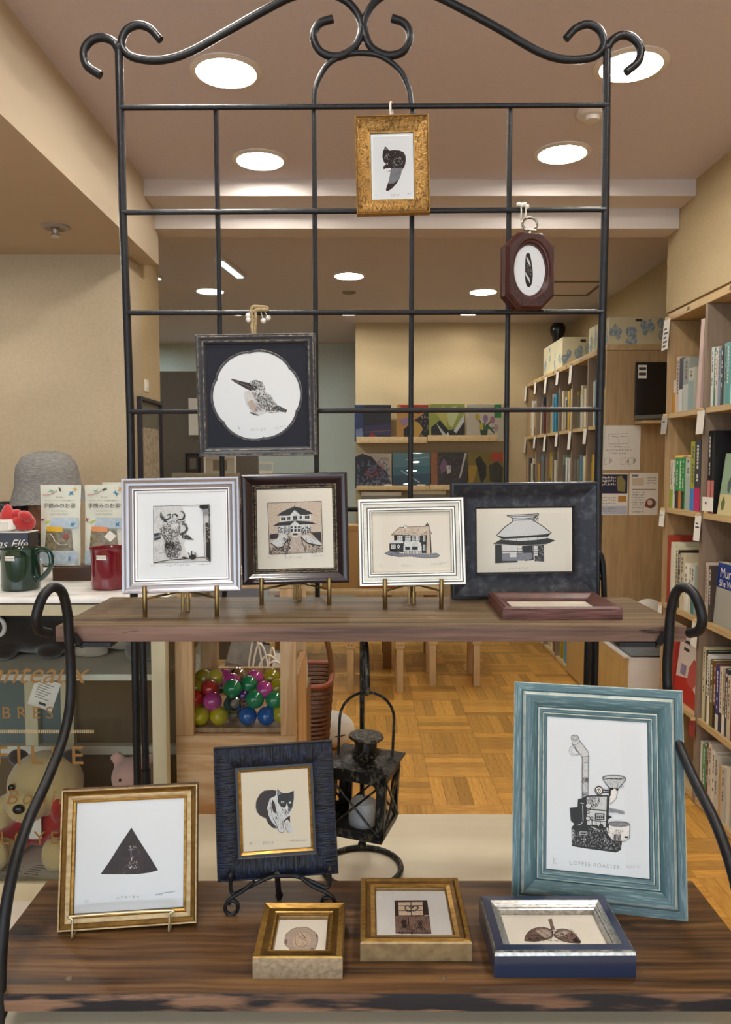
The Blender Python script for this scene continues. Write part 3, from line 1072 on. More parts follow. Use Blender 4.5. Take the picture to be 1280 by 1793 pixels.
def art_ox(a):
    a.rect(350, 313, 915, 882, INKL)
    a.poly([(640, 330), (830, 330), (860, 600), (860, 830), (700, 840), (660, 700), (700, 560)], WHITEP)
    for q in ([(350, 315), (905, 311)], [(905, 311), (925, 880)], [(925, 880), (358, 885)], [(358, 885), (350, 315)]):
        a.line(q, 5, INKS)
    a.flecks((360, 330, 520, 560), 70, INKG, 16, 2, 11)
    a.flecks((365, 660, 480, 850), 60, INKG, 16, 2, 12)
    a.poly([(455, 640), (540, 660), (600, 640), (637, 730), (632, 800), (590, 850), (520, 850), (470, 790)], INKH)
    a.poly([(360, 590), (430, 580), (432, 640), (365, 662)], INKG)
    a.poly([(360, 588), (420, 580), (400, 612), (362, 616)], INK)
    a.poly([(362, 640), (430, 622), (420, 645), (366, 662)], INK)
    a.poly([(635, 605), (700, 610), (760, 662), (680, 655), (640, 640)], INKS)
    a.poly([(500, 480), (560, 450), (610, 480), (622, 560), (605, 610), (560, 640), (540, 680), (515, 745), (500, 690), (465, 640), (428, 590), (415, 540), (445, 505)], INKH, 3)
    a.poly([(520, 500), (600, 490), (600, 590), (550, 610), (530, 560)], INKL)
    a.line([(520, 500), (530, 560), (530, 640), (512, 740)], 7, INKS)
    a.line([(430, 530), (440, 600), (490, 680)], 9, INKS)
    a.line([(450, 520), (470, 600), (510, 670)], 6, INKS)
    a.line([(500, 480), (462, 460), (430, 420), (428, 372)], 26, INKS, 4, True)
    a.line([(430, 400), (470, 450), (515, 438), (520, 402), (490, 405)], 14, INKS, 4)
    a.line([(548, 440), (545, 405), (580, 405), (600, 445), (645, 450), (662, 410), (640, 375), (612, 374)], 20, INKS, 4, True)
    a.line([(560, 410), (600, 440), (640, 440)], 10, INKL, 4)
    a.line([(610, 480), (665, 475)], 9, INKS)
    a.line([(640, 490), (680, 520), (685, 560), (655, 590), (620, 602)], 24, INKS, 4)
    a.ell(590, 590, 30, 22, INKH)
    a.flecks((475, 680, 620, 830), 220, INK, 16, 3, 13)
    a.flecks((470, 660, 560, 730), 60, INK, 20, 4, 14, 1.2)
    a.flecks((450, 520, 600, 650), 80, INKS, 18, 3, 15, 1.1)
    a.poly([(812, 325), (830, 312), (905, 313), (906, 350), (850, 356), (815, 345)], INK)
    a.poly([(840, 362), (906, 360), (908, 415), (850, 418)], INKG)
    a.line([(850, 418), (860, 620), (868, 832)], 5, INKS)
    a.line([(905, 350), (922, 870)], 6, INKS)
    a.poly([(872, 495), (912, 490), (918, 690), (885, 700), (880, 600)], INKS)
    a.poly([(884, 690), (918, 690), (924, 872), (886, 836)], INK)
    a.line([(362, 884), (500, 860), (690, 848), (865, 836), (925, 876)], 8, INK)
    a.ell(752, 832, 33, 26, INK)
    a.line([(722, 838), (715, 800), (705, 790)], 9, INK)
    a.line([(740, 812), (742, 770)], 11, INK)
    a.ring(768, 808, 16, 22, 6, INK, -100, 100)
    a.ell(672, 838, 26, 9, INK, rot=15)
    a.scrib(335, 370, 910, 12, n=2)
    a.scrib(485, 730, 910, 14, n=9)
    a.scrib(810, 915, 908, 9, n=5)


m_ = .027
picture('framed_picture', 'silver frame with white inner bands and an ox print on a brass easel',
        frame_matrix(-.3332, 1.385, 1.2656, 3.91, 6.9, -1.11), .2131, .2095,
        [(0, .018, SLV), (0, .003, SLV), (.001, 0, SLV), (.004, .0005, SLV), (.006, .002, SLV), (.010, .003, SLV), (.013, .0035, SLV), (.015, .006, SLV), (.0185, .0075, SLV), (.019, .0065, SLW), (.021, .007, SLW), (.0212, .0085, BLN),
         (.0228, .0085, BLN), (.0229, .0075, SLW), (.0258, .0085, SLW), (m_, .0125, SLW)],
        .0125, WHITEP, art_ox, [(190, 185), (1060, 185), (1085, 1030), (205, 1040)])
brass_easel('brass mini easel under the silver ox frame', -.3332, 1.385, .0426, 3.9, .064, 7)

MAR = mat('dark_maroon_lacquer', '#241016', 0.3, col2='#1a0e16', scale=(30, 30, 200), coat=.4)
MARG = mat('worn_gilt_slip', '#6f5f45', 0.35, 0.6, col2='#2c241c', scale=(140, 140, 300), lo=.38, hi=.6)


def art_hall(a):
    a.poly([(325, 375), (920, 365), (940, 915), (348, 935)], INKP)
    for q in ([(325, 375), (920, 365)], [(920, 365), (940, 915)], [(940, 915), (348, 935)], [(348, 935), (325, 375)]):
        a.line(q, 6, INK)
    a.poly([(430, 515), (470, 480), (560, 440), (625, 418), (700, 435), (790, 475), (828, 500), (740, 512), (690, 512), (625, 455), (570, 515)], INK)
    a.line([(625, 420), (620, 403)], 6, INK)
    a.poly([(465, 518), (570, 515), (625, 458), (690, 512), (805, 508), (808, 570), (465, 578)], INKL)
    for x0, y0, x1, y1 in ((475, 535, 525, 567), (545, 528, 578, 562), (608, 520, 652, 562), (680, 520, 706, 556), (740, 520, 788, 556)):
        a.rect(x0, y0, x1, y1, INK)
        a.line([((x0 + x1) / 2, y0), ((x0 + x1) / 2, y1)], 3, INKP)
    a.poly([(382, 628), (440, 592), (560, 575), (625, 580), (680, 574), (800, 585), (870, 610), (680, 616), (628, 570), (575, 622)], INK)
    a.poly([(440, 626), (575, 622), (628, 572), (680, 616), (805, 614), (805, 700), (440, 712)], INKL)
    for c in (582, 622, 660):
        a.rect(c, 632, c + 24, 650, INK)
        a.rect(c, 660, c + 24, 692, INK)
    for x in (445, 465, 515, 530, 560, 575, 690, 705, 745, 765, 800):
        a.line([(x, 628), (x + 2, 705)], 5, INK)
    a.flecks((455, 640, 510, 700), 18, INK, 18, 7, 21)
    a.flecks((700, 640, 800, 720), 40, INK, 16, 6, 22)
    a.flecks((520, 640, 575, 740), 25, INK, 14, 5, 23)
    a.poly([(350, 716), (450, 706), (440, 765), (350, 772)], INKB)
    a.poly([(800, 702), (918, 700), (928, 825), (870, 770)], INKB)
    a.poly([(585, 760), (690, 752), (760, 915), (540, 925)], INKT)
    a.poly([(598, 705), (665, 705), (668, 745), (600, 750)], INKL)
    a.rect(605, 708, 660, 730, INK)
    a.poly([(360, 810), (420, 775), (470, 725), (530, 720), (548, 770), (500, 850), (440, 850)], INKL, 3)
    a.poly([(690, 745), (765, 730), (850, 765), (905, 810), (915, 845), (820, 835), (740, 790)], INKL, 3)
    a.line([(360, 810), (440, 875), (500, 850), (550, 770)], 12, INKB)
    a.line([(690, 745), (770, 820), (915, 850)], 14, INKB)
    a.line([(590, 750), (548, 880)], 6, INK)
    a.line([(688, 750), (750, 905)], 6, INK)
    a.flecks((490, 740, 580, 880), 60, INK, 18, 5, 24, 1.9)
    a.flecks((350, 850, 560, 928), 90, INKB, 22, 4, 25)
    a.flecks((740, 840, 935, 915), 70, INKS, 18, 4, 26)
    a.flecks((700, 740, 900, 830), 30, INK, 12, 4, 27)
    a.scrib(325, 360, 970, 12, n=2)
    a.scrib(520, 720, 970, 16, n=8)
    a.scrib(810, 960, 958, 12, n=7)


m_ = .0305
picture('framed_picture', 'dark maroon frame with a worn gilt slip and a hipped roof house print',
        frame_matrix(-.1369, 1.500, 1.2630, .64, 7.32, -1.4), .2108, .2191,
        [(0, .02, MAR), (0, .004, MAR), (.0015, .0012, MAR), (.005, 0, MAR), (.010, .001, MAR), (.015, .0045, MAR), (.0195, .0085, MAR), (.0215, .0095, MAR), (.0225, .008, MARG), (.0245, .008, MARG), (.0255, .0095, BLN),
         (.0268, .0088, MARG), (.029, .0095, MARG), (m_, .013, BLN)],
        .013, CREAMP, art_hall, [(205, 230), (1035, 225), (1060, 1085), (220, 1095)])
brass_easel('brass mini easel under the dark maroon frame', -.1369, 1.500, .040, .6, .066, 7)

CRM = mat('cream_silver_paint', '#d6d3c4', 0.38, 0.15, col2='#c9c6ba', scale=(30, 30, 120))
CRW = mat('pearl_white_paint', '#f0efe8', 0.32, 0.1)
GRV = mat('groove_grey', '#5a564f', 0.5, 0.1)


def art_cottage(a):
    a.poly([(325, 682), (400, 655), (560, 690), (800, 690), (900, 680), (937, 710), (900, 732), (760, 737), (620, 717), (480, 722), (370, 702)], INKG, 3)
    a.line([(325, 682), (370, 702), (480, 722), (620, 717), (760, 737), (900, 732), (937, 710)], 5, INK)
    a.poly([(378, 570), (535, 565), (535, 672), (380, 660)], INK)
    a.poly([(428, 480), (720, 482), (835, 455), (848, 682), (540, 692), (535, 560), (430, 540)], INK)
    a.poly([(400, 476), (490, 390), (770, 380), (812, 395), (845, 465), (720, 487), (560, 477)], INKP)
    for q in ([(400, 476), (490, 390), (770, 380), (812, 395), (850, 468)], [(400, 476), (560, 479), (720, 489), (800, 430)]):
        a.line(q, 6, INK)
    a.flecks((470, 400, 700, 470), 40, INKS, 16, 3, 31, 1.9)
    a.poly([(532, 398), (540, 372), (560, 366), (585, 398)], INKL)
    a.line([(532, 398), (540, 372), (560, 366), (585, 398)], 5, INK)
    a.poly([(770, 385), (780, 350), (796, 336), (815, 352), (835, 690), (785, 692), (790, 430)], INKP)
    a.poly([(770, 378), (795, 338), (822, 378)], INKS)
    a.line([(770, 385), (796, 338), (820, 380), (838, 690)], 5, INK)
    a.line([(790, 430), (786, 690)], 4, INKS)
    for x0, y0, x1, y1 in ((465, 487, 522, 540), (553, 490, 612, 542), (628, 490, 655, 540), (670, 487, 712, 540), (395, 583, 446, 632), (752, 485, 775, 550), (752, 585, 775, 650)):
        a.rect(x0, y0, x1, y1, INKL)
        for k in (1, 2):
            a.line([(x0 + (x1 - x0) * k / 3, y0), (x0 + (x1 - x0) * k / 3, y1)], 3, INKS)
            a.line([(x0, y0 + (y1 - y0) * k / 3), (x1, y0 + (y1 - y0) * k / 3)], 3, INKS)
    a.poly([(463, 606), (478, 580), (495, 606), (478, 634)], WHITEP)
    a.ell(479, 606, 7, 12, INK)
    a.poly([(380, 545), (455, 538), (530, 545), (530, 568), (380, 572)], INKL)
    a.poly([(545, 545), (705, 545), (730, 580), (725, 608), (540, 608)], INKL)
    a.flecks((550, 550, 720, 605), 30, INKS, 10, 3, 32)
    a.rect(535, 600, 735, 690, INKL)
    a.rect(552, 608, 608, 646, INK)
    a.rect(626, 606, 692, 646, INK)
    for x in range(545, 730, 17):
        a.line([(x, 655), (x + 8, 690)], 4, INK)
        a.line([(x + 8, 655), (x, 690)], 4, INK)
    a.flecks((400, 655, 530, 690), 30, INK, 10, 3, 33)
    a.scrib(262, 300, 822, 12, n=2)
    a.scrib(512, 618, 824, 16, n=5)
    a.line([(838, 818), (880, 800), (905, 806), (950, 795), (1000, 790), (1025, 780)], 4, PENCIL)
    a.scrib(870, 960, 804, 10, n=4)


m_ = .0268
picture('framed_picture', 'small cream and silver ribbed frame with a cottage print on a brass easel',
        frame_matrix(.0905, 1.46, 1.2666, .28, 8.19, -1.18), .2038, .1671,
        [(0, .017, CRW), (0, .003, CRW), (.001, 0, CRW), (.0045, 0, CRW), (.0055, .003, GRV), (.0062, .003, GRV), (.007, .001, CRW), (.0095, .0015, CRW), (.0102, .0035, GRV), (.0108, .0035, CRM), (.0165, .003, CRM), (.0172, .0055, GRV), (.018, .0055, GRV),
         (.0188, .0032, CRW), (.0215, .0035, CRW), (.022, .006, GRV), (.0226, .006, GRV), (.0232, .0045, CRW), (.0255, .0052, CRM), (m_, .0125, CRM)],
        .0125, CREAMP, art_cottage, [(185, 235), (1040, 215), (1065, 880), (200, 895)])
brass_easel('brass mini easel under the small cream ribbed frame', .0905, 1.46, .0436, .3, .0535, 8)

DIS = mat('distressed_black', '#1c1e26', 0.42, 0.35, col2='#4c4e52', scale=(60, 60, 60), lo=.48, hi=.82, detail=8, bump=.5, bscale=(300, 300, 300))
DISE = mat('distressed_black_rim', '#14151b', 0.35, 0.2)


def art_thatch(a):
    a.poly([(335, 482), (380, 482), (380, 588), (488, 592), (488, 612), (333, 616)], INK)
    a.poly([(520, 494), (590, 490), (600, 590), (560, 598), (530, 595)], INK)
    a.poly([(590, 490), (672, 488), (672, 610), (610, 605), (604, 570)], INKS)
    a.poly([(380, 500), (385, 545), (590, 545), (590, 600), (380, 600)], INKG)
    a.rect(384, 484, 424, 530, INKL)
    a.rect(430, 488, 482, 530, INKL)
    for k in range(3):
        a.line([(487 + k * 16, 502), (487 + k * 16, 545)], 4, INK)
        a.line([(597 + k * 16, 495), (597 + k * 16, 565)], 4, INK)
    a.rect(490, 503, 518, 545, INKL)
    a.rect(600, 495, 628, 565, INKL)
    for y in (515, 530, 545):
        a.line([(488, y), (518, y)], 3, INK)
        a.line([(600, y + 5), (628, y + 5)], 3, INK)
    a.line([(380, 530), (590, 535)], 5, INK)
    a.poly([(318, 478), (375, 446), (500, 460), (620, 452), (700, 440), (752, 458), (690, 484), (500, 492), (380, 480)], INK)
    a.poly([(385, 440), (700, 428), (700, 440), (620, 452), (500, 460), (385, 446)], INKL)
    for x in (425, 485, 563, 628, 695):
        a.line([(x, 430), (x, 462)], 4, INK)
    a.poly([(343, 418), (400, 428), (550, 422), (680, 412), (726, 402), (700, 430), (550, 436), (385, 444)], INK)
    a.poly([(355, 414), (405, 362), (462, 316), (606, 314), (660, 352), (716, 402), (680, 410), (550, 420), (400, 425)], INKL)
    a.line([(345, 418), (400, 360), (462, 316)], 6, INK)
    a.line([(606, 314), (660, 350), (726, 404)], 6, INK)
    a.poly([(418, 275), (450, 266), (640, 264), (612, 290), (604, 316), (460, 320), (454, 292)], INKL)
    for q in ([(418, 275), (454, 292), (460, 320)], [(418, 275), (470, 272), (640, 264)], [(640, 264), (612, 290), (604, 316)], [(454, 296), (530, 300), (612, 292)], [(458, 310), (604, 306)], [(430, 284), (625, 277)]):
        a.line(q, 5, INK)
    a.flecks((600, 268, 640, 312), 14, INK, 14, 4, 41, 2.2)
    a.rect(435, 540, 480, 575, INKL)
    a.line([(540, 600), (600, 590), (610, 606)], 6, INK)
    a.scrib(420, 560, 655, 8, n=6)


picture('framed_picture', 'wide distressed black frame with a thatched house print leaning on the trellis',
        frame_matrix(.3270, 1.555, 1.2245, 1.3, 2.0, -.59), .3019, .2365,
        [(0, .024, DISE), (0, .002, DISE), (.001, 0, DISE), (.005, 0, DISE), (.006, .0015, DISE), (.012, .003, DIS), (.024, .0085, DIS), (.036, .0105, DIS), (.046, .0092, DIS), (.0495, .0085, DIS), (.0515, .0105, DISE), (.053, .0125, DISE)],
        .0125, CREAMP, art_thatch, [(212, 225), (872, 222), (865, 682), (208, 680)])

# --- red-brown frame lying on the upper board
RWD = mat('red_brown_grain', '#6d4038', 0.5, col2='#4a2a22', scale=(14, 160, 160), lo=.4, hi=.6, bump=.6, bscale=(18, 220, 220))
RWD2 = mat('red_brown_plain', '#5b342b', 0.42, col2='#45261f', scale=(60, 60, 60))
picture('framed_picture', 'red-brown grained wooden frame lying flat in front of the wide black frame', flat_matrix(.349, 1.35, 1.2455), .212, .163,
        [(0, .0225, RWD), (0, .003, RWD), (.001, .002, RWD2), (.003, .003, RWD2), (.006, .0, RWD2), (.012, .001, RWD2), (.018, .006, RWD2), (.024, .009, RWD2), (.027, .010, RWD2), (.028, .014, RWD2)], .0145, CREAMP)

# ------------------------------------------------------------------ lower board
GLD1 = mat('pale_gold_leaf', '#c39a4e', 0.33, 0.8, col2='#98733a', scale=(50, 50, 200), lo=.35, hi=.7, bump=.15)
GLD2 = mat('rubbed_gold', '#7e5c26', 0.38, 0.75, col2='#5c421c', scale=(60, 60, 60), lo=.3, hi=.7)
GLD3 = mat('champagne_gold', '#b49a70', 0.42, 0.6, col2='#8f7652', scale=(50, 50, 120), lo=.35, hi=.7, bump=.2)
GLDE = mat('dark_outer_edge', '#3b2a1c', 0.6, .1, col2='#6a5136', scale=(100, 100, 100))


def art_triangle(a):
    a.poly([(650, 413), (715, 520), (800, 650), (875, 772), (800, 792), (720, 800), (640, 802), (500, 798), (395, 795), (470, 690), (560, 545)], INKB)
    a.flecks((560, 560, 760, 780), 60, INKM, 20, 2, 51, 2.2)
    a.line([(640, 560), (650, 600), (648, 650)], 3, INKL)
    a.line([(625, 598), (668, 592)], 3, INKL)
    a.flecks((625, 560, 690, 600), 6, INKT, 14, 3, 52)
    a.flecks((635, 650, 665, 680), 6, INKL, 12, 3, 53)
    a.flecks((610, 690, 700, 720), 14, INKT, 12, 3, 54)
    a.flecks((630, 725, 700, 745), 12, INKL, 10, 4, 55)
    a.scrib(270, 300, 1015, 14, n=2, wd=3)
    a.scrib(525, 725, 990, 13, n=6)
    a.line([(855, 978), (915, 966), (935, 960), (1020, 955)], 4, PENCIL)
    a.scrib(855, 920, 975, 8, n=3)


m_ = .0225
picture('framed_picture', 'square gold frame with a dark triangle print on a wire stand',
        frame_matrix(-.3655, 1.14, .7875, 6.22, 12.78, -.19), .2097, .2075,
        [(0, .016, GLDE), (0, .002, GLDE), (.001, 0, GLD3), (.003, .0003, GLD3), (.0042, .0025, GLD2), (.009, .0045, GLD2), (.0105, .003, GLD1), (.0125, .003, GLD3), (.017, .0042, GLD3), (.0175, .0055, GLD2), (.0185, .005, GLD1), (.0215, .0062, GLD1), (m_, .0105, GLD2)],
        .0105, WHITEP, art_triangle, [(205, 210), (1090, 172), (1090, 1085), (180, 1115)])
WIRE = mat('champagne_wire', '#c3b48f', 0.3, 0.8)
ws = thing('wire_frame_stand', 'thin champagne wire stand in front of the gold triangle frame', 'frame stand', (0, 0, 0))
fa, fb = PZ(126, 1643, .785), PZ(296, 1632, .785)
ua, ub_ = Vector((fa.x, fa.y + .004, fa.z + .030)), Vector((fb.x, fb.y + .004, fb.z + .030))
dv = Vector((.02, .15, 0)) * .6
MB().tube(spline([fa + dv, fa + Vector((0, .02, 0)), fa + Vector((0, .002, 0)), fa + Vector((0, 0, .006)), ua + Vector((0, 0, -.004)), ua.lerp(ub_, .03) + Vector((0, 0, .002)), ua.lerp(ub_, .97) + Vector((0, 0, .002)),
                  ub_ + Vector((0, 0, -.004)), fb + Vector((0, 0, .006)), fb + Vector((0, .002, 0)), fb + Vector((0, .02, 0)), fb + dv], 5), .0018, WIRE, 8).build('front_loop', ws)
MB().tube(spline([fa + dv, fa + dv + Vector((0, .012, .012)), (fa + fb) / 2 + dv + Vector((0, .022, .06)), fb + dv + Vector((0, .012, .012)), fb + dv], 6), .0018, WIRE, 8).build('back_loop', ws)

# --- navy embossed frame with a cat on a wrought iron easel
EMB = mat('navy_embossed', '#0c1019', 0.42, 0.0, col2='#18223a', scale=(60, 60, 60), lo=.4, hi=.7, spec=.35)
EMBD = mat('near_black', '#121216', 0.4)


def emboss(name, scale):
    m = EMB.copy()
    m.name = name
    nt = m.node_tree
    b = nt.nodes['Principled BSDF']
    tc = nt.nodes.new('ShaderNodeTexCoord')
    mp = nt.nodes.new('ShaderNodeMapping')
    mp.inputs['Scale'].default_value = scale
    nt.links.new(tc.outputs['Object'], mp.inputs['Vector'])
    nz = nt.nodes.new('ShaderNodeTexNoise')
    nz.inputs['Scale'].default_value = 1
    nz.inputs['Detail'].default_value = 3
    nz.inputs['Distortion'].default_value = .8
    nt.links.new(mp.outputs[0], nz.inputs['Vector'])
    bp = nt.nodes.new('ShaderNodeBump')
    bp.inputs['Strength'].default_value = 1.0
    bp.inputs['Distance'].default_value = .004
    nt.links.new(nz.outputs['Fac'], bp.inputs['Height'])
    nt.links.new(bp.outputs['Normal'], b.inputs['Normal'])
    return m


EMH = emboss('navy_embossed_level', (260, 60, 45))
EMV = emboss('navy_embossed_upright', (45, 60, 260))


def art_cat(a):
    sil = [(440, 680), (445, 620), (475, 560), (520, 520), (600, 512), (640, 522), (648, 505), (690, 545), (755, 545), (808, 515), (808, 580), (805, 640), (790, 700), (768, 760), (768, 830), (780, 880), (806, 910), (800, 930),
           (750, 932), (730, 900), (715, 820), (700, 820), (705, 890), (710, 915), (700, 930), (668, 926), (650, 900), (600, 880), (560, 840), (540, 790), (480, 760), (450, 720)]
    a.poly(sil, INKL)
    a.poly([(440, 680), (445, 620), (475, 560), (520, 520), (600, 512), (640, 522), (632, 570), (575, 600), (552, 680), (562, 760), (590, 820), (650, 890), (600, 880), (560, 840), (540, 790), (480, 760), (450, 720)], INKB)
    a.poly([(548, 690), (575, 600), (630, 570), (600, 640), (600, 700), (625, 780), (620, 850), (575, 790)], INKL)
    a.poly([(598, 605), (622, 640), (642, 745), (612, 735), (590, 672)], INKB)
    a.poly([(650, 560), (690, 545), (755, 545), (806, 520), (806, 600), (796, 650), (752, 690), (738, 640), (722, 692), (682, 680), (650, 630)], INK)
    a.poly([(648, 505), (690, 545), (655, 570)], INKG)
    a.line([(648, 570), (648, 505), (690, 545)], 6, INK)
    a.poly([(738, 640), (728, 690), (752, 692)], INKL)
    a.poly([(790, 690), (800, 640), (770, 660), (745, 705), (760, 740)], INKS)
    a.poly([(690, 700), (720, 700), (760, 740), (730, 770), (700, 740)], INKH)
    a.poly([(700, 822), (740, 780), (768, 765), (768, 830), (740, 800), (718, 822)], INKB)
    a.ell(696, 633, 15, 11, INKL)
    a.ell(697, 633, 5, 9, INK)
    a.ell(768, 638, 12, 10, INKL)
    a.line([(708, 690), (730, 686), (752, 692)], 5, WHITEP)
    for p, q in zip(sil[18:], sil[19:]):
        a.line([p, q], 4, INK)
    a.line([(605, 790), (640, 860), (655, 900)], 5, INK)
    a.line([(690, 800), (700, 880)], 4, INKS)
    a.flecks((620, 720, 690, 880), 40, INKG, 18, 2, 61, 1.5)
    a.flecks((560, 600, 640, 780), 30, INKS, 20, 3, 62, 1.4)
    a.flecks((725, 820, 775, 920), 20, INKG, 16, 2, 63, 1.5)
    a.scrib(380, 410, 1030, 18, n=2)
    a.scrib(505, 610, 1025, 18, n=5)
    a.scrib(755, 920, 1010, 10, n=8)


m_ = .0425
tC = thing('framed_picture', 'navy embossed frame with a gilt slip and a black and white cat print', 'picture frame', frame_matrix(-.1406, 1.20, .8322, 2.8, 10.9, -2.69))
cw, chh = .1946, .2095
pr = [(0, .018, EMBD), (0, .004, EMBD), (.0012, .002, EMBD), (.003, .0025, 1), (.010, .0002, 1), (.018, .0, 1), (.027, .002, 1), (.0325, .0045, 1), (.034, .006, EMBD), (.038, .006, EMBD), (.0385, .005, GLD1), (.0418, .0072, GLD1), (m_, .0105, GLD1)]
k0 = len(bpy.data.objects)
rails(tC, cw, chh, [(a, b, EMH if c == 1 else c) for a, b, c in pr])
for o in [c for c in tC.children]:
    zs = [v.co.z for v in o.data.vertices]
    if max(zs) - min(zs) > .12:
        for i, s in enumerate(o.data.materials):
            if s == EMH:
                o.data.materials[i] = EMV
x0, x1, z0, z1 = -cw / 2 + m_, cw / 2 - m_, m_, chh - m_
MB().box(x0 - .002, x1 + .002, .0118, .017, z0 - .002, z1 + .002, BACK).build('backing', tC, ang=0)
MB().box(x0 - .001, x1 + .001, .0106, .0117, z0 - .001, z1 + .001, WARMP).build('paper', tC, ang=0)
a_ = Art([(300, 345), (940, 300), (970, 1075), (325, 1110)], (x0, x1, z0, z1), .0106)
art_cat(a_)
a_.build(tC)
MB().add([(x0, .0072, z0), (x1, .0072, z0), (x1, .0072, z1), (x0, .0072, z1)], [(0, 1, 2, 3)], GLASS).build('glass', tC, ang=0, fix=False)
ie = thing('iron_easel', 'black wrought iron easel with scroll feet under the cat frame', 'easel', (0, 0, 0))
ye = 1.186


def ep(u, v, dy=0):
    return PY(u, v, ye + dy)


for pts in ([(404, 1534), (404, 1556), (410, 1565), (430, 1556), (470, 1537), (490, 1534)], [(577, 1524), (577, 1545), (571, 1554), (552, 1546), (520, 1535), (490, 1534)]):
    MB().tube(spline([ep(u, v, 0 if i < 4 else .006 * (i - 3)) for i, (u, v) in enumerate(pts)], 6), .0032, IRON, 8).build('cradle_arm', ie)
for pts in ([(445, 1543), (425, 1560), (402, 1575), (394, 1591), (402, 1601), (414, 1596), (416, 1583), (406, 1576), (400, 1583)],
            [(525, 1535), (548, 1552), (572, 1563), (585, 1576), (586, 1590), (575, 1594), (564, 1586), (566, 1574), (576, 1571)]):
    MB().tube(spline([ep(u, v, -.004) for i, (u, v) in enumerate(pts)], 6), .0032, IRON, 8).build('scroll_foot', ie)
bk = PZ(489, 1573, .785)
MB().tube([(bk.x, ye + .012, .842), (bk.x, bk.y, .785)], .0045, IRON, 10).tube([(bk.x, ye + .042, .83), (bk.x, ye + .075, .98)], .0035, IRON, 8).tube([(bk.x, ye + .012, .842), (bk.x, ye + .042, .83)], .0035, IRON, 8).build('back_leg', ie)
MB().ball((bk.x, bk.y - .002, .792), .0068, IRON, 12, 8).build('knuckle', ie)
for u, v in ((404, 1533), (577, 1522)):
    MB().ball(ep(u, v), .0052, IRON, 10, 8).build('finial', ie)

# --- teal frame with the coffee machine
TEA = mat('teal_wash', '#477078', 0.5, col2='#6b959a', scale=(60, 60, 420), lo=.45, hi=.75, detail=8)
TEAV = mat('teal_wash_level', '#477078', 0.5, col2='#6b959a', scale=(60, 60, 420), lo=.45, hi=.75, detail=8)
TEAE = mat('pale_rubbed_line', '#c6cdc2', 0.5, col2='#8ea2a2', scale=(60, 60, 60), lo=.42, hi=.75)
TEAD = mat('teal_groove', '#2d4a52', 0.6)


def teal_dir(name, sc):
    m = mat(name, '#44646b', 0.42, col2='#86a2a5', scale=sc, lo=.50, hi=.78, detail=8)
    return m


TEX = teal_dir('teal_brushed_level', (25, 120, 420))
TEZ = teal_dir('teal_brushed_upright', (420, 120, 25))


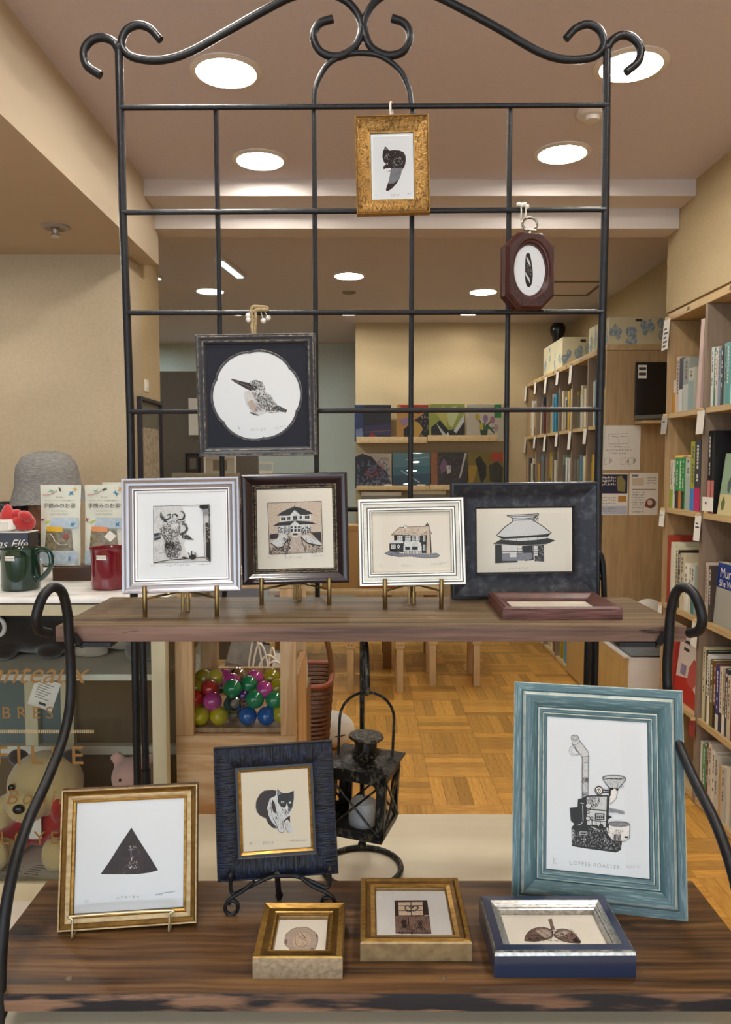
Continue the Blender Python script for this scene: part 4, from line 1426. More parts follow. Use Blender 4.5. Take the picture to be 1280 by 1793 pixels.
def art_roaster(a):
    a.poly([(352, 1200), (380, 1160), (520, 1180), (690, 1205), (720, 1270), (760, 1315), (842, 1320), (832, 1410), (785, 1437), (540, 1412), (355, 1385)], INKS)
    a.poly([(352, 1200), (380, 1160), (515, 1180), (520, 1240), (430, 1250), (360, 1230)], INK)
    a.poly([(355, 1365), (540, 1395), (785, 1418), (832, 1395), (832, 1410), (785, 1437), (540, 1412), (355, 1385)], INK)
    a.line([(522, 1185), (530, 1405)], 6, INK)
    a.poly([(335, 1000), (410, 990), (415, 912), (450, 903), (500, 870), (512, 1182), (390, 1172), (345, 1130)], INK)
    a.poly([(498, 880), (700, 872), (690, 1192), (505, 1172)], INKL)
    a.poly([(505, 890), (620, 885), (640, 960), (560, 1000), (510, 960)], INKH)
    for q in ([(498, 880), (705, 872)], [(700, 872), (690, 1192)], [(690, 1192), (505, 1172)]):
        a.line(q, 13, INK)
    a.line([(712, 870), (705, 1000), (695, 1190)], 20, INK)
    a.line([(500, 1010), (690, 1020)], 14, INKS)
    a.rect(578, 1048, 672, 1112, INK)
    for k in range(4):
        a.ring(598 + k * 18, 1068, 6, 9, 4, WHITEP)
        a.ring(598 + k * 18, 1094, 6, 8, 4, WHITEP, 0, 270)
    a.line([(540, 1120), (690, 1130)], 8, INK)
    for x in (550, 590, 630):
        a.line([(x, 1120), (x + 2, 1165)], 7, INK)
    a.rect(530, 1165, 610, 1182, INK)
    a.ell(640, 1172, 22, 18, INK)
    a.line([(520, 1190), (690, 1200)], 22, INK)
    a.line([(540, 1185), (620, 1215)], 8, INKL)
    for cx, cy, r in ((517, 975, 28), (512, 1102, 22), (512, 1040, 14), (550, 1098, 12), (620, 1225, 12)):
        a.ell(cx, cy, r, r, INKL)
        a.ring(cx, cy, r, r, 8, INK)
    a.line([(460, 970), (465, 1130)], 6, INKL)
    a.line([(440, 950), (472, 955)], 8, INKL)
    a.line([(415, 1170), (440, 1165), (460, 1140)], 6, INKL)
    a.rect(432, 1236, 505, 1268, INKL)
    a.rect(438, 1242, 499, 1262, INKS)
    for y in (1235, 1272, 1312):
        a.ring(368, y, 10, 14, 5, INKL)
    for cx, cy in ((475, 1320), (680, 1300), (690, 1330)):
        a.flecks((cx - 15, cy - 15, cx + 15, cy + 15), 8, INKL, 12, 4, cx)
    a.poly([(455, 488), (517, 462), (512, 862), (500, 875), (455, 895)], INKL)
    a.flecks((458, 500, 512, 870), 60, INKG, 10, 2, 71)
    a.flecks((458, 690, 512, 760), 35, INK, 12, 3, 72)
    a.flecks((455, 830, 505, 890), 30, INK, 12, 3, 73)
    a.line([(455, 488), (455, 895)], 5, INKS)
    a.line([(517, 462), (511, 865)], 5, INKS)
    a.ring(497, 720, 12, 12, 6, INK)
    a.ring(385, 430, 55, 52, 4, INKG)
    a.ring(392, 430, 40, 38, 4, INKG)
    a.poly([(358, 360), (426, 325), (517, 445), (455, 490)], INKL)
    a.line([(358, 360), (455, 490)], 5, INKS)
    a.line([(426, 325), (517, 448), (517, 465)], 5, INKS)
    a.line([(352, 310), (362, 372)], 4, INKS)
    a.line([(418, 300), (430, 345)], 4, INKS)
    a.ell(384, 302, 34, 25, INKL)
    a.ring(384, 302, 34, 25, 5, INKS)
    a.ring(384, 302, 20, 13, 3, INKS)
    a.line([(362, 372), (395, 372), (430, 345)], 4, INKS)
    a.line([(405, 440), (385, 410), (392, 395)], 5, INK)
    for y in (490, 550):
        a.line([(455, y), (515, y - 8)], 3, INKS)
    a.poly([(652, 685), (700, 668), (760, 662), (820, 668), (868, 685), (868, 712), (792, 805), (726, 802), (656, 714)], INKL)
    a.flecks((670, 710, 850, 790), 60, INKG, 20, 2, 74, 1.5)
    for q in ([(652, 685), (700, 670), (760, 664), (820, 668), (868, 685)], [(652, 690), (720, 700), (800, 700), (868, 688)], [(656, 712), (726, 802)], [(868, 712), (792, 805)], [(652, 685), (656, 714)], [(868, 685), (868, 712)]):
        a.line(q, 6, INK)
    a.line([(656, 710), (760, 690), (866, 712)], 4, INKS)
    a.poly([(722, 800), (792, 820), (782, 890), (722, 955)], INKL)
    a.line([(792, 820), (782, 890), (722, 955)], 5, INKS)
    a.line([(720, 795), (800, 805)], 24, INK)
    a.ell(765, 808, 15, 13, INKL)
    a.line([(724, 800), (718, 870)], 18, INK)
    a.line([(650, 812), (720, 818)], 12, INK)
    a.line([(640, 840), (720, 835)], 10, INK)
    a.ell(615, 818, 36, 38, INKL)
    a.ring(615, 818, 36, 38, 9, INK)
    a.ring(610, 822, 18, 20, 6, INK)
    a.line([(600, 850), (620, 800)], 6, INK)
    a.line([(590, 870), (650, 872)], 12, INK)
    a.poly([(715, 985), (740, 1000), (790, 1008), (855, 1022), (862, 1040), (840, 1048), (785, 1034), (720, 1035)], INKG)
    a.poly([(700, 1060), (745, 1078), (725, 1090), (700, 1108)], INK)
    a.poly([(705, 1140), (800, 1125), (912, 1150), (910, 1290), (862, 1316), (750, 1312), (700, 1250)], INKL)
    a.ell(808, 1148, 100, 22, INKG)
    a.ring(808, 1148, 102, 23, 5, INK)
    a.line([(912, 1150), (910, 1290), (862, 1318), (750, 1314)], 5, INK)
    a.line([(705, 1145), (715, 1230), (690, 1260), (745, 1312)], 8, INK)
    a.flecks((745, 1200, 840, 1240), 26, INKS, 14, 3, 75)
    for x in range(765, 835, 14):
        a.line([(x, 1248), (x - 3, 1310)], 9, INK)
    a.rect(862, 1266, 900, 1284, INK)
    a.flecks((395, 1260, 820, 1390), 120, INK, 10, 3, 76)
    a.line([(172, 1510), (180, 1500), (178, 1545)], 4, PENCIL)
    a.line([(200, 1508), (176, 1565)], 3, PENCIL)
    a.scrib(190, 212, 1555, 10, n=1)
    a.scrib(880, 1025, 1570, 12, n=7)


m_ = .0555
tT = thing('framed_picture', 'large teal washed frame with a coffee roasting machine print', 'picture frame', frame_matrix(.3707, 1.185, .7845, -11.44, 14.19, 0))
tw_, th_ = .2722, .3534
pt = [(0, .02, 1), (0, .0065, 1), (.0015, .0045, TEAE), (.003, .0045, 1), (.0125, .0055, 1), (.015, .0058, TEAD), (.0175, .0015, TEAE), (.0195, .0002, TEAE), (.021, .0003, 1), (.027, .0012, 1), (.034, .0042, 1), (.0385, .0075, 1), (.0405, .0072, TEAD), (.0425, .0058, TEAE),
      (.044, .0062, 1), (.0475, .0068, 1), (.0485, .0082, TEAD), (.05, .0075, TEAE), (.0515, .0082, 1), (.0545, .0088, 1), (m_, .0125, TEAD)]
rails(tT, tw_, th_, [(a, b, TEX if c == 1 else c) for a, b, c in pt])
for o in list(tT.children):
    zs = [v.co.z for v in o.data.vertices]
    if max(zs) - min(zs) > .2:
        for i, s in enumerate(o.data.materials):
            if s == TEX:
                o.data.materials[i] = TEZ
x0, x1, z0, z1 = -tw_ / 2 + m_, tw_ / 2 - m_, m_, th_ - m_
MB().box(x0 - .002, x1 + .002, .0137, .019, z0 - .002, z1 + .002, BACK).build('backing', tT, ang=0)
MB().box(x0 - .001, x1 + .001, .0125, .0136, z0 - .001, z1 + .001, WHITEP).build('paper', tT, ang=0)
cor = [(120, 100), (1075, 140), (1110, 1695), (108, 1620)]
a_ = Art(cor, (x0, x1, z0, z1), .0125)
art_roaster(a_)
pr_ = a_.build(tT)
xa, za = a_.h(575, 1568)
put_text('lettering', pr_, 'COFFEE ROASTER', .0086, PENCIL, Matrix.Translation((xa, .0121, za - .003)) @ UP_FRONT, spacing=1.2)
MB().add([(x0, .009, z0), (x1, .009, z0), (x1, .009, z1), (x0, .009, z1)], [(0, 1, 2, 3)], GLASS).build('glass', tT, ang=0, fix=False)
MB().box(-.03, .03, .020, .024, .02, .26, BACK).build('back_strut', tT)

# --- three frames lying on the lower board
def art_bun(a):
    o = [(395, 480), (430, 440), (480, 395), (560, 372), (660, 372), (730, 410), (790, 460), (815, 510), (815, 600), (790, 680), (740, 712), (600, 724), (500, 710), (440, 650), (392, 600)]
    a.poly(o, INKT, 3)
    a.ell(610, 560, 120, 110, INKP)
    a.line(o + [o[0]], 6, INKM, 3)
    a.line([(560, 470), (590, 520), (640, 540), (680, 590)], 8, INKM, 3)
    a.line([(600, 460), (640, 510), (670, 530)], 9, INKS, 3)
    a.line([(520, 500), (530, 580), (560, 640), (640, 650), (700, 620)], 6, INKM, 3)
    a.line([(640, 590), (650, 630), (690, 600)], 7, INKM, 3)
    a.flecks((420, 420, 800, 700), 60, INKM, 14, 3, 81)
    a.ell(798, 500, 14, 18, INKM)
    a.ell(755, 680, 18, 14, INKM)
    a.ell(410, 585, 16, 34, INKM)


GLF = mat('champagne_front', '#a8957a', 0.5, 0.35, col2='#8a785f', scale=(120, 120, 260), lo=.35, hi=.65, bump=.3)
picture('framed_picture', 'smallest gold frame lying flat with a round bun print', flat_matrix(-.0945, 1.03, .815), .125, .133,
        [(0, .032, GLF), (0, .002, GLF), (.001, 0, GLD1), (.009, .0035, GLD1), (.011, .004, GLD2), (.018, .0035, GLD2), (.0195, .0045, GLD1), (.022, .0045, GLD1), (.0235, .0062, GLD2), (.025, .0065, GLD2), (.026, .012, GLD3)], .012,
        IVORYP, art_bun, [(300, 262), (920, 258), (920, 735), (265, 738)])


def art_door(a):
    a.poly([(395, 292), (730, 290), (778, 650), (410, 648)], INKB)
    a.poly([(400, 462), (745, 460), (772, 645), (412, 643)], INKM)
    a.flecks((420, 300, 740, 640), 90, INKB, 30, 5, 91, 1.4)
    a.poly([(433, 320), (682, 315), (692, 458), (443, 460)], INKP)
    for q, w_ in (([(562, 315), (572, 460)], 9), ([(436, 358), (684, 355)], 6), ([(440, 412), (690, 408)], 6)):
        a.line(q, w_, INKB)
    a.line([(566, 420), (535, 420), (505, 385), (515, 362), (545, 362), (568, 385), (590, 365), (625, 362), (638, 382), (615, 405), (580, 415)], 15, INKS, 3)
    a.line([(540, 425), (600, 365)], 5, INKB)
    a.poly([(632, 515), (688, 515), (692, 598), (638, 600)], INKB)
    a.ring(662, 555, 24, 34, 5, INKM)
    a.poly([(470, 510), (520, 510), (525, 590), (478, 592)], INKB)
    a.line([(540, 480), (550, 620)], 6, INKB)
    a.line([(702, 462), (752, 460)], 7, INKP)
    a.line([(410, 648), (778, 650)], 8, INKB)


picture('framed_picture', 'gold frame lying flat with a brown door print', flat_matrix(.073, 1.068, .813), .1615, .174,
        [(0, .030, GLD3), (0, .004, GLD3), (.0015, .0015, GLD3), (.003, .001, GLD1), (.0075, .0, GLD1), (.010, .0025, GLD2), (.016, .0035, GLD2), (.020, .0045, GLD1), (.0225, .005, GLD1), (.024, .0065, GLD2), (.025, .0105, GLD3)], .0105,
        WHITEP, art_door, [(205, 190), (905, 190), (1000, 692), (222, 692)])


def art_seed(a):
    for o in ([(385, 375), (400, 330), (450, 285), (520, 272), (580, 285), (605, 310), (600, 345), (560, 365), (480, 380), (420, 380)], [(610, 330), (650, 285), (720, 290), (780, 330), (825, 390), (770, 392), (720, 388), (650, 365)]):
        a.poly(o, INKM, 3)
        a.line(o + [o[0]], 4, INKB, 3)
    a.flecks((400, 330, 540, 375), 40, INKB, 18, 3, 94, .2)
    a.poly([(470, 300), (540, 285), (595, 310), (590, 345), (540, 355)], INKT)
    a.poly([(620, 320), (680, 300), (730, 310), (690, 340), (640, 350)], INKT)
    a.poly([(785, 350), (825, 390), (780, 391), (755, 372)], INKB)
    a.poly([(565, 215), (595, 208), (605, 250), (622, 292), (590, 294), (580, 250)], INKM)
    a.line([(600, 300), (605, 340)], 8, INKB)
    a.flecks((400, 290, 800, 380), 60, INKB, 16, 3, 95, .3)


NVY = mat('navy_gloss_paint', '#1e2b49', 0.28, coat=.4)
NVS = mat('silver_leaf', '#c9c7c0', 0.3, 0.75, col2='#8f8c86', scale=(150, 150, 300), lo=.35, hi=.7)
picture('framed_picture', 'deep navy box frame with silver slip lying flat, winged seed print inside', flat_matrix(.2785, 1.0325, .822, .3), .198, .14,
        [(0, .039, NVY), (0, .0075, NVY), (.0003, .007, NVS), (.0012, .002, NVS), (.003, .001, RUB), (.0032, .0003, NVY), (.015, 0, NVY), (.0165, .0015, NVS), (.020, .0035, NVS), (.0205, .005, NVS), (.0235, .0065, NVS), (.024, .008, RUB), (.027, .009, NVS), (.0275, .016, NVS)], .0165,
        IVORYP, art_seed, [(210, 183), (895, 178), (1060, 445), (270, 450)])

# ------------------------------------------------------------------ lantern on its hook stand
AGED = mat('aged_black_metal', '#100f0c', 0.4, 0.3, col2='#6a6250', scale=(150, 150, 60), lo=.52, hi=.72, bump=.6, bscale=(240, 240, 240), detail=6)
ls = thing('lantern_stand', 'black iron hook stand with ring base holding the lantern', 'lantern stand', (-.007, 1.472, .70))
MB().tube([(.077 * math.cos(2 * math.pi * k / 40), .077 * math.sin(2 * math.pi * k / 40), .0055) for k in range(40)], .0055, AGED, 10, True).build('ring_base', ls)
MB().tube(spline([(0, .077, .009), (0, .078, .03), (0, .077, .2), (0, .076, .40), (.001, .062, .447), (.004, .035, .455), (.007, .012, .435), (.009, .0, .39), (.0095, -.004, .365), (.0095, .004, .354), (.0095, .012, .358)], 6),
          [.0052] * 31 + [.0068] * 30, AGED, 10).build('hook_rod', ls)
MB().ball((0, .077, .012), .009, AGED, 10, 8).build('weld', ls)
LAN = Matrix.Translation((-.0065, 1.472, .79)) @ Matrix.Rotation(R(2.5), 4, 'Y') @ Matrix.Rotation(R(-62 + 45), 4, 'Z')
la = thing('lantern', 'black metal square lantern with braced sides and a white candle hanging on a hook', 'lantern', LAN)
q = .055
zt = .128
MB().box(-q, q, -q, q, -.004, .004, AGED, .001).build('floor_plate', la)
for sx in (-1, 1):
    for sy in (-1, 1):
        MB().box(sx * q - .014 * (sx > 0), sx * q + .014 * (sx < 0), sy * q - .0025, sy * q + .0025, .004, zt, AGED).box(sx * q - .0025, sx * q + .0025, sy * q - .014 * (sy > 0), sy * q + .014 * (sy < 0), .004, zt, AGED).build('corner_post', la, ang=0)
for k in range(4):
    M4 = Matrix.Rotation(k * math.pi / 2, 4, 'Z')
    MB().box(-q, q, -q - .0025, -q + .001, zt - .02, zt, AGED).xf(M4).build('top_rim', la, ang=0)
    MB().box(-q, q, -q - .0025, -q + .001, .004, .014, AGED).xf(M4).build('bottom_rim', la, ang=0)
    MB().tube([(-q + .005, -q - .003, .012), (q - .005, -q - .003, zt - .018)], .0022, AGED, 8).tube([(q - .005, -q - .0045, .012), (-q + .005, -q - .0045, zt - .018)], .0022, AGED, 8).xf(M4).build('cross_brace', la)
    MB().add([(-q + .004, -q + .0005, .014), (q - .004, -q + .0005, .014), (q - .004, -q + .0005, zt - .018), (-q + .004, -q + .0005, zt - .018)], [(0, 1, 2, 3)], CLEAR).xf(M4).build('pane', la, ang=0, fix=False)
# hipped roof: square eaves easing into a round collar
rf = MB()
K = 32
lev = []
for t_, zz in ((0, zt + .001), (0, zt + .005), (.3, zt + .010), (.55, zt + .014), (.8, zt + .019), (1, zt + .027)):
    rg = []
    for k in range(K):
        a = 2 * math.pi * k / K
        c, s = math.cos(a), math.sin(a)
        sq = .065 / max(abs(c), abs(s))
        r_ = sq * (1 - t_) + (.020) * t_
        r_ = min(r_, sq)
        rg.append((r_ * c, r_ * s, zz))
    lev.append(rg)
for i in range(5):
    rf.add(lev[i] + lev[i + 1], [(k, (k + 1) % K, K + (k + 1) % K, K + k) for k in range(K)], AGED)
rf.add(lev[0], [tuple(range(K))], AGED)
rf.build('roof', la, ang=25)
MB().lathe([(.0215, zt + .021), (.0215, zt + .046), (.018, zt + .048)], AGED, 24).build('collar', la)
MB().lathe([(.030, zt + .045), (.0345, zt + .049), (.033, zt + .053), (.02, zt + .056), (0, zt + .057)], mat('woven_metal', '#2a2721', 0.45, 0.5, col2='#77705e', scale=(170, 170, 170), lo=.45, hi=.65, bump=1.0), 28).build('cap', la)
ang_ = R(62 - 45)
hx, hy = .053 * math.cos(ang_), .053 * math.sin(ang_)
hp = [(-hx, -hy, zt + .012), (-hx, -hy, zt + .075)] + [(-hx * math.cos(R(a)), -hy * math.cos(R(a)), zt + .085 + .053 * math.sin(R(a))) for a in range(0, 181, 15)] + [(hx, hy, zt + .075), (hx, hy, zt + .012)]
MB().tube(hp, .0028, AGED, 8).build('handle', la)
CAN = mat('candle_wax', '#e4e2dd', 0.5, spec=.3)
cn = MB().lathe([(.026, .004), (.0275, .01), (.0275, .042), (.024, .050), (.012, .056), (0, .057)], CAN, 24).build('candle', la)
MB().tube([(0, 0, .056), (.001, 0, .066)], .0012, BLN, 6).build('wick', cn)

# ------------------------------------------------------------------ bookcases on the right
OAK = mat('light_oak_board', '#b3966c', 0.5, col2='#a3855c', scale=(60, 60, 5), lo=.35, hi=.65, bump=.1)
OAKL = mat('light_oak_edge', '#c7ab7c', 0.5, col2='#b99b6b', scale=(30, 4, 60))
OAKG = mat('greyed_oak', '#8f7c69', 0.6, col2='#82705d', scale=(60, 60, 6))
OAKD = mat('shelf_back', '#6a553c', 0.7)
TIERS = [0.03, .385, .822, 1.285, 1.736]
BX = 1.45


def bookcase(name, label, y0, y1, ny, plugs):
    t = thing(name, label, 'bookcase', (0, 0, 0))
    D = .385 if y1 < 4 else .385
    bay = (y1 - y0 - .025) / ny
    for k in range(ny + 1):
        yy = y0 + bay * k
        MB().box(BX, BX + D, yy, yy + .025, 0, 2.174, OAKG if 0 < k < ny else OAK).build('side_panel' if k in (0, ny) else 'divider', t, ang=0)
    for k in range(ny):
        a, b = y0 + bay * k + .026, y0 + bay * (k + 1) - .001
        for z in TIERS:
            MB().box(BX + .002, BX + D - .006, a, b, z - .024, z, OAKL).build('shelf', t, ang=0)
    MB().box(BX, BX + D, y0, y1, 2.176, 2.21, OAKL, .002).build('top_rail', t)
    MB().box(BX + D - .005, BX + D, y0 + .026, y1 - .026, .01, 2.174, OAKD).build('back_panel', t, ang=0)
    for k in range(ny):
        yy = y0 + bay * (k + .5)
        mb = MB().box(-.0012, .001, -.014, .014, -.008, .008, mat('metal_plate', '#6f6047', .4, .6), .0008)
        mb.build('name_plate', t, loc=(BX - .0005, yy, 2.193))
    return t


bookcase('bookcase', 'light oak bookcase at the picture edge, nearer to the stand, full of books', 2.90, 3.745, 2, True)
bookcase('bookcase', 'light oak bookcase farther back with patterned boxes on top', 4.68, 6.97, 6, True)

BC = {}


def bookcol(c):
    if c not in BC:
        BC[c] = mat('book_' + c.strip('#'), c, 0.45)
    return BC[c]


PAGES = mat('book_pages', '#ddd2b8', 0.8, col2='#cbbf a3'.replace(' ', ''), scale=(40, 900, 40))
TITLE = mat('spine_print_dark', '#2d2b2a', .6)
TITLW = mat('spine_print_pale', '#dcd8cc', .6)
GREYT0 = mat('spine_print_mid', '#6b6660', .6)


def book(label, cat_group, x, y, z, t, h, d, col, split=None, col2=None, band=None, lean=0.0, title=None, parts=True, name='book'):
    """closed book, spine towards -x; y = middle of its thickness"""
    M = Matrix.Translation((x, y, z)) @ Matrix.Rotation(lean, 4, 'X')
    th = t / 2
    c = bookcol(col)
    mb = MB().box(0, .003, -th, th, 0, h, c).box(.003, d, -th, -th + .0018, 0, h, c).box(.003, d, th - .0018, th, 0, h, c)
    if not parts:
        mb = MB().box(0, d, -th, th, 0, h, c)
        if split:
            mb.box(-.0004, 0, -th, th, 0, h * split, bookcol(col2))
    o = mb.build(name, ang=0)
    o.matrix_world = M
    tag(o, label, 'book', cat_group)
    if parts:
        MB().box(.004, d - .004, -th + .002, th - .002, .003, h - .003, PAGES).build('page_block', o, ang=0)
        if split:
            MB().box(-.0006, 0, -th, th, .0005, h * split, bookcol(col2)).build('cover_band', o, ang=0)
        if title:
            mb = MB()
            rnd = random.Random(label)
            z1 = h * .93
            while z1 > h * (split + .1 if split else .35):
                dz = rnd.uniform(.008, .018)
                mb.box(-.0008, 0, -th * .26, th * .26, z1 - dz, z1, GREYT0 if title == 'd' else TITLW)
                z1 -= dz + .004
                if rnd.random() > .8:
                    z1 -= .02
            tag(mb.build('spine_title', o, ang=0), kind='stuff')
    return o


ORD = ['first', 'second', 'third', 'fourth', 'fifth', 'sixth', 'seventh', 'eighth', 'ninth', 'tenth', 'eleventh', 'twelfth', 'thirteenth']
TN = {4: 'top shelf', 3: 'second shelf', 2: 'third shelf', 1: 'fourth shelf', 0: 'bottom shelf'}
# thickness cm, height cm, colour, colour word, split, lower colour, title
near = {
    (4, 'A'): [(1.8, 15.5, '#d9cdb6', 'cream and yellow', .62, '#c98f1f', 0), (2.2, 26, '#cbb7a2', 'pale beige', 0, 0, 'd'), (2.2, 25, '#272c48', 'navy and white', .42, '#d4d6d3', 0), (4.0, 24.5, '#8c8f86', 'grey', .5, '#b9bdb4', 'd'),
               (3.4, 19, '#b9b8a6', 'grey patterned', .7, '#8ba0a1', 'd')],
    (4, 'B'): [(2.0, 25, '#dfe2da', 'white', 0, 0, 'd'), (2.8, 24.5, '#3f7d5c', 'green', 0, 0, 'w'), (2.0, 24.5, '#d6c8bd', 'pale pinkish', 0, 0, 'd'), (2.2, 24, '#8796a8', 'blue grey', 0, 0, 'd'), (1.6, 24, '#3f4747', 'dark grey', 0, 0, 'w'),
               (2.8, 25, '#7fa097', 'grey green', 0, 0, 'd'), (3.2, 25, '#5f9b98', 'teal', 0, 0, 'w'), (1.8, 24.5, '#dfe3dd', 'thin white', 0, 0, 'd'), (3.0, 25.5, '#1d2a29', 'black', .35, '#2f4d49', 'w'), (2.6, 25.5, '#2e5a57', 'dark teal', 0, 0, 'w'),
               (2.6, 25, '#33423f', 'green black', 0, 0, 'w')],
    (3, 'A'): [(2.6, 23, '#d8d4c0', 'white and lime', .38, '#8fae2f', 'd'), (1.8, 18.5, '#d3d0cc', 'thin pale', 0, 0, 'd'), (2.8, 24, '#2c9148', 'green with black foot', .35, '#2b2a26', 'w'), (2.4, 24, '#37a055', 'green with orange foot', .35, '#c8772b', 'w'),
               (2.4, 24, '#2c9148', 'bright green', .35, '#23352c', 'w'), (4.0, 24.5, '#b7bfb6', 'grey white', .62, '#a9b1ac', 'd'), (3.6, 31, '#9aa02c', 'olive with blue foot', .32, '#3f7fc0', 'd'), (4.4, 31.5, '#3a3b42', 'charcoal with pink foot', .33, '#c02a63', 'w')],
    (3, 'B'): [(2.6, 35, '#121214', 'tall black with pink foot', .4, '#cf837b', 'w'), (2.6, 35, '#17171a', 'second tall black', .4, '#c7766e', 0)],
    (2, 'A'): [(2.0, 33, '#a23a26', 'red', 0, 0, 0), (2.4, 30, '#d8d6ba', 'white with lime rim', .9, '#d9d5c4', 'd'), (2.8, 28.5, '#d3cba9', 'ivory', 0, 0, 'd'), (2.0, 27, '#262423', 'black', 0, 0, 'w'), (2.6, 26, '#c9bea0', 'tan white', 0, 0, 'd'),
               (2.2, 22, '#e0dccb', 'short white', 0, 0, 'd'), (2.2, 22, '#d9d3bd', 'short cream', 0, 0, 'd'), (2.2, 22, '#bfc7ba', 'short pale green', .5, '#4f7d80', 'd')],
    (2, 'B'): [(2.4, 25, '#c2b3a2', 'beige', 0, 0, 'd'), (2.4, 24, '#463a33', 'dark brown patterned', 0, 0, 'w')],
    (1, 'B'): [(2.6, 32, '#cfc8a4', 'yellowish cream', 0, 0, 'd'), (2.4, 31, '#2f3a32', 'dark green', .3, '#6d6532', 'w'), (2.4, 30, '#e2e1da', 'white', 0, 0, 'd'), (3.0, 28.5, '#6c6236', 'olive', 0, 0, 'w'), (2.0, 28, '#7a4a33', 'brown', .35, '#24211f', 'w'),
               (2.6, 27, '#2c3a84', 'deep blue', .25, '#d7d3c4', 'w'), (2.4, 27.5, '#d6ceb4', 'cream white', .3, '#34312e', 'd'), (2.4, 27, '#b9a892', 'tan', .3, '#e0dfda', 'd'), (2.6, 28, '#33404d', 'slate', 0, 0, 'w'), (2.6, 26, '#c7bda3', 'sand', 0, 0, 'd'),
               (2.6, 27, '#8d4f3d', 'rust', 0, 0, 'w')],
    (0, 'B'): [(2.4, 26, '#d5dcd3', 'white green', 0, 0, 0), (3.2, 25.5, '#4f8a5a', 'green', 0, 0, 'w'), (1.6, 26.5, '#7d3545', 'maroon', 0, 0, 'w'), (3.0, 28, '#cfc8b4', 'ivory', 0, 0, 'd'), (3.0, 26, '#d8d6cc', 'white', 0, 0, 'd'), (3.4, 25, '#c2c2b8', 'light grey', 0, 0, 'd'),
               (2.4, 22, '#c49d55', 'ochre', 0, 0, 0), (3.6, 23, '#b6b2a7', 'grey', 0, 0, 'd'), (3.2, 24, '#d1cdbf', 'off white', 0, 0, 0), (3.2, 24, '#a9a79d', 'warm grey', 0, 0, 'd')],
    (1, 'A'): [(2.6, 26, '#c9b89a', 'buff', 0, 0, 'd'), (2.2, 28, '#b0392f', 'red', .5, '#dcd6cb', 'w')],
}
YA, YB = 3.712, 3.299
for (ti, bay), lst in near.items():
    cur = YA if bay == 'A' else YB
    for i, (t, h, c, w_, sp, c2, ti_) in enumerate(lst):
        t, h = t / 100 * {(4, 'A'): 1.75, (3, 'A'): 1.35, (2, 'A'): 1.6}.get((ti, bay), 1.0), h / 100
        d = random.uniform(.15, .19)
        lab = '%s book, %s from far end, %s, %s bay, nearer bookcase' % (w_, ORD[i], TN[ti], 'far' if bay == 'A' else 'near')
        book(lab, 'books in the nearer bookcase', BX + .012 + random.uniform(0, .008), cur - t / 2, TIERS[ti] + .0005, t, h, d, c, sp or None, c2 or None, title=ti_ or None)
        cur -= t + .0012
# the tall pinkish album leaning on the divider
book('tall thin pale pink album leaning on the divider, top shelf of the nearer bookcase', 'books in the nearer bookcase', BX + .008, 3.405, TIERS[4] + .0015, .036, .385, .2, '#cdb2a8', lean=R(4.5))
g3 = book('yellow paperback tipped flat on top of the green books, second shelf, nearer bookcase', 'books in the nearer bookcase', BX + .03, 3.60, TIERS[3] + .2415, .012, .18, .12, '#d9a92b')
g3.matrix_world = Matrix.Translation((BX + .02, 3.665, TIERS[3] + .245)) @ Matrix.Rotation(R(28), 4, 'Y') @ Matrix.Rotation(R(90), 4, 'X')
cv = MB().ball((-.0008, 0, .12), (.001, .0045, .03), bookcol('#8a4a2a'), 12, 6).build('cover_art', g3)


def face_out(name, label, x, yl, z, w, h, t, col, lean=5, cat='book', grp='books in the nearer bookcase'):
    """book or card whose front faces the aisle (-x); yl = its far edge"""
    M = Matrix.Translation((x, yl, z)) @ Matrix.Rotation(R(lean), 4, 'Y') @ Matrix.Rotation(R(-90), 4, 'Z')
    th = thing(name, label, cat, M, grp)
    MB().box(0, w, -.0012, .0005, 0, h, bookcol(col)).build('front_cover', th, ang=0)
    if t > .004:
        MB().box(.002, w - .002, .0006, t - .001, .002, h - .002, PAGES).build('page_block', th, ang=0)
        MB().box(0, w, t - .001, t, 0, h, bookcol(col)).build('back_cover', th, ang=0)
        MB().box(-.0012, .0018, -.0012, t, 0, h, bookcol(col)).build('spine', th, ang=0)
    return th


def on_cover(th, name, pts, m, lift=.0016):
    return MB().add([(a, -.0012 - lift * .15, b) for a, b in pts], [tuple(range(len(pts)))], m).build(name, th, ang=0, fix=False)


mu = face_out('book', 'grey hardback shown face out with a blue title block, third shelf of the nearer bookcase', BX + .03, 3.245, TIERS[2] + .001, .21, .262, .03, '#a3a296', 4)
on_cover(mu, 'title_block', [(0, .155), (.21, .155), (.21, .258), (0, .258)], bookcol('#17337c'))
put_text('lettering', mu, 'Murder', .058, TITLW, Matrix.Translation((.022, -.0018, .2)) @ UP_FRONT, align='LEFT')
put_text('lettering', mu, 'She Wrote', .04, TITLW, Matrix.Translation((.022, -.0018, .162)) @ UP_FRONT, align='LEFT')
gb = face_out('book', 'small sage green book with cream foot standing face out, second shelf, nearer bookcase', BX + .02, 3.215, TIERS[3] + .001, .135, .255, .02, '#8ea687', 7)
on_cover(gb, 'cover_band', [(0, .0), (.135, 0), (.135, .085), (0, .085)], bookcol('#cbbd8b'))
on_cover(gb, 'cover_art', [(.03, .02), (.05, .02), (.057, .05), (.04, .078), (.022, .05)], bookcol('#5d6b3a'), .003)
on_cover(gb, 'cover_art', [(.06, .1), (.08, .09), (.09, .13), (.07, .16), (.055, .13)], bookcol('#4d5a52'), .003)
bb = face_out('book', 'black picture book standing face out behind the sage book, nearer bookcase', BX + .10, 3.235, TIERS[3] + .001, .25, .34, .012, '#0e0e10', 3)
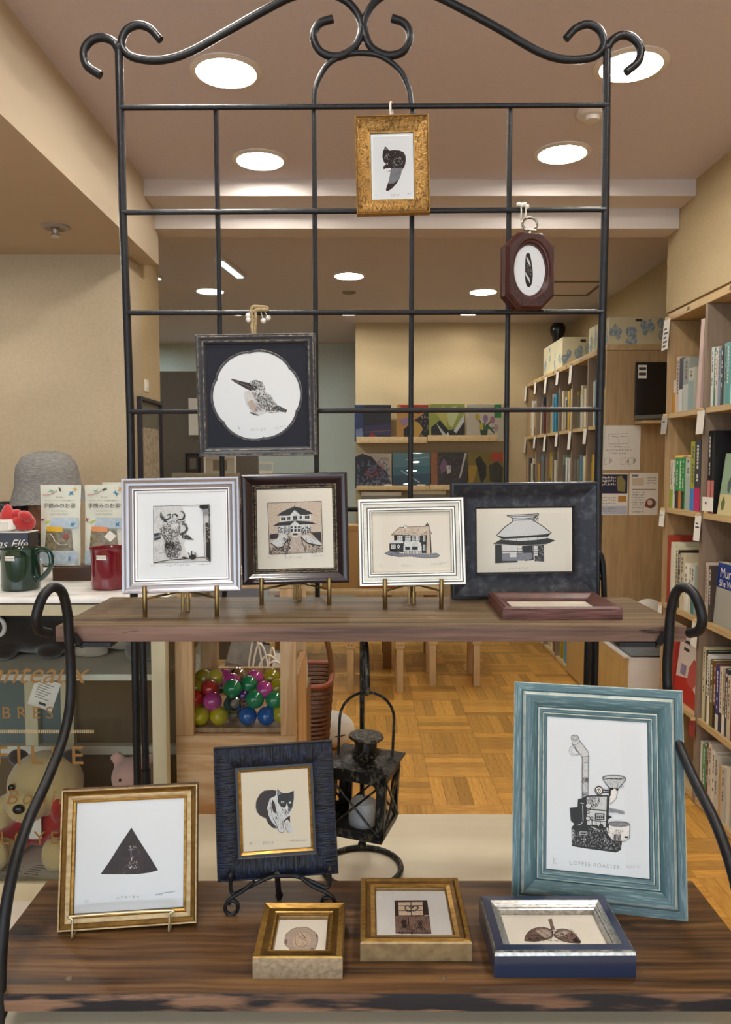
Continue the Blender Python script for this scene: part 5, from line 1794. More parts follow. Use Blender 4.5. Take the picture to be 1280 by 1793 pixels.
mg = face_out('magazine', 'white magazine with a red figure on the cover, fourth shelf of the nearer bookcase', BX + .03, 3.64, TIERS[1] + .001, .26, .33, .008, '#cfc6bb', 6, 'magazine', None)
on_cover(mg, 'cover_art', [(0, .0), (.26, 0), (.26, .05), (.13, .12), (0, .10)], bookcol('#b22420'))
on_cover(mg, 'cover_art', [(.12, .1), (.19, .08), (.24, .14), (.23, .2), (.17, .22), (.13, .17)], bookcol('#b5504c'), .003)
on_cover(mg, 'cover_art', [(.04, .12), (.1, .12), (.1, .17), (.04, .17)], bookcol('#8a7f9c'), .003)
on_cover(mg, 'title_line', [(.05, .27), (.12, .27), (.12, .285), (.05, .285)], TITLE, .003)
on_cover(mg, 'title_line', [(.05, .235), (.11, .235), (.11, .25), (.05, .25)], TITLE, .003)
rb2 = face_out('book', 'red and grey picture book behind white books, third shelf, nearer bookcase', BX + .20, 3.69, TIERS[2] + .001, .34, .40, .008, '#7b1f20', 2)
on_cover(rb2, 'cover_art', [(.04, .2), (.34, .2), (.34, .35), (.04, .35)], bookcol('#6f7d82'))
on_cover(rb2, 'cover_art', [(.19, .2), (.31, .2), (.32, .27), (.26, .32), (.2, .28)], bookcol('#2a1d1f'), .003)

CARD = mat('card_white', '#e3ded3', .7)
CLIPW = mat('clip_wood', '#d8bb86', .5)
CGREY = mat('card_grey', '#b0aba2', .7)
CRED = mat('card_red', '#8f2f2c', .7)


def clip_card(label, y, z, w, h, col, swing=4, text=2, x=BX):
    t = thing('price_card', label, 'price card', Matrix.Translation((x - .004, y, z)), 'cards clipped to the bookcase shelves')
    MB().box(-.016, .002, -.005, .005, -.004, .002, CLIPW, .0008).box(-.016, .002, -.005, .005, .003, .009, CLIPW, .0008).build('wood_clip', t)
    Mx = Matrix.Translation((-.008, 0, -.002)) @ Matrix.Rotation(R(swing), 4, 'Y') @ Matrix.Rotation(R(-90), 4, 'Z')
    cd = MB().box(-w / 2, w / 2, -.0004, .0004, -h, 0, col).xf(Mx).build('card', t, ang=0)
    mb = MB()
    for k in range(text):
        zz = -h * .35 - k * h * .14
        mb.box(-w * .32, w * (.1 + .2 * (k % 2)), -.0007, -.0004, zz, zz + h * .06, TITLE)
    if text:
        tag(mb.xf(Mx).build('card_text', cd, ang=0), kind='stuff')
    return t


for k, (y, z, w, h, c, l, tx) in enumerate([
        (3.725, 2.185, .075, .145, CARD, 'long white printed card clipped at the top far corner of the nearer bookcase', 5),
        (3.725, 1.725, .07, .085, CGREY, 'grey card clipped under the top shelf at the far edge', 1),
        (3.322, 1.725, .07, .10, CARD, 'white card clipped to the divider under the top shelf', 0),
        (3.725, 1.275, .06, .08, CARD, 'white card clipped at the far edge under the second shelf', 1),
        (3.322, 1.275, .06, .11, CARD, 'cream card clipped to the divider under the second shelf', 2),
        (3.725, .812, .05, .07, CARD, 'small cream card clipped at the far edge under the third shelf', 0),
        (3.322, .812, .06, .11, CARD, 'white card with dark marks on the divider under the third shelf', 2),
        (3.322, .375, .06, .075, CRED, 'small red card clipped to the divider under the fourth shelf', 1)]):
    clip_card(l, y, z, w, h, c, 4, tx)
t = thing('price_card', 'small white card standing in a clip on the second shelf beside the sage book', 'price card', (BX + .002, 3.29, TIERS[3]), 'cards clipped to the bookcase shelves')
MB().box(-.004, .012, -.006, .006, 0, .012, CLIPW, .001).build('wood_clip', t)
MB().box(0, .075, -.0005, .0005, .01, .07, CARD).xf(Matrix.Translation((-.004, .02, 0)) @ Matrix.Rotation(R(-80), 4, 'Z')).build('card', t, ang=0)
tx_ = MB().ball((-.004, -.012, .045), (.001, .007, .006), TITLE, 10, 6).build('card_text', t)
MB().lathe([(.02, 0), (.02, .012), (0, .012)], CLIPW, 4).build('peg', t, loc=(0, 0, .0)) if False else None
# clips on the top rail
# books of the farther bookcase : only the shelves that show
far_cols = ['#d6cfbb', '#c9bfa5', '#b7ae98', '#8e9a86', '#5a7f93', '#c5a03f', '#a9912f', '#dcd8cc', '#7c3f34', '#39414c', '#9fb09f', '#cfc4a8', '#56524a', '#b99c68', '#d3c9ad', '#3f8fb0', '#e0ddd2', '#6e6a5d']
words_ = {'#d6cfbb': 'ivory', '#c9bfa5': 'sand', '#b7ae98': 'stone', '#8e9a86': 'sage', '#5a7f93': 'steel blue', '#c5a03f': 'mustard', '#a9912f': 'olive yellow', '#dcd8cc': 'white', '#7c3f34': 'brick red', '#39414c': 'slate', '#9fb09f': 'mint', '#cfc4a8': 'cream',
          '#56524a': 'dark taupe', '#b99c68': 'tan', '#d3c9ad': 'pale straw', '#3f8fb0': 'sky blue', '#e0ddd2': 'chalk', '#6e6a5d': 'grey'}
rnd = random.Random(5)
by = (6.97 - 4.68 - .025) / 6
for ti in (4, 3, 0):
    for k in range(6):
        if ti == 0 and k < 2:
            continue
        cur = 4.68 + by * (k + 1) - .006
        lo_ = 4.68 + by * k + .03
        i = 0
        stop = lo_ + rnd.choice([0, .03, .12])
        while cur - stop > .04 and i < 9:
            t = rnd.uniform(.028, .05)
            c = rnd.choice(far_cols)
            h = rnd.uniform(.20, .31)
            book('%s book, %s of bay, %s, %s bay from back wall, farther bookcase' % (words_[c], ORD[i], TN[ti], ORD[5 - k]), 'books in the farther bookcase',
                 BX + .015 + rnd.uniform(0, .02), cur - t / 2, TIERS[ti] + .0005, t, h, .17, c, .3 if rnd.random() > .7 else None, rnd.choice(far_cols), parts=False)
            cur -= t + .002
            i += 1
for k in range(7):
    yy = 4.68 + by * k + .012
    for ti, zz in ((5, 2.185), (4, 1.725)):
        if (k, ti) in ((0, 5), (1, 5)):
            continue
        clip_card('tiny %s card, %s upright from back wall, %s, farther bookcase' % (rnd.choice(['white', 'pale', 'cream']), ORD[6 - k], 'top rail' if ti == 5 else 'below top shelf'), yy, zz, .07, .10 if k % 2 else .13, CARD, 4, 0)
# closed panel door at the bottom of the first bay
DT = mat('tan_panel', '#c19f62', 0.55, col2='#b9965a', scale=(20, 20, 4))
pd = tag(MB().box(BX - .018, BX - .002, 4.685, 5.42, .02, .78, DT, .002).build('panel_door'), 'tan closed panel covering the lowest shelves of the farther bookcase', 'cupboard door')

# patterned boxes and the black vase on top
BOXP = mat('cream_card', '#d8d0ab', .75)
BLUP = mat('blue_print', '#7f9bb5', .75, col2='#b8c2b0', scale=(60, 60, 60), lo=.4, hi=.6)


def pattern_box(label, x0, x1, y0, y1, z0, h, seed):
    t = thing('storage_box', label, 'box', ((x0 + x1) / 2, (y0 + y1) / 2, z0), 'patterned boxes on the farther bookcase')
    w, d = (x1 - x0) / 2, (y1 - y0) / 2
    MB().box(-w, w, -d, d, 0, h, BOXP, .003).build('body', t)
    rnd = random.Random(seed)
    mb = MB()
    lift = 0
    for cx in np.linspace(-w * .78, w * .78, 4):
        cz = h * rnd.uniform(.3, .7)
        for _ in range(5):
            a, b = rnd.uniform(.012, .03), rnd.uniform(.015, .035)
            ox, oz = rnd.uniform(-.025, .025), rnd.uniform(-.04, .04)
            mb.add([(cx + ox + a * math.cos(q), -d - .0006 - lift, min(max(cz + oz + b * math.sin(q), .004), h - .004)) for q in np.linspace(0, 6.28, 9)[:-1]], [tuple(range(8))], BLUP)
            lift += .00005
    for cy in np.linspace(-d * .75, d * .75, 4):
        cz = h * rnd.uniform(.3, .7)
        for _ in range(4):
            a, b = rnd.uniform(.012, .03), rnd.uniform(.015, .035)
            ox, oz = rnd.uniform(-.02, .02), rnd.uniform(-.05, .05)
            lift += .00005
            mb.add([(-w - .0006 - lift, cy + ox + a * math.cos(q), min(max(cz + oz + b * math.sin(q), .004), h - .004)) for q in np.linspace(0, 6.28, 9)[:-1]], [tuple(range(8))], BLUP)
    tag(mb.build('blue_pattern', t, ang=0, fix=False), kind='stuff')
    MB().box(-.02, .02, -d - .003, -d - .0005, h * .84, h * .93, TITLE, .001).build('finger_slot', t)
    return t


pattern_box('cream box with blue animal pattern, at the near end of the farther bookcase', 1.465, 1.82, 4.70, 5.12, 2.21, .165, 3)
pattern_box('taller cream box with pale blue flowers, towards the back wall on the bookcase', 1.49, 1.80, 5.90, 6.52, 2.21, .24, 4)
t = thing('black_vase', 'slim black vase on a brown stand behind the taller patterned box', 'vase', (1.66, 6.74, 2.21))
MB().lathe([(.11, 0), (.12, .02), (.06, .04), (.05, .17), (.10, .19), (.10, .215), (0, .215)], mat('brown_wood_stand', '#6f522c', .6), 20).build('stand', t)
MB().lathe([(.035, .215), (.04, .24), (.035, .30), (.045, .37), (.065, .42), (.065, .46), (.045, .49), (0, .49)], mat('black_glaze', '#0d0d0c', .3), 20).build('vase_body', t)

# posters on the end of the farther bookcase
PEP = 4.6785


def sheet(name, label, u0, v0, u1, v1, y, col, cat='poster', grp=None):
    a, b = PY(u0, v1, y), PY(u1, v0, y)
    t = thing(name, label, cat, (a.x, y, a.z), grp)
    w, h = b.x - a.x, b.z - a.z
    MB().box(0, w, -.0012, 0, 0, h, col).build('sheet', t, ang=0)
    return t, w, h


GREYT = mat('grey_print', '#8b857b', .8)
t, w, h = sheet('notice', 'white notice with a faint open book drawing on the bookcase end', 1046, 745, 1122, 823, PEP, CARD)
A1 = Art([(0, 0), (100, 0), (100, 100), (0, 100)], (0, w, 0, h), -.0012)
for q in ([(25, 20), (70, 18), (72, 40), (26, 42), (25, 20)], [(48, 22), (49, 40)], [(30, 24), (46, 26)], [(52, 25), (68, 24)]):
    A1.line(q, 1, GREYT)
for y_, x0_, x1_ in ((48, 25, 75), (55, 18, 80), (62, 28, 68)):
    A1.scrib(x0_, x1_, y_, 2.2, GREYT, 1.0, 10, 3)
for x_ in (16, 55, 72):
    A1.line([(x_, 74), (x_ + 12, 72), (x_ + 12, 86), (x_, 88), (x_, 74)], 1, GREYT)
    A1.scrib(x_ + 14, x_ + 18, 80, 7, GREYT, 1.2, 2, 1)
A1.build(t)
t, w, h = sheet('flyer', 'navy and white leaflet low on the bookcase end', 1046, 829, 1100, 902, PEP, CARD)
A1 = Art([(0, 0), (100, 0), (100, 100), (0, 100)], (0, w, 0, h), -.0012)
A1.rect(2, 2, 98, 48, bookcol('#23253f'))
A1.poly([(62, 8), (78, 5), (92, 20), (90, 44), (66, 42)], bookcol('#8a8050'))
A1.rect(68, 54, 95, 68, bookcol('#b98438'))
A1.rect(2, 78, 98, 98, bookcol('#b9bccb'))
for y_ in (10, 18, 26):
    A1.scrib(8, 60, y_, 3, TITLW, 2, 9, y_)
for y_ in (58, 64, 72, 84, 90):
    A1.scrib(8, 62, y_, 2, GREYT, 1.4, 9, y_)
A1.build(t)
t, w, h = sheet('flyer', 'white leaflet with a round food photo on the bookcase end', 1101, 828, 1153, 902, PEP, CARD)
A1 = Art([(0, 0), (100, 0), (100, 100), (0, 100)], (0, w, 0, h), -.0012)
A1.rect(8, 4, 30, 9, bookcol('#6d7390'))
A1.rect(8, 12, 50, 30, bookcol('#cfc0a5'))
A1.rect(8, 38, 92, 41, bookcol('#a58f80'))
A1.ell(75, 72, 19, 12, bookcol('#6e4b3f'))
A1.ell(72, 70, 9, 7, bookcol('#c9b7a2'))
A1.ell(60, 76, 6, 5, bookcol('#a0392f'))
for y_ in (46, 52, 58, 64, 70, 76, 82, 92):
    A1.scrib(8, 52, y_, 2, GREYT, 1.4, 9, y_)
for y_ in (12, 18, 24):
    A1.scrib(58, 92, y_, 2, GREYT, 1.4, 7, y_)
A1.build(t)
# black display album on its bracket
a, b = PY(1112, 735, 4.58), PY(1160, 634, 4.58)
t = thing('display_album', 'black display album with a white barcode label on a bracket shelf', 'album', (a.x, 4.58, a.z))
w, h = b.x - a.x, b.z - a.z
ALB = mat('black_album', '#161311', .35)
MB().box(0, w + .04, 0, .02, .012, h, ALB, .002).build('cover', t)
MB().box(.012, .062, -.0015, 0, h * .72, h * .95, CARD).build('label', t, ang=0)
MB().box(.016, .058, -.002, -.0015, h * .86, h * .91, TITLE).box(.016, .058, -.002, -.0015, h * .77, h * .82, TITLE).build('barcode', t, ang=0)
MB().tube([(.0, -.008, .012), (w + .04, -.008, .02)], .014, mat('grey_roll', '#6d6f68', .4), 10).build('rolled_edge', t)
t2 = tag(MB().box(a.x + .03, a.x + .34, 4.55, 4.677, a.z - .022, a.z - .004, OAKL, .001).build('bracket_shelf'), 'small oak bracket shelf under the black display album', 'shelf')
# bench between the bookcases
BEN = mat('white_bench', '#d9cfc3', .55)
t = thing('storage_bench', 'white storage bench with tan side and grey cushion between the bookcases', 'bench', (0, 0, 0))
MB().box(1.405, 1.42, 4.1, 4.64, 0, .45, DT).build('side_panel', t, ang=0)
MB().box(1.395, 1.404, 4.1, 4.64, .0, .45, DT).box(1.393, 1.42, 4.09, 4.64, .45, .458, BEN).build('edge_strip', t, ang=0)
MB().box(1.42, 1.80, 4.1, 4.64, 0, .45, BEN, .003).build('body', t)
MB().box(1.425, 1.795, 4.092, 4.1, .03, .40, BEN, .002).build('front_panel', t)
MB().box(1.425, 1.80, 4.1, 4.62, .458, .515, mat('grey_cushion', '#7c8489', .85), .014).build('cushion', t)
pb = MB()
pb.ball((0, 0, .09), (.15, .12, .09), CARD, 14, 10)
pb.ball((-.02, -.02, .18), (.12, .10, .09), CARD, 14, 10)
t = thing('plush_toy', 'white and black plush lying on the grey bench cushion', 'plush toy', (1.62, 4.36, .515))
WPL = mat('white_plush', '#d3ccbf', .95, sheen=.5, bump=.3, bscale=(300, 300, 300))
BPL = mat('black_plush', '#1c1a19', .95, sheen=.3)
pb = MB().ball((0, 0, .075), (.14, .11, .075), WPL, 14, 10).ball((-.02, -.05, .15), (.085, .08, .07), WPL, 14, 10)
fuse(pb, 'body', t, .01)
MB().ball((.03, -.11, .165), (.03, .02, .025), BPL, 10, 8).ball((-.06, -.115, .165), (.022, .015, .022), BPL, 10, 8).build('dark_patch', t)

# ------------------------------------------------------------------ back wall : picture books on ledges
YW = 6.93
LW = 4.5714


def cpx(x, y):
    return 610 + x / LW, 690 + y / LW


def ledge(label, xa, xb, yt, yb):
    a, b = PY(*cpx(xa, yb), YW - .08), PY(*cpx(xb, yt), YW - .08)
    t = thing('picture_ledge', label, 'shelf', (a.x, YW - .08, a.z), 'book ledges on the back wall')
    w, h = b.x - a.x, b.z - a.z
    MB().box(0, w, 0, .15, 0, .016, OAKL).build('ledge_board', t, ang=0)
    MB().box(0, w, -.012, 0, 0, h + .006, OAKL, .001).build('ledge_lip', t)
    return a.z + .016


z1 = ledge('oak book ledge with four picture books, half nearest the recess, upper row', 65, 630, 348, 392)
ledge('oak book ledge continuing the upper row beside the tulip book', 634, 1200, 335, 378)
z2 = ledge('oak book ledge of the second row below, with the teal book', 65, 650, 738, 770)
ledge('oak book ledge continuing the second row behind the black frame', 654, 1230, 732, 768)


def cover_book(label, x0, y0, x1, y1, col, art, zb, lean=6, dy=0):
    a, b = PY(*cpx(x0, y1), YW), PY(*cpx(x1, y0), YW)
    M = Matrix.Translation((a.x, YW - .045 + dy, zb)) @ Matrix.Rotation(R(-lean), 4, 'X')
    t = thing('picture_book', label, 'book', M, 'picture books on the back wall')
    w, h = b.x - a.x, b.z - zb
    c = bookcol(col)
    MB().box(0, w, -.0015, .0, 0, h, c).build('front_cover', t, ang=0)
    MB().box(.003, w - .003, .0002, .010, .003, h - .003, PAGES).build('page_block', t, ang=0)
    MB().box(0, w, .0102, .0117, 0, h, c).build('back_cover', t, ang=0)
    A1 = Art([(x0, y0), (x1, y0), (x1, y1), (x0, y1)], (0, w, 0, h), -.0015)
    art(A1)
    A1.build(t)
    MB().add([(0, -.0035, 0), (w, -.0035, 0), (w, -.0035, h), (0, -.0035, h)], [(0, 1, 2, 3)], CLEAR).build('plastic_sleeve', t, ang=0, fix=False)
    return t


def K(c):
    return bookcol(c)


def r1(a):
    a.poly([(50, 85), (130, 85), (130, 345), (50, 345)], K('#2f4478'))
    a.poly([(120, 95), (340, 95), (340, 200), (120, 240)], K('#20212e'))
    a.poly([(120, 240), (340, 220), (340, 300), (120, 300)], K('#3a3760'))
    a.poly([(60, 260), (110, 250), (120, 345), (60, 345)], K('#8fa6cc'))
    a.poly([(150, 340), (170, 300), (190, 275), (210, 300), (240, 340), (195, 330)], K('#b0332b'))
    a.line([(120, 280), (340, 268)], 5, K('#8b6b5a'))


def r2(a):
    a.poly([(400, 85), (640, 85), (640, 130), (560, 150), (440, 120)], K('#c23a26'))
    a.poly([(440, 260), (520, 200), (600, 150), (640, 120), (640, 345), (440, 345)], K('#1d1b1d'))
    a.poly([(520, 200), (560, 210), (595, 255), (560, 320), (520, 340)], K('#e2b04a'))
    a.poly([(400, 190), (470, 170), (500, 200), (440, 240)], K('#b58ea6'))
    a.flecks((570, 160, 640, 340), 30, K('#c9b8a8'), 12, 4, 3)
    a.poly([(515, 310), (550, 320), (545, 345), (515, 345)], K('#c94a2f'))


def r3(a):
    a.poly([(660, 240), (730, 190), (800, 260), (860, 250), (930, 150), (930, 335), (660, 335)], K('#1d1f1d'))
    a.poly([(690, 130), (760, 90), (800, 160), (780, 240)], K('#d8cf6a'))
    a.poly([(780, 110), (860, 90), (880, 150), (830, 240), (800, 220)], K('#dfe3a0'))
    a.poly([(840, 265), (900, 180), (925, 150), (925, 200), (860, 280)], K('#e6e9df'))
    a.poly([(700, 210), (790, 300), (760, 310)], K('#cfd5c8'))
    a.poly([(770, 310), (795, 270), (810, 310)], K('#e6e9df'))


def r4(a):
    a.poly([(1045, 230), (1115, 230), (1105, 325), (1060, 325)], K('#39503f'))
    for p in ((1030, 170, '#d7b53f'), (1065, 235, '#d9c04a'), (1095, 180, '#a682a8'), (1150, 190, '#b87f8f'), (1180, 245, '#c49aa0')):
        a.line([(1080, 250), (p[0], p[1])], 12, K('#4f6d46'))
        a.ell(p[0], p[1], 20, 26, K(p[2]), 10)
    a.line([(1100, 220), (1165, 280)], 14, K('#3c5f3f'))
    a.rect(1165, 82, 1222, 175, K('#2f8f45'))


def s1(a):
    a.poly([(55, 500), (110, 475), (190, 500), (240, 560), (310, 610), (340, 700), (345, 735), (55, 735)], K('#2a2c3d'))
    a.flecks((70, 520, 330, 730), 90, K('#77809c'), 22, 10, 5)
    a.flecks((150, 580, 260, 650), 20, K('#a84a5a'), 18, 10, 6)
    a.poly([(225, 540), (260, 545), (290, 580), (260, 575)], K('#d59a86'))
    a.rect(250, 505, 320, 525, K('#b7a98d'))


def s2(a):
    a.poly([(355, 470), (655, 470), (655, 560), (355, 580)], K('#5f8f96'))
    a.poly([(355, 640), (655, 620), (655, 730), (355, 730)], K('#24566b'))
    a.line([(420, 600), (570, 690)], 8, K('#c6dbdc'))
    a.line([(460, 520), (640, 500)], 5, K('#b9d1d0'))


def s3(a):
    a.rect(660, 465, 710, 725, K('#a5642c'))
    a.poly([(730, 560), (760, 510), (790, 540), (780, 600), (740, 620)], K('#7f5a75'))
    a.poly([(780, 560), (815, 560), (820, 610), (790, 625)], K('#d5d0c6'))
    a.poly([(930, 470), (945, 470), (900, 640), (880, 660)], K('#cfc6be'))
    a.flecks((720, 480, 930, 710), 40, K('#5f4540'), 16, 8, 9)


def s4(a):
    a.rect(1140, 465, 1235, 530, K('#c14a26'))
    a.poly([(960, 560), (1030, 560), (1010, 640), (985, 700), (960, 700)], K('#b98f24'))
    a.poly([(1010, 520), (1050, 490), (1100, 560), (1100, 640), (1060, 700), (1040, 620)], K('#2d2a1d'))
    a.poly([(1120, 560), (1190, 530), (1235, 580), (1225, 690), (1130, 680)], K('#3d3a26'))


for lab, x0, y0, x1, y1, col, art, zb in (
        ('picture book with a night scene and a red star, upper row on the back wall', 50, 85, 340, 345, '#26283c', r1, z1),
        ('spiral edged orange and black picture book, upper row on the back wall', 385, 85, 640, 345, '#d9a04a', r2, z1),
        ('glossy yellow green and black picture book, upper row on the back wall', 645, 78, 930, 336, '#a9b24a', r3, z1),
        ('white picture book with a vase of tulips and a green tag, back wall', 945, 78, 1238, 338, '#ddd0b2', r4, z1),
        ('cream picture book covered by a dark blue mass of flowers, lower row', 55, 475, 345, 735, '#d6c8ae', s1, z2),
        ('teal sea coloured picture book, lower row on the back wall', 355, 470, 655, 732, '#3d7a85', s2, z2),
        ('dark picture book with orange spine and a white figure, lower row', 660, 465, 945, 728, '#2b2423', s3, z2),
        ('ochre picture book with dark silhouettes and an orange corner, lower row', 955, 465, 1236, 728, '#83701f', s4, z2)):
    cover_book(lab, x0, y0, x1, y1, col, art, zb)
for lab, x, y, zb in (('under the night scene book', 300, 330, z1), ('under the orange and black book', 585, 335, z1), ('under the yellow green book', 785, 325, z1), ('under the flower mass book', 318, 732, z2), ('under the teal book', 585, 722, z2)):
    a = PY(*cpx(x, y), YW - .07)
    tag(MB().box(-.035 if x != 785 else -.06, .035 if x != 785 else .06, -.001, .001, 0, .035, CARD).build('price_tag', ang=0, loc=(a.x, YW - .062, zb + .0005)), 'white price tag on the ledge ' + lab, 'price tag', 'price tags on the ledges')
z3 = PY(*cpx(300, 905), YW).z
for lab, x0, x1, y0, c in (('white box file laid out below the second ledge', 105, 420, 780, '#dcd6c6'), ('glossy cream packet laid out below the second ledge', 515, 775, 770, '#d9cfa8')):
    a, b = PY(*cpx(x0, 905), YW), PY(*cpx(x1, y0), YW)
    t = thing('box_file', lab, 'box file', (a.x, YW - .05, z3), 'box files below the ledges')
    MB().box(0, b.x - a.x, 0, .06, 0, b.z - z3 - .03, bookcol('#6f6a58'), .004).build('box', t)
    MB().box(-.003, b.x - a.x + .003, -.004, .064, b.z - z3 - .035, b.z - z3, bookcol(c), .003).build('lid', t)
t = thing('picture_ledge', 'lowest oak ledge on the back wall holding the box files', 'shelf', (PY(*cpx(65, 910), YW).x, YW - .08, z3 - .016), 'book ledges on the back wall')
MB().box(0, 1.25, 0, .15, 0, .016, OAKL).build('ledge_board', t, ang=0)
MB().box(0, 1.25, -.012, 0, 0, .04, OAKL, .001).build('ledge_lip', t)

# ------------------------------------------------------------------ far left recess : exhibition panel and its pictures
GRP_ = mat('grey_felt_panel', '#6e665c', .95, col2='#665e55', scale=(120, 120, 120), bump=.2)
t = thing('exhibition_panel', 'grey exhibition panel standing in the recess behind the bird frame', 'panel', (-1.22, 5.5, 0))
MB().box(-.48, .455, 0, .04, .08, 2.146, GRP_, .003).build('panel_board', t)
for x in (-.44, .40):
    MB().box(x, x + .04, -.18, .22, 0, .03, IRON).build('foot', t)
    MB().box(x + .005, x + .035, .005, .035, .03, .09, IRON).build('post', t)


def hung(label, u0, v0, u1, v1, y, fcol, pcol, icol, cat='picture'):
    a, b = PY(u0, v1, y), PY(u1, v0, y)
    t = thing('framed_picture', label, cat, (a.x, y, a.z), 'pictures on the exhibition panel')
    w, h = b.x - a.x, b.z - a.z
    m = .012
    for k, (x0, x1, z0, z1) in enumerate(((0, w, 0, m), (0, w, h - m, h), (0, m, m, h - m), (w - m, w, m, h - m))):
        MB().box(x0, x1, 0, .018, z0, z1, fcol).build('rail', t, ang=0)
    MB().box(m, w - m, .008, .014, m, h - m, pcol).build('paper', t, ang=0)
    MB().box(w * .28, w * .72, .0072, .008, h * .25, h * .78, icol).build('print', t, ang=0)
    return t


hung('dark framed photograph low on the grey panel', 325, 794, 350, 830, 5.48, IRON, mat('photo_dark', '#3b352f', .6), mat('photo_mid', '#6f675c', .6))
hung('pale framed picture with a brown print low on the grey panel', 357, 798, 413, 833, 5.48, CARD, mat('mount_beige', '#b9ad98', .8), mat('photo_brown', '#7a6a55', .6))
tag(MB().box(0, .075, -.004, 0, 0, .26, CARD).build('paper_sheet', ang=0, loc=PY(331, 762, 5.495)), 'white paper sheet pinned to the grey panel beside the bird frame', 'paper')
a = PY(304, 836, 5.42)
t = thing('low_display_box', 'long beige box lying in front of the grey panel', 'box', (a.x, 5.38, a.z - .14))
BGE = mat('beige_card', '#a4967f', .8)
MB().box(0, .46, 0, .09, 0, .16, BGE, .003).build('body', t)
MB().box(-.003, .463, -.003, .093, .14, .172, BGE, .003).build('lid', t)
t0 = thing('side_table', 'plain table under the beige box in the recess', 'table', (-1.15, 5.35, 0))
MB().box(-.35, .75, -.2, .12, a.z - .172, a.z - .142, BGE, .003).build('tabletop', t0)
for x in (-.32, .69):
    for y in (-.17, .07):
        MB().box(x, x + .03, y, y + .03, 0, a.z - .172, BGE).build('leg', t0)
b_ = PY(458, 836, 5.45)
t = thing('paper_tube', 'upright cream carton beside the grey panel, left of the middle column', 'carton', (b_.x, 5.36, a.z - .142))
MB().box(0, .085, 0, .05, 0, .24, CREAMP, .002).build('body', t)
MB().box(0, .085, -.0008, 0, .19, .235, mat('pale_blue_band', '#b9c3c4', .8)).build('label_band', t, ang=0)
MB().box(-.002, .087, -.002, .052, .238, .246, CREAMP, .001).build('lid', t)
# black framed poster on the return of the middle wall
t = thing('framed_poster', 'tall black framed poster on the warm side wall behind the trellis post', 'poster', (-1.07, 3.63, 1.05))
for y0, y1, z0, z1 in ((0, .38, 0, .016), (0, .38, .745, .761), (0, .016, .016, .745), (.364, .38, .016, .745)):
    MB().box(0, .022, y0, y1, z0, z1, BLN).build('rail', t, ang=0)
MB().box(0, .008, .016, .364, .016, .745, mat('poster_dark', '#5f5c50', .5)).build('mount', t, ang=0)
MB().box(.008, .009, .03, .35, .03, .62, mat('poster_pale', '#a89c85', .7, col2='#8d8270', scale=(60, 60, 60), lo=.45, hi=.6)).build('sheet', t, ang=0)
MB().box(0, .006, -.05, .0, 0, .08, CARD).build('wall_switch', None, loc=(-1.07, 3.80, 1.86)) if False else None
t = thing('wall_plate', 'small white wall plate above the black framed poster', 'wall plate', (-1.07, 3.76, 1.845))
MB().box(0, .006, 0, .06, 0, .06, CARD, .002).build('plate', t)
MB().box(.006, .009, .02, .04, .02, .04, CARD, .001).build('rocker', t)

# ------------------------------------------------------------------ toy case on the left
CRF = mat('cream_lacquer', '#cfc6a4', .5, col2='#c6bc98', scale=(20, 20, 6))
MARB = mat('white_marble', '#eceae4', .2, col2='#cfccc6', scale=(3, 9, 9), lo=.5, hi=.75, dist=2)
TANB = mat('case_back_brown', '#6b5639', .75)
SLATE = mat('case_back_slate', '#62706e', .7)
WSH = mat('shelf_white', '#d9d4c3', .5)
CX0, CX1, CY0, CY1 = -1.85, -.462, 1.75, 2.22
tc_ = thing('glass_case', 'cream framed glass showcase with gilt lettering and plush toys, marble top', 'showcase', (0, 0, 0))
MB().box(CX0 - .01, CX1 + .012, CY0 - .03, CY1 + .02, 1.184, 1.196, MARB, .003).build('marble_top', tc_)
MB().box(CX0, CX1, CY0 - .003, CY0 + .02, 1.150, 1.176, CRF, .002).build('top_rail', tc_)
MB().box(CX0 + .005, CX1 - .005, CY0 + .004, CY1, 1.1765, 1.1838, BLN).build('shadow_gap', tc_, ang=0)
for y in (CY0 - .004, CY1 - .03):
    MB().box(CX1 - .031, CX1 + .002, y, y + .032, .06, 1.150, CRF, .002).build('corner_post', tc_)
MB().box(CX0, CX0 + .03, CY0 - .004, CY0 + .028, .06, 1.15, CRF, .002).build('corner_post', tc_)
MB().box(CX0, CX1, CY0, CY1, .44, .50, WSH, .002).build('case_floor', tc_)
MB().box(CX0, CX1, CY0 - .004, CY0 + .016, .475, .517, CRF, .002).build('bottom_rail', tc_)
MB().box(CX0, CX1, CY0 + .002, CY1, .06, .44, WSH).build('plinth', tc_, ang=0)
MB().box(CX0 + .03, CX1 - .012, CY0 + .045, CY1 - .02, .986, 1.001, WSH, .001).build('inner_shelf', tc_)
MB().box(CX0, CX1, CY1 - .014, CY1, .50, 1.15, TANB).build('back_panel', tc_, ang=0)
MB().box(-1.1, -.86, CY1 - .018, CY1 - .0145, .64, .97, SLATE).build('back_pane', tc_, ang=0)
for u in (57, 120):
    p = PY(u, 1150, CY1 - .03)
    MB().box(p.x - .022, p.x + .014, CY1 - .04, CY1 - .016, .50, 1.15, CRF).build('back_mullion', tc_, ang=0)
MB().box(CX0, CX1, CY1 - .045, CY1 - .016, .66, .685, WSH).build('back_ledge', tc_, ang=0)
MB().box(CX0, CX1, CY1 - .045, CY1 - .016, 1.115, 1.15, WSH).build('back_ledge', tc_, ang=0)
gp = MB().add([(CX0 + .03, CY0 + .006, .517), (CX1 - .031, CY0 + .006, .517), (CX1 - .031, CY0 + .006, 1.150), (CX0 + .03, CY0 + .006, 1.150)], [(0, 1, 2, 3)], CASEGLASS).build('front_glass', tc_, ang=0, fix=False)
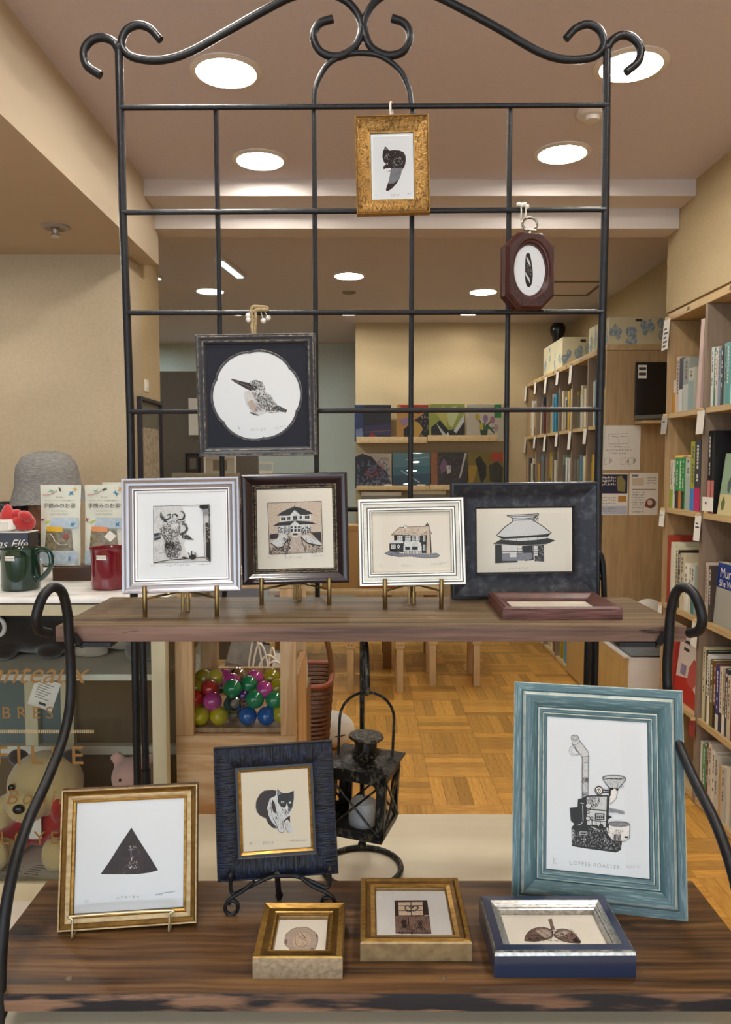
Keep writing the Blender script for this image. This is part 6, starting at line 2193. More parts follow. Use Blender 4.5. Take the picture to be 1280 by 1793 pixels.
MB().add([(CX1 - .006, CY0 + .028, .50), (CX1 - .006, CY1 - .03, .50), (CX1 - .006, CY1 - .03, 1.15), (CX1 - .006, CY0 + .028, 1.15)], [(0, 1, 2, 3)], CASEGLASS).build('side_glass', tc_, ang=0, fix=False)
GILT = mat('gilt_letter', '#8e6a35', .5, .3)
for txt, u, v, size, kw in (('Manteaux', 43, 1196, .070, dict(shear=.45)), ('OMBRES', 15, 1258, .040, dict(spacing=1.6)), ('FILLE', 70, 1338, .062, dict(spacing=1.55, bold=.0006)), ('Bohir', 62, 1408, .05, dict(shear=.3, spacing=1.3)), ('LOYER', 66, 1478, .044, dict(spacing=1.5))):
    p = PY(u, v, CY0 + .003)
    put_text('gilt_lettering', gp, txt, size, GILT, Matrix.Translation(p) @ UP_FRONT, **kw)
p0, p1 = PY(-60, 1281, CY0 + .003), PY(163, 1281, CY0 + .003)
mb = MB()
for i in range(60):
    x = p0.x + (p1.x - p0.x) * i / 59
    mb.add([(x - .0018, p0.y, p0.z - .004), (x + .0018, p0.y, p0.z - .004), (x + .0018, p0.y, p0.z + .004), (x - .0018, p0.y, p0.z + .004)], [(0, 1, 2, 3)], mat('pale_gilt', '#b5a47a', .5))
tag(mb.build('beaded_line', gp, ang=0, fix=False), kind='stuff')


def plush(name, label, loc, parts, m, vox=.007, sm=4):
    t = thing(name, label, 'plush toy', loc)
    mb = MB()
    for p in parts:
        if len(p) == 2:
            mb.ball(p[0], p[1], m, 16, 10)
        else:
            mb.ball(p[0], p[1], m, 16, 10, p[2])
    fuse(mb, 'body', t, vox, sm)
    return t


DBR = mat('dark_brown_plush', '#2b201b', .95, sheen=.6, bump=.4, bscale=(500, 500, 500))
GRY = mat('grey_plush', '#6f6963', .95, sheen=.5, bump=.4, bscale=(500, 500, 500))
PLP = mat('pale_plush', '#b8a996', .95, sheen=.5, bump=.4, bscale=(500, 500, 500))
YLP = mat('honey_plush', '#c9b27e', .95, sheen=.5, bump=.5, bscale=(400, 400, 400))
RED = mat('red_felt', '#a8201c', .9, sheen=.4)
PNK = mat('pink_plush', '#d2a79c', .95, sheen=.5, bump=.4, bscale=(500, 500, 500))
EYE = mat('button_eye', '#0d0b0a', .15)
ORB = mat('orange_felt', '#b5702a', .85)
t = plush('plush_mole', 'dark brown plush animal with grey face and pale ear on the case shelf', (-.885, 1.99, 1.001),
          [((.02, .02, .058), (.115, .08, .058)), ((-.05, -.02, .07), (.08, .07, .06)), ((.10, .02, .04), (.06, .07, .04)), ((-.03, -.06, .02), (.03, .03, .02)), ((.08, -.05, .02), (.035, .03, .02))], DBR)
MB().ball((-.085, -.055, .088), (.038, .03, .036), GRY, 14, 10).build('face', t)
MB().tube([(-.035 + .017 * math.cos(q), -.083, .089 + .022 * math.sin(q)) for q in np.linspace(0, 6.28, 17)[:-1]], .0055, CARD, 8, True).build('ear', t)
MB().ball((-.075, -.088, .079), (.011, .004, .010), ORB, 10, 8).build('ear_tag', t)
t = plush('plush_puppy', 'pale beige plush puppy lying on the case shelf with a black nose', (-.66, 2.02, 1.001),
          [((.01, .03, .045), (.085, .075, .045)), ((-.045, -.03, .062), (.052, .05, .05)), ((-.07, -.072, .05), (.026, .028, .024)), ((.06, .03, .05), (.04, .06, .045)), ((-.05, -.055, .012), (.05, .03, .012)), ((-.085, -.01, .06), (.02, .03, .04))], PLP)
MB().ball((-.076, -.0995, .056), (.0085, .006, .007), EYE, 10, 8).build('nose', t)
for dx in (-.028, .022):
    MB().ball((-.05 + dx, -.0765, .078), .0048, EYE, 10, 8).build('eye', t)
t = plush('plush_bird', 'small grey plush bird with an orange bill beside the beige puppy', (-.56, 1.90, 1.001),
          [((0, 0, .035), (.042, .035, .033)), ((-.012, -.012, .075), (.034, .032, .028)), ((.02, .02, .03), (.035, .03, .025))], GRY)
MB().ball((.010, -.046, .070), (.026, .014, .008), ORB, 12, 8).build('bill', t)
MB().ball((-.026, -.040, .083), .0042, EYE, 10, 8).build('eye', t)
t = plush('plush_bear', 'honey coloured plush bear in red dungarees sitting behind the gilt lettering', (-.835, 1.97, .50),
          [((0, .02, .075), (.085, .07, .08)), ((0, -.005, .165), (.098, .082, .085)), ((-.018, -.075, .14), (.055, .045, .045)),
           ((-.105, -.02, .085), (.03, .04, .055)), ((.105, -.02, .085), (.03, .04, .055)), ((-.07, -.08, .032), (.04, .07, .035)), ((.07, -.08, .032), (.04, .07, .035)), ((.075, -.145, .045), (.033, .02, .045)), ((-.07, -.145, .045), (.033, .02, .045))], YLP, .008)
MB().ball((-.020, -.121, .148), (.015, .009, .012), EYE, 12, 8).build('nose', t)
for dx in (-.055, .028):
    MB().ball((dx, -.080, .185), (.009, .006, .009), EYE, 10, 8).build('eye', t)
for dx in (-.072, .068):
    MB().ball((dx, .0, .232), (.028, .014, .022), DBR, 12, 8).build('ear', t)
cl = MB()
cl.ball((0, .015, .07), (.092, .078, .078), RED, 18, 12).ball((-.07, -.06, .035), (.046, .06, .04), RED, 14, 10).ball((.07, -.06, .035), (.046, .06, .04), RED, 14, 10)
cl.ball((-.05, -.035, .125), (.022, .045, .05), RED, 12, 8).ball((.05, -.035, .125), (.022, .045, .05), RED, 12, 8)
fuse(cl, 'dungarees', t, .007)
MB().box(-.016, .016, -.078, -.072, .05, .14, CARD, .003).build('bib_panel', t)
t = plush('plush_piglet', 'pale pink plush animal low in the case behind the iron legs', (-.60, 1.96, .50),
          [((0, .02, .09), (.07, .06, .09)), ((0, -.01, .19), (.058, .055, .05)), ((.008, -.065, .175), (.024, .02, .02)), ((-.045, 0, .235), (.02, .01, .018)), ((.035, 0, .235), (.02, .01, .018)), ((-.05, -.05, .03), (.025, .045, .028)), ((.05, -.05, .03), (.025, .045, .028))], PNK)
MB().ball((.008, -.0855, .177), (.006, .004, .005), EYE, 10, 8).build('nose', t)
for dx in (-.02, .028):
    MB().ball((dx, -.060, .20), .004, EYE, 10, 8).build('eye', t)
p = PY(86, 1190, 1.80)
t = thing('hang_tag', 'white square paper tag with grey print hanging in the glass case', 'paper tag', Matrix.Translation(p) @ Matrix.Rotation(R(20), 4, 'Y'))
MB().box(-.03, .03, -.0005, .0005, -.072, 0, CARD).build('card', t, ang=0)
mb = MB()
for k in range(7):
    mb.box(-.02, .016 - .006 * (k % 3), -.0008, -.0005, -.014 - k * .006, -.012 - k * .006, GREYT)
mb.box(-.005, .012, -.0008, -.0005, -.064, -.058, TITLE)
tag(mb.build('print', t, ang=0), kind='stuff')
MB().tube([(0, 0, 0), (.004, .05, .02), (.0, .15, .05)], .0008, STR, 6).build('string', t)
for k, (u, v, yaw, l) in enumerate(((18, 1528, 6, 'printed white leaflet lying on the case floor in front of the bear'), (72, 1527, -12, 'white leaflet with diagonal lines on the case floor by the bear'), (98, 1534, 20, 'blank white slip of paper near the case post'))):
    p = PZ(u, v, .5012)
    t = thing('leaflet', l, 'leaflet', Matrix.Translation((p.x, p.y + .005, .5006 + k * .0012)) @ Matrix.Rotation(R(yaw), 4, 'Z'))
    MB().box(-.042, .042, -.03, .03, 0, .0006, CARD).build('sheet', t, ang=0)
    if k < 2:
        mb = MB()
        for j in range(5):
            mb.box(-.034, .024 - .006 * (j % 2), -.022 + j * .01, -.019 + j * .01, .0006, .0008, GREYT)
        tag(mb.build('print', t, ang=0), kind='stuff')

# things on the marble top
ZT = 1.196
GGL = mat('green_glaze', '#0f3527', .12, col2='#0b2a20', scale=(20, 20, 20), coat=.8)
RGL = mat('crimson_glaze', '#6d0f20', .12, coat=.8)


def mug(label, x, y, m, hang, hasy=True):
    t = thing('mug', label, 'mug', Matrix.Translation((x, y, ZT)) @ Matrix.Rotation(R(hang), 4, 'Z'), 'glazed mugs on the marble top')
    MB().lathe([(.039, 0), (.043, .003), (.0445, .012), (.044, .08), (.0455, .094), (.0475, .099), (.0470, .101), (.0445, .100), (.041, .09), (.041, .008), (0, .006)], m, 40).build('cup', t)
    MB().tube(spline([(.041, 0, .088), (.058, 0, .098), (.078, 0, .092), (.084, 0, .07), (.076, 0, .048), (.058, 0, .03), (.041, 0, .022)], 6), [.0062] * 37, m, 10).build('handle', t)
    s = Matrix.Rotation(R(-hang - 98), 4, 'Z')
    st_ = MB()
    A0 = np.linspace(-.28, .28, 7)
    st_.add([(.0449 * math.cos(q), .0449 * math.sin(q), z) for q in A0 for z in (.074, .085)], [(2 * i, 2 * i + 2, 2 * i + 3, 2 * i + 1) for i in range(6)], CARD)
    k = st_.xf(s).build('sticker', t, ang=0)
    tx = text_mesh('MADE IN JAPAN', .0036, TITLE)
    vs = []
    for (a, b, c) in tx.v:
        q = a / .0452
        vs.append((.0452 * math.cos(q), .0452 * math.sin(q), .0784 + b))
    tx.v = vs
    tx.xf(s).build('lettering', k, ang=0, fix=False)
    return t


mug('dark green glazed mug with a white sticker at the picture edge', PZ(33, 1033, ZT).x, 1.845, GGL, -12)
mug('crimson glazed mug with a white sticker beside the silver ox frame', PZ(190, 1030, ZT).x + .004, 1.86, RGL, 60)
WAL = mat('dark_walnut_block', '#4a2f1c', .5, col2='#2f1d12', scale=(4, 40, 40), bump=.3)
pk = PZ(79, 1022, ZT)
tag(MB().box(0, .36, 0, .10, 0, .034, WAL, .002).build('wood_block', loc=(pk.x, 1.975, ZT)), 'dark walnut plank under the tea packets on the marble top', 'plank')
TEAP = mat('tea_packet_paper', '#d9d8c4', .45, col2='#d0d2c4', scale=(12, 12, 12))
TEAB = mat('packet_blue', '#9fb0bd', .5, col2='#b9c4c8', scale=(80, 80, 80))
TEAW = mat('packet_window', '#8d8264', .3, col2='#5d5138', scale=(90, 90, 90), lo=.35, hi=.65)


def tea(label, u, vb, y, tagcol, w=.108, h=.212, yaw=0, sq=False):
    p = PY(u, vb, y)
    t = thing('tea_packet', label, 'tea packet', Matrix.Translation((p.x, y, ZT + .0345)) @ Matrix.Rotation(R(yaw), 4, 'Z') @ Matrix.Rotation(R(-4), 4, 'X'), 'tea packets on the walnut plank')
    n, mcol = 14, 8
    vs, fs = [], []
    for side in (-1, 1):
        for i in range(n + 1):
            z = h * i / n
            tk = .017 * (1 - (i / n)) ** .8 + .0012
            ww = w / 2 * (.96 + .06 * abs(i / n - .45))
            for j in range(mcol + 1):
                s = j / mcol * 2 - 1
                vs.append((s * ww, side * tk * (1 - s * s) ** .5 - (.0015 * math.sin(9 * z / h + s * 2)), z))
    for sd in range(2):
        o = sd * (n + 1) * (mcol + 1)
        for i in range(n):
            for j in range(mcol):
                a = o + i * (mcol + 1) + j
                fs.append((a, a + 1, a + mcol + 2, a + mcol + 1))
    b = MB().add(vs, fs, TEAP)
    o2 = (n + 1) * (mcol + 1)
    b.add([], [], TEAP)
    b.f.append([j for j in range(mcol + 1)] + [o2 + j for j in range(mcol, -1, -1)])
    b.m.append(0)
    b.f.append([n * (mcol + 1) + j for j in range(mcol + 1)] + [o2 + n * (mcol + 1) + j for j in range(mcol, -1, -1)])
    b.m.append(0)
    b.build('pouch', t, ang=50)

    def yf(z, x):
        tk = .017 * max(1 - z / h, 0) ** .8 + .0012
        s = min(abs(x) / (w / 2), .97)
        return -tk * (1 - s * s) ** .5 - .0022

    def patch(name, pts, m, lift=0):
        g = MB()
        k = len(pts)
        c = (sum(q[0] for q in pts) / k, sum(q[1] for q in pts) / k)
        ring = []
        for i in range(k):
            for j in range(4):
                f = j / 4
                ring.append((pts[i][0] * (1 - f) + pts[(i + 1) % k][0] * f, pts[i][1] * (1 - f) + pts[(i + 1) % k][1] * f))
        L_ = []
        for q in (1, .66, .33):
            L_.append([(c[0] + (a - c[0]) * q, c[1] + (b_ - c[1]) * q) for a, b_ in ring])
        kk = len(ring)
        vs = [(a, yf(b_, a) - lift, b_) for rg in L_ for a, b_ in rg] + [(c[0], yf(c[1], c[0]) - lift, c[1])]
        fs = [(r * kk + i, r * kk + (i + 1) % kk, (r + 1) * kk + (i + 1) % kk, (r + 1) * kk + i) for r in range(2) for i in range(kk)]
        fs += [(2 * kk + i, 2 * kk + (i + 1) % kk, 3 * kk) for i in range(kk)]
        return g.add(vs, fs, m).build(name, t, ang=60, fix=False)
    hw = w / 2 * .93
    patch('bottom_band', [(-hw, .004), (hw, .004), (hw, .038), (-hw, .038)], TEAB)
    patch('clear_window', [(-hw * .72, .04), (hw * .78, .04), (hw * .66, .095), (-hw * .66, .095)], TEAW)
    patch('printed_foot', [(-hw * .5, .097), (hw, .099), (hw * .98, .125), (-hw * .4, .125)], TEAB, .0004)
    tl = patch('name_label', [(-hw * .62, .09), (hw * .22, .088), (hw * .22, .101), (-hw * .62, .103)], tagcol, .0006)
    if sq:
        patch('tea_bag_tag', [(hw * .35, .092), (hw * .68, .078), (hw * .4, .062), (hw * .06, .076)], CARD, .0012)
    else:
        MB().tube([(x, yf(z, x) - .001, z) for x, z in ((-.028, .082), (-.022, .084), (-.014, .076), (-.008, .064), (.004, .055), (.016, .054), (.024, .056))], .0009, CARD, 6).build('tea_string', t)
        patch('red_bud', [(.012, .07), (.026, .068), (.028, .082), (.016, .086)], mat('red_bud', '#8e4a3f', .6), .0006)
    rnd = random.Random(u)
    for cx, cz, m in ((-.022, .195, '#7fae93'), (.03, .19, '#2f7fa0'), (.0, .2, '#4a4a42'), (-.03, .115, '#a9bb3f'), (.036, .108, '#2f7fa0'), (.03, .018, '#4d78a5'), (-.012, .024, '#5b6a72'), (-.045, .12, '#8d4a55'), (.04, .2, '#c9a86a')):
        mm = mat('leaf_' + m[1:], m, .6)
        for k in range(3):
            a = rnd.uniform(0, 3.1)
            l = rnd.uniform(.005, .010)
            ca, sa = math.cos(a), math.sin(a)
            q = [(cx + ca * l, cz + sa * l), (cx - sa * .0025, cz + ca * .0025), (cx - ca * l, cz - sa * l), (cx + sa * .0025, cz - ca * .0025)]
            MB().add([(x_, yf(z_, x_) - .0005 - .0002 * k, z_) for x_, z_ in q], [(0, 1, 2, 3)], mm).build('printed_leaf', t, ang=0, fix=False)
    branch = [(-.045, .185), (-.03, .186), (-.018, .190), (-.008, .196)]
    MB().tube([(x_, yf(z_, x_) - .0002, z_) for x_, z_ in branch], .0011, mat('branch_red', '#c98d7f', .6), 6).build('printed_branch', t)
    for txt, sz, z, m, sp in (('手摘みのお茶', .0142, .152, TITLE, 1.02), ('オーガニックハーブと和草の農園から', .0046, .169, GREYT, 1.0), ('hand picked herb tea', .0048, .142, GREYT, 1.0), ('special day blend', .0062, .133, GREYT, 1.05), ('for you', .006, .178, GREYT, 1.0)):
        g = text_mesh(txt, sz, m, spacing=sp)
        g.v = [(a, yf(z + b, a) - .0006, z + b) for a, b, c in g.v]
        g.build('lettering', t, ang=0, fix=False)
    return t


tea('cream tea packet with a yellow label standing on the walnut plank', 106, 996, 2.02, mat('label_yellow', '#d9aa1e', .5))
tea('cream tea packet with an orange label partly behind the crimson mug', 184, 996, 2.02, mat('label_orange', '#d98a55', .5), sq=True)
tea('pale blue topped tea packet tucked behind the silver ox frame', 214, 992, 2.05, mat('label_orange', '#d98a55', .5), h=.218)
# navy gift box on a white riser, wreath and dish
t = thing('white_riser', 'white card riser under the navy gift box on the marble top', 'riser', (-1.17, 1.93, ZT))
MB().box(0, .321, 0, .09, 0, .053, CARD, .002).build('riser_box', t)
NVB = mat('navy_box', '#101322', .4)
bx0 = PY(-60, 985, 1.93)
t = thing('gift_box', 'navy gift box with white script lettering on the white riser', 'box', (-1.17, 1.925, ZT + .0535))
ex = PY(50, 960, 1.925).x + 1.17
MB().box(0, ex, 0, .06, 0, .075, NVB, .002).build('box_body', t)
MB().box(-.001, ex + .001, -.001, .061, .075, .0775, mat('box_lid_grey', '#c9c5bd', .4), .001).build('lid', t)
MB().box(ex, ex + .001, .004, .056, .002, .073, mat('navy_side', '#33302f', .5)).build('side_panel', t, ang=0)
put_text('lettering', t, 'Christmas Elfe', .030, CARD, Matrix.Translation((ex - .178, -.0012, .038)) @ UP_FRONT, shear=.4, align='LEFT')
zb = ZT + .0535 + .0775
t = thing('white_dish', 'small white round dish on the navy gift box', 'dish', (PY(2, 912, 1.95).x, 1.95, zb))
MB().lathe([(.03, 0), (.034, .004), (.036, .026), (.0335, .027), (.032, .006), (0, .004)], CARD, 28).build('bowl', t)
RDF = mat('red_felt_flower', '#b01f1c', .8, sheen=.5)
t = thing('felt_flower', 'red felt flower ornament beside the white dish on the gift box', 'ornament', (PY(38, 914, 1.955).x, 1.955, zb))
for (x, y, z, r, q) in ((0, 0, .018, (.02, .017, .018), 0), (.012, -.006, .038, (.018, .016, .014), .4), (-.012, -.004, .042, (.016, .013, .013), -.5), (.014, .008, .02, (.017, .015, .02), .2), (-.004, -.014, .026, (.014, .008, .012), .0)):
    MB().ball((x, y, z), r, RDF, 14, 10, Matrix.Rotation(q, 3, 'Y')).build('petal', t)
t = thing('felt_hat', 'red and white felt cap standing in the dish on the gift box', 'ornament', (PY(14, 906, 1.95).x, 1.95, zb + .006))
MB().lathe([(.024, 0), (.024, .02), (.018, .03)], CARD, 18).build('brim', t)
MB().lathe([(.022, .026), (.018, .04), (.008, .058), (0, .064)], RDF, 18).build('crown', t)

# ------------------------------------------------------------------ person behind the case
SKIN = mat('skin', '#a8785c', .55)
HAIR = mat('dark_hair', '#17110e', .6, col2='#241a15', scale=(300, 300, 30))
HAT = mat('grey_knit_hat', '#6e6d6b', .95, col2='#8f8d89', scale=(60, 60, 400), lo=.35, hi=.65, bump=.5)
COAT = mat('dark_patterned_coat', '#17181b', .85, col2='#5c5e62', scale=(38, 38, 38), lo=.60, hi=.66)
TROU = mat('dark_trousers', '#1b1b20', .8)
px, py = PY(84, 870, 3.05).x, 3.05
pe = thing('person', 'person in a grey brimmed hat and dark patterned coat, head bowed behind tea packets', 'person', (px - .05, py, 0))
b = MB()
hd = Vector((.06, 0, 1.35))
b.ball(hd, (.085, .075, .105), SKIN, 20, 14, Matrix.Rotation(R(18), 3, 'Y'))
b.ball(hd + Vector((.03, 0, -.07)), (.05, .05, .05), SKIN, 14, 10)
b.ball(hd + Vector((.088, 0, -.015)), (.020, .014, .018), SKIN, 10, 8)
b.ball(hd + Vector((.068, 0, -.062)), (.016, .022, .010), SKIN, 10, 8)
for s in (-1, 1):
    b.ball(hd + Vector((-.012, s * .075, -.012)), (.018, .010, .028), SKIN, 10, 8)
b.tube([(-.07, 0, 1.22), (.03, 0, 1.30)], [.058, .052], SKIN, 14)
b.ball((-.12, 0, 1.20), (.12, .17, .11), SKIN, 16, 10)
b.ball((-.09, 0, .97), (.11, .15, .22), SKIN, 16, 12)
b.ball((-.02, 0, .74), (.12, .16, .12), SKIN, 16, 10)
for s in (-1, 1):
    capsule_chain(b, [(-.11, s * .17, 1.21), (.01, s * .22, .95), (.20, s * .12, .86)], [.052, .043, .030], SKIN)
    b.ball((.245, s * .10, .855), (.045, .018, .036), SKIN, 12, 8)
    for k, ll in enumerate((.055, .065, .06, .048)):
        z = .885 - k * .019
        capsule_chain(b, [(.275, s * .098, z), (.30, s * .085, z - .004), (.30 + ll * .3, s * .062, z - .008)], [.0095, .009, .0085], SKIN, 8)
    capsule_chain(b, [(.235, s * .088, .885), (.262, s * .062, .90), (.285, s * .055, .90)], [.011, .010, .009], SKIN, 8)
    capsule_chain(b, [(-.01, s * .085, .72), (.02, s * .09, .42), (-.02, s * .09, .08)], [.082, .058, .040], SKIN)
    b.ball((.04, s * .09, .035), (.12, .042, .035), SKIN, 12, 8)
fuse(b, 'body', pe, .007, 3)
c = MB()
c.ball((-.125, 0, 1.215), (.145, .205, .135), COAT, 18, 12).ball((-.10, 0, .97), (.14, .185, .27), COAT, 18, 12).ball((-.02, 0, .72), (.15, .195, .15), COAT, 18, 12)
for s in (-1, 1):
    capsule_chain(c, [(-.11, s * .175, 1.22), (.01, s * .225, .95), (.17, s * .135, .862)], [.072, .060, .046], COAT)
fuse(c, 'coat', pe, .012, 4)
c = MB()
for s in (-1, 1):
    capsule_chain(c, [(-.01, s * .085, .72), (.02, s * .09, .42), (-.02, s * .09, .10)], [.095, .072, .055], TROU)
fuse(c, 'trousers', pe, .012, 3)
hr = MB()
hr.ball(hd + Vector((-.045, .03, .01)), (.080, .075, .105), HAIR, 16, 10).ball(hd + Vector((-.105, -.015, -.06)), (.036, .055, .085), HAIR, 14, 10).ball(hd + Vector((-.085, .045, -.075)), (.05, .05, .08), HAIR, 14, 10).ball(hd + Vector((-.10, -.035, -.11)), (.026, .03, .05), HAIR, 12, 8)
fuse(hr, 'hair', pe, .008, 2)
for s in (-1, 1):
    MB().ball(hd + Vector((.078, s * .03, .0)), (.008, .012, .008), EYE, 10, 8).build('eye', pe)
ht = MB()
TL = Matrix.Rotation(R(-3), 4, 'Y')
prof = [(.150, -.062), (.147, -.057), (.134, -.015), (.124, .015), (.122, .05), (.114, .09), (.090, .125), (.048, .142), (0, .147)]
ht.lathe(prof, HAT, 32, sx=1.0, sy=.92).xf(Matrix.Translation(hd + Vector((-.008, 0, .052))) @ TL)
o = ht.build('hat', pe, ang=60)
so = o.modifiers.new('thick', 'SOLIDIFY')
so.thickness = .006

# ------------------------------------------------------------------ toy capsule box
PINE = mat('pine_board', '#d8b588', .5, col2='#c49a6a', scale=(70, 70, 5), lo=.4, hi=.62, bump=.15, dist=.6)
PINEH = mat('pine_board_level', '#dab88b', .5, col2='#c79e6e', scale=(6, 70, 60), lo=.4, hi=.6, bump=.15, dist=.6)
gx0, gx1, gy0, gy1 = -.4565, PY(518, 1250, 1.82).x, 1.82, 2.15


def zs_(z):
    return 1.5 - (1.5 - z) * .82


gb_ = thing('capsule_box', 'pine framed box with a clear window full of coloured toy capsules', 'box', (0, 0, 0))
sw = .042
for a, b2 in ((gx0, gx0 + sw), (gx1 - .037, gx1)):
    for y in (gy0, gy1 - .022):
        MB().box(a, b2, y, y + .022, zs_(.70) if y == gy0 else .0, zs_(1.135), PINE, .001).build('stile', gb_)
MB().box(gx0, gx1, gy0 - .0005, gy0 + .0215, zs_(.645), zs_(.699), PINEH, .001).build('sill_rail', gb_)
MB().box(gx0, gx1, gy0, gy0 + .02, 0, zs_(.644), PINEH, .001).build('front_board', gb_)
MB().box(gx0, gx1, gy0, gy0 + .022, 1.085, 1.135, PINEH, .001).build('head_rail', gb_) if False else None
MB().box(gx0, gx1, gy0, gy1, zs_(1.136), zs_(1.150), PINEH, .001).build('lid', gb_)
MB().box(gx0 + .002, gx1 - .002, gy0 + .022, gy1 - .002, zs_(.70), zs_(.714), PINE).build('inner_floor', gb_)
MB().box(gx0, gx0 + .016, gy0 + .023, gy1 - .023, 0, zs_(.80), PINE).build('side_board', gb_)
MB().box(gx1 - .016, gx1, gy0 + .06, gy1 - .023, 0, zs_(.86), PINE).build('side_board', gb_)
MB().box(gx0 + .017, gx1 - .017, gy1 - .02, gy1 - .004, 0, zs_(.80), PINE).build('back_board', gb_)
MB().add([(gx0 + sw, gy0 + .018, zs_(.70)), (gx1 - .037, gy0 + .018, zs_(.70)), (gx1 - .037, gy0 + .018, zs_(1.135)), (gx0 + sw, gy0 + .018, zs_(1.135))], [(0, 1, 2, 3)], CLEAR).build('window', gb_, ang=0, fix=False)
cols = {'yellow': '#d3c51c', 'blue': '#1a67b8', 'red': '#c8291d', 'pink': '#cf4a96', 'green': '#2a9157', 'olive': '#a5991f', 'clear': '#b9b7a6', 'purple': '#5b2a77', 'dark green': '#2d5a48'}
CLRC = glass_mat('capsule_clear', ior=1.45, tint=(.85, .86, .82))


def capsule_toy(label, cx, cy, y, colr, tilt=(0, 0), r=.0283, clear_half=False):
    y = 1.82 + (y - 2.22) * .82
    r *= .82
    p = PY(320 + cx / 4.571, 1110 + cy / 4.571, y)
    p.z = max(p.z, zs_(.714) + r + .0003)
    t = thing('toy_capsule', label, 'toy capsule', Matrix.Translation(p) @ Matrix.Rotation(R(-tilt[0]), 4, 'X') @ Matrix.Rotation(R(tilt[1]), 4, 'Y'), 'toy capsules in the pine box')
    pr1 = [(0, r)] + [(r * math.sin(q), r * math.cos(q)) for q in np.linspace(.2, 1.55, 8)] + [(r * 1.0, -.002)]
    pr2 = [(r * .985, -.002)] + [(r * .985 * math.sin(q), r * .985 * math.cos(q)) for q in np.linspace(1.65, 2.95, 7)] + [(0, -r * .985)]
    m = mat('capsule_' + colr.replace(' ', '_'), cols[colr], .12, coat=.6)
    if colr == 'clear':
        m = CLRC
    MB().lathe(pr1, m, 20).build('lid_half', t, ang=60, fix=False)
    MB().lathe(pr2, CLRC, 20).build('clear_half', t, ang=60, fix=False)
    MB().ball((0, 0, -.006), (r * .55, r * .5, r * .4), mat('toy_packet', '#8a8478', .6, col2='#b6a08a', scale=(90, 90, 90)), 10, 6).build('packed_toy', t)
    return t


caps = [(142, 660, 2.270, 'yellow', 'yellow capsule in the bottom corner against the window', (-75, 5)), (292, 672, 2.270, 'yellow', 'second yellow capsule on the bottom row, beside the gap', (-70, 15)),
        (405, 690, 2.30, 'clear', 'clear capsule in the dark gap of the bottom row', (30, 0)), (520, 672, 2.270, 'blue', 'blue capsule with its clear half showing, bottom row', (-60, 35)), (672, 660, 2.270, 'blue', 'fully blue capsule on the bottom row', (-85, 0)),
        (792, 640, 2.275, 'yellow', 'yellow capsule at the end of the bottom row, cut by the stile', (-70, 0)),
        (95, 525, 2.275, 'red', 'red capsule at the window edge above the corner yellow one', (-40, -20)), (238, 538, 2.272, 'pink', 'plain pink capsule in the second row', (-88, 0)), (402, 562, 2.272, 'dark green', 'smoky dark green capsule with a clear half, second row', (-60, -120)),
        (577, 523, 2.272, 'green', 'green capsule above the blue pair', (-50, 10)), (735, 530, 2.275, 'green', 'green capsule at the stile above the blue one', (-30, 20)),
        (215, 440, 2.305, 'red', 'red capsule lying behind the pink one', (-20, 10)), (398, 437, 2.285, 'green', 'green capsule above the smoky one', (-70, 0)), (485, 492, 2.315, 'purple', 'purple capsule deep between two green ones', (0, 0)),
        (505, 445, 2.325, 'yellow', 'small yellow lid behind the green pair', (-10, 0)), (655, 450, 2.295, 'pink', 'pink capsule with clear half above the green pair', (-25, 40)), (765, 430, 2.310, 'olive', 'olive capsule at the stile in the third row', (-10, 30)),
        (100, 430, 2.310, 'olive', 'olive capsule at the window edge above the red one', (-10, 0)), (165, 355, 2.345, 'olive', 'olive yellow capsule on top of the heap near the edge', (-30, 0)), (262, 350, 2.36, 'yellow', 'pale yellow capsule on top behind the pink one', (-20, 20)),
        (335, 350, 2.375, 'pink', 'pink capsule high at the back of the heap', (-60, 0)), (392, 385, 2.325, 'pink', 'pink capsule above the red one', (-40, -20)), (440, 340, 2.37, 'clear', 'clear empty capsule on top of the heap', (20, 10)),
        (575, 360, 2.345, 'pink', 'glossy pink capsule on top in the middle', (-50, 0)), (530, 405, 2.32, 'green', 'green capsule below the glossy pink one', (-20, 0)), (710, 350, 2.36, 'olive', 'olive capsule on top with a dark half', (0, 0)), (640, 400, 2.40, 'green', 'green capsule hidden at the back of the heap', (0, 0)),
        (300, 430, 2.40, 'clear', 'clear capsule at the back of the heap', (0, 0)), (180, 560, 2.42, 'yellow', 'yellow capsule deep in the second layer', (0, 0)), (480, 560, 2.42, 'blue', 'blue capsule deep in the second layer', (0, 0))]
for cx, cy, y, c, l, tl in caps:
    capsule_toy(l, cx, cy, y, c, tl)

# bags, basket, cushion, stools and low table behind
BAGG = mat('grey_bag_paper', '#6d6862', .7, col2='#7d7871', scale=(30, 30, 30))
BAGW = mat('white_bag_paper', '#cdc8be', .7)
ct = thing('wooden_crate', 'brown wooden crate under the grey paper bags behind the capsule box', 'crate', (-.52, 2.9, 0))
for k in range(5):
    MB().box(-.05, .30, -.12, -.10, .02 + k * .12, .125 + k * .12, mat('crate_wood', '#8a6a42', .6)).build('slat', ct, ang=0)
for x in (-.05, .27):
    MB().box(x, x + .03, -.10, .15, 0, .62, mat('crate_wood', '#8a6a42', .6)).build('corner_post', ct, ang=0)
MB().box(-.05, .30, -.12, .15, .62, .64, mat('crate_wood', '#8a6a42', .6)).build('top_board', ct, ang=0)


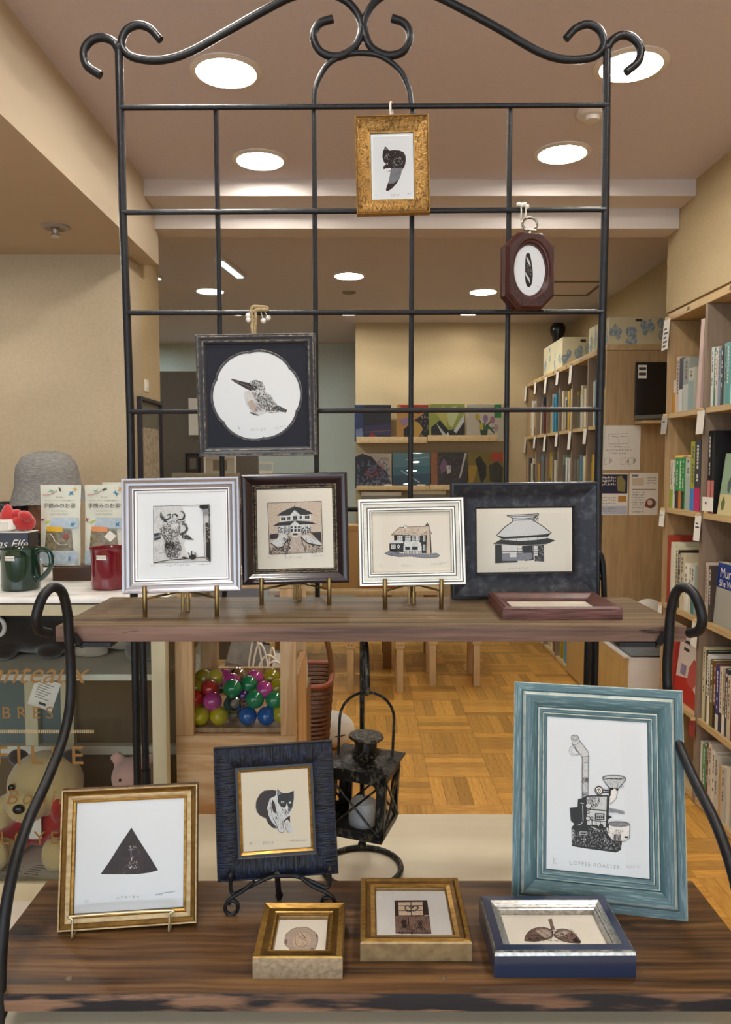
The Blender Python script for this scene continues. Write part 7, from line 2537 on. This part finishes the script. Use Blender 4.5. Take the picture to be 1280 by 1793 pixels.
def bag(label, x, y, z, w, h, m, yaw, tilt):
    t = thing('paper_bag', label, 'paper bag', Matrix.Translation((x, y, z)) @ Matrix.Rotation(R(yaw), 4, 'Z') @ Matrix.Rotation(R(tilt), 4, 'Y'), 'paper bags behind the capsule box')
    v = []
    for k, (s, d) in enumerate(((1, .05), (.98, .055), (.96, .02))):
        zz = (0, h * .5, h)[k]
        v += [(-w / 2 * s, -d, zz), (w / 2 * s, -d, zz), (w / 2 * s, d, zz), (-w / 2 * s, d, zz)]
    MB().add(v, [(3, 2, 1, 0)] + [(r * 4 + i, r * 4 + (i + 1) % 4, r * 4 + 4 + (i + 1) % 4, r * 4 + 4 + i) for r in range(2) for i in range(4)], m).build('bag_body', t, ang=0)
    for d in (-.02, .02):
        MB().tube(spline([(-w * .22, d, h - .03), (-w * .24, d, h + .03), (-w * .1, d * 2, h + .10), (w * .1, d * 2, h + .10), (w * .24, d, h + .03), (w * .22, d, h - .03)], 5), .0042, BAGW, 8).build('rope_handle', t)
    return t


bag('grey paper bag tipped over behind the capsule heap', -.47, 2.86, .668, .15, .17, BAGG, 8, 14)
bag('white paper bag with white rope handles behind the capsule heap', -.29, 2.87, .645, .12, .14, BAGW, -8, 3)
t = thing('rope_bundle', 'bundle of white rope loops hanging behind the toy capsules', 'rope', (-.375, 2.80, .642))
for k, (xa, xb, top, dy) in enumerate(((-.05, -.01, .21, 0), (-.035, .015, .19, -.012), (-.02, .07, .15, -.02), (.0, .10, .13, -.03), (.02, .045, .17, .01))):
    MB().tube(spline([(xa, dy, .0), (xa - .004, dy, top * .55), (xa + (xb - xa) * .3, dy + .01, top), (xa + (xb - xa) * .75, dy, top * .93), (xb + .006, dy - .006, top * .5), (xb + .012, dy, 0)], 6), .0036, CARD, 8).build('rope_loop', t)
WIC = mat('red_brown_wicker', '#4b2815', .5, col2='#6b3c21', scale=(60, 60, 60))
WIC2 = mat('tan_wicker', '#a4764a', .55)
bk_ = thing('wicker_basket', 'red-brown wicker basket with an arched handle beside the capsule box', 'basket', (-.345, 3.60, 0))


def rect_ring(w, d, z, k=28):
    o = []
    for i in range(k):
        a = 2 * math.pi * i / k
        c_, s_ = math.cos(a), math.sin(a)
        o.append((w * math.copysign(abs(c_) ** .35, c_), d * math.copysign(abs(s_) ** .35, s_), z))
    return o


for k in range(24):
    z = .012 + k * .0205
    f = k / 23
    MB().tube([(x + .003 * ((i + k) % 2), y, zz) for i, (x, y, zz) in enumerate(rect_ring(.150 + .032 * f, .17 + .04 * f, z))], .0095, WIC, 6, True).build('weave', bk_)
MB().box(-.14, .14, -.16, .16, .002, .012, WIC).build('base', bk_)
MB().tube([(p[0], p[1], .50) for p in rect_ring(.187, .214, 0)], .012, mat('rim_red_wicker', '#8f4a30', .5), 8, True).build('rim', bk_)
MB().box(-.155, .155, -.185, .185, .36, .37, mat('linen_lining', '#a99a6c', .9)).build('lining', bk_)
MB().tube(spline([(.175, .0, .44), (.18, 0, .56), (.15, 0, .69), (.07, 0, .76), (0, 0, .775), (-.07, 0, .76), (-.15, 0, .69), (-.18, 0, .56), (-.175, 0, .44)], 6), .013, mat('handle_wicker', '#6b4726', .5), 10).build('handle', bk_)
t = thing('floor_cushion', 'round white cushion on the floor behind the wicker basket', 'cushion', (-.205, 4.0, 0))
fuse(MB().ball((0, 0, .095), (.15, .14, .095), WPL, 20, 12), 'pad', t, .012)
MB().tube([(.05, -.132, .10), (.08, -.124, .101), (.10, -.112, .102)], .003, BPL, 6).build('stitch', t)
t = thing('paper_bundle', 'folded white cloth on the floor beside the wicker basket', 'cloth', (-.125, 3.30, 0))
MB().box(-.03, .03, -.06, .06, 0, .10, CARD, .012).build('fold', t)
MB().box(-.028, .028, -.056, .056, .10, .16, CARD, .012).build('fold', t)
STO = mat('pale_birch', '#c7ab80', .5, col2='#bb9d70', scale=(40, 40, 5))


def stool(label, x, y, w, d):
    t = thing('low_stool', label, 'stool', (x, y, 0), 'birch stools on the parquet')
    MB().box(-.01, w + .01, -.01, d + .01, .335, .36, STO, .004).build('seat', t)
    for a in (0, w - .045):
        for b2 in (0, d - .045):
            lg = MB().box(a, a + .045, b2, b2 + .045, 0, .30, STO, .002).build('leg', t)
            MB().box(a - .008, a + .053, b2 - .006, b2 + .05, .285, .335, STO, .002).build('leg_block', t)
            for dx in (.012, .033):
                MB().lathe([(.004, 0), (0, .0015)], TITLE, 8).xf(Matrix.Translation((a + dx, b2 - .006, .31)) @ Matrix.Rotation(R(90), 4, 'X')).build('screw', lg)
    return t


stool('birch stool with square legs behind the lantern hook', -.122, 4.98, .37, .34)
stool('birch stool farther along the parquet beside the first', .44 - .01, 5.1, .34, .34)
t = thing('low_table', 'long birch play table beyond the stools', 'table', (0, 5.75, 0))
MB().box(-.7, .55, -.25, .35, .55, .58, STO, .004).build('tabletop', t)
for x in (-.66, .13, .46):
    for y in (-.2, .25):
        MB().box(x, x + .06, y, y + .06, 0, .55, mat('table_leg_brown', '#8a6435', .55)).build('leg', t)
a = PY(665, 1040, 5.6)
t = thing('orange_box', 'rust orange box on the play table seen under the cream ribbed frame', 'box', (.0, 5.62, .58))
MB().box(-.03, .22, 0, .16, 0, .14, mat('rust_card', '#9a5a22', .6), .003).build('body', t)
MB().box(-.034, .224, -.004, .164, .12, .15, mat('rust_card_lid', '#a9672a', .6), .003).build('lid', t)
t = thing('tan_box', 'tall tan carton on the play table between the dark and cream frames', 'box', (-.16, 5.64, .58))
MB().box(-.16, .11, 0, .2, 0, .44, mat('tan_card', '#a98450', .7), .003).build('body', t)
MB().box(-.164, .114, -.004, .204, .42, .46, mat('tan_card', '#a98450', .7), .003).build('lid', t)
t = thing('flyer_stack', 'stack of cream flyers on the lid of the capsule box', 'paper stack', (-.37, 1.96, zs_(1.150) + .0005))
for k in range(4):
    MB().box(-.07 + .004 * k, .07 + .004 * k, -.05, .05, .002 * k, .002 * k + .0018, CREAMP).build('flyer', t, ang=0)
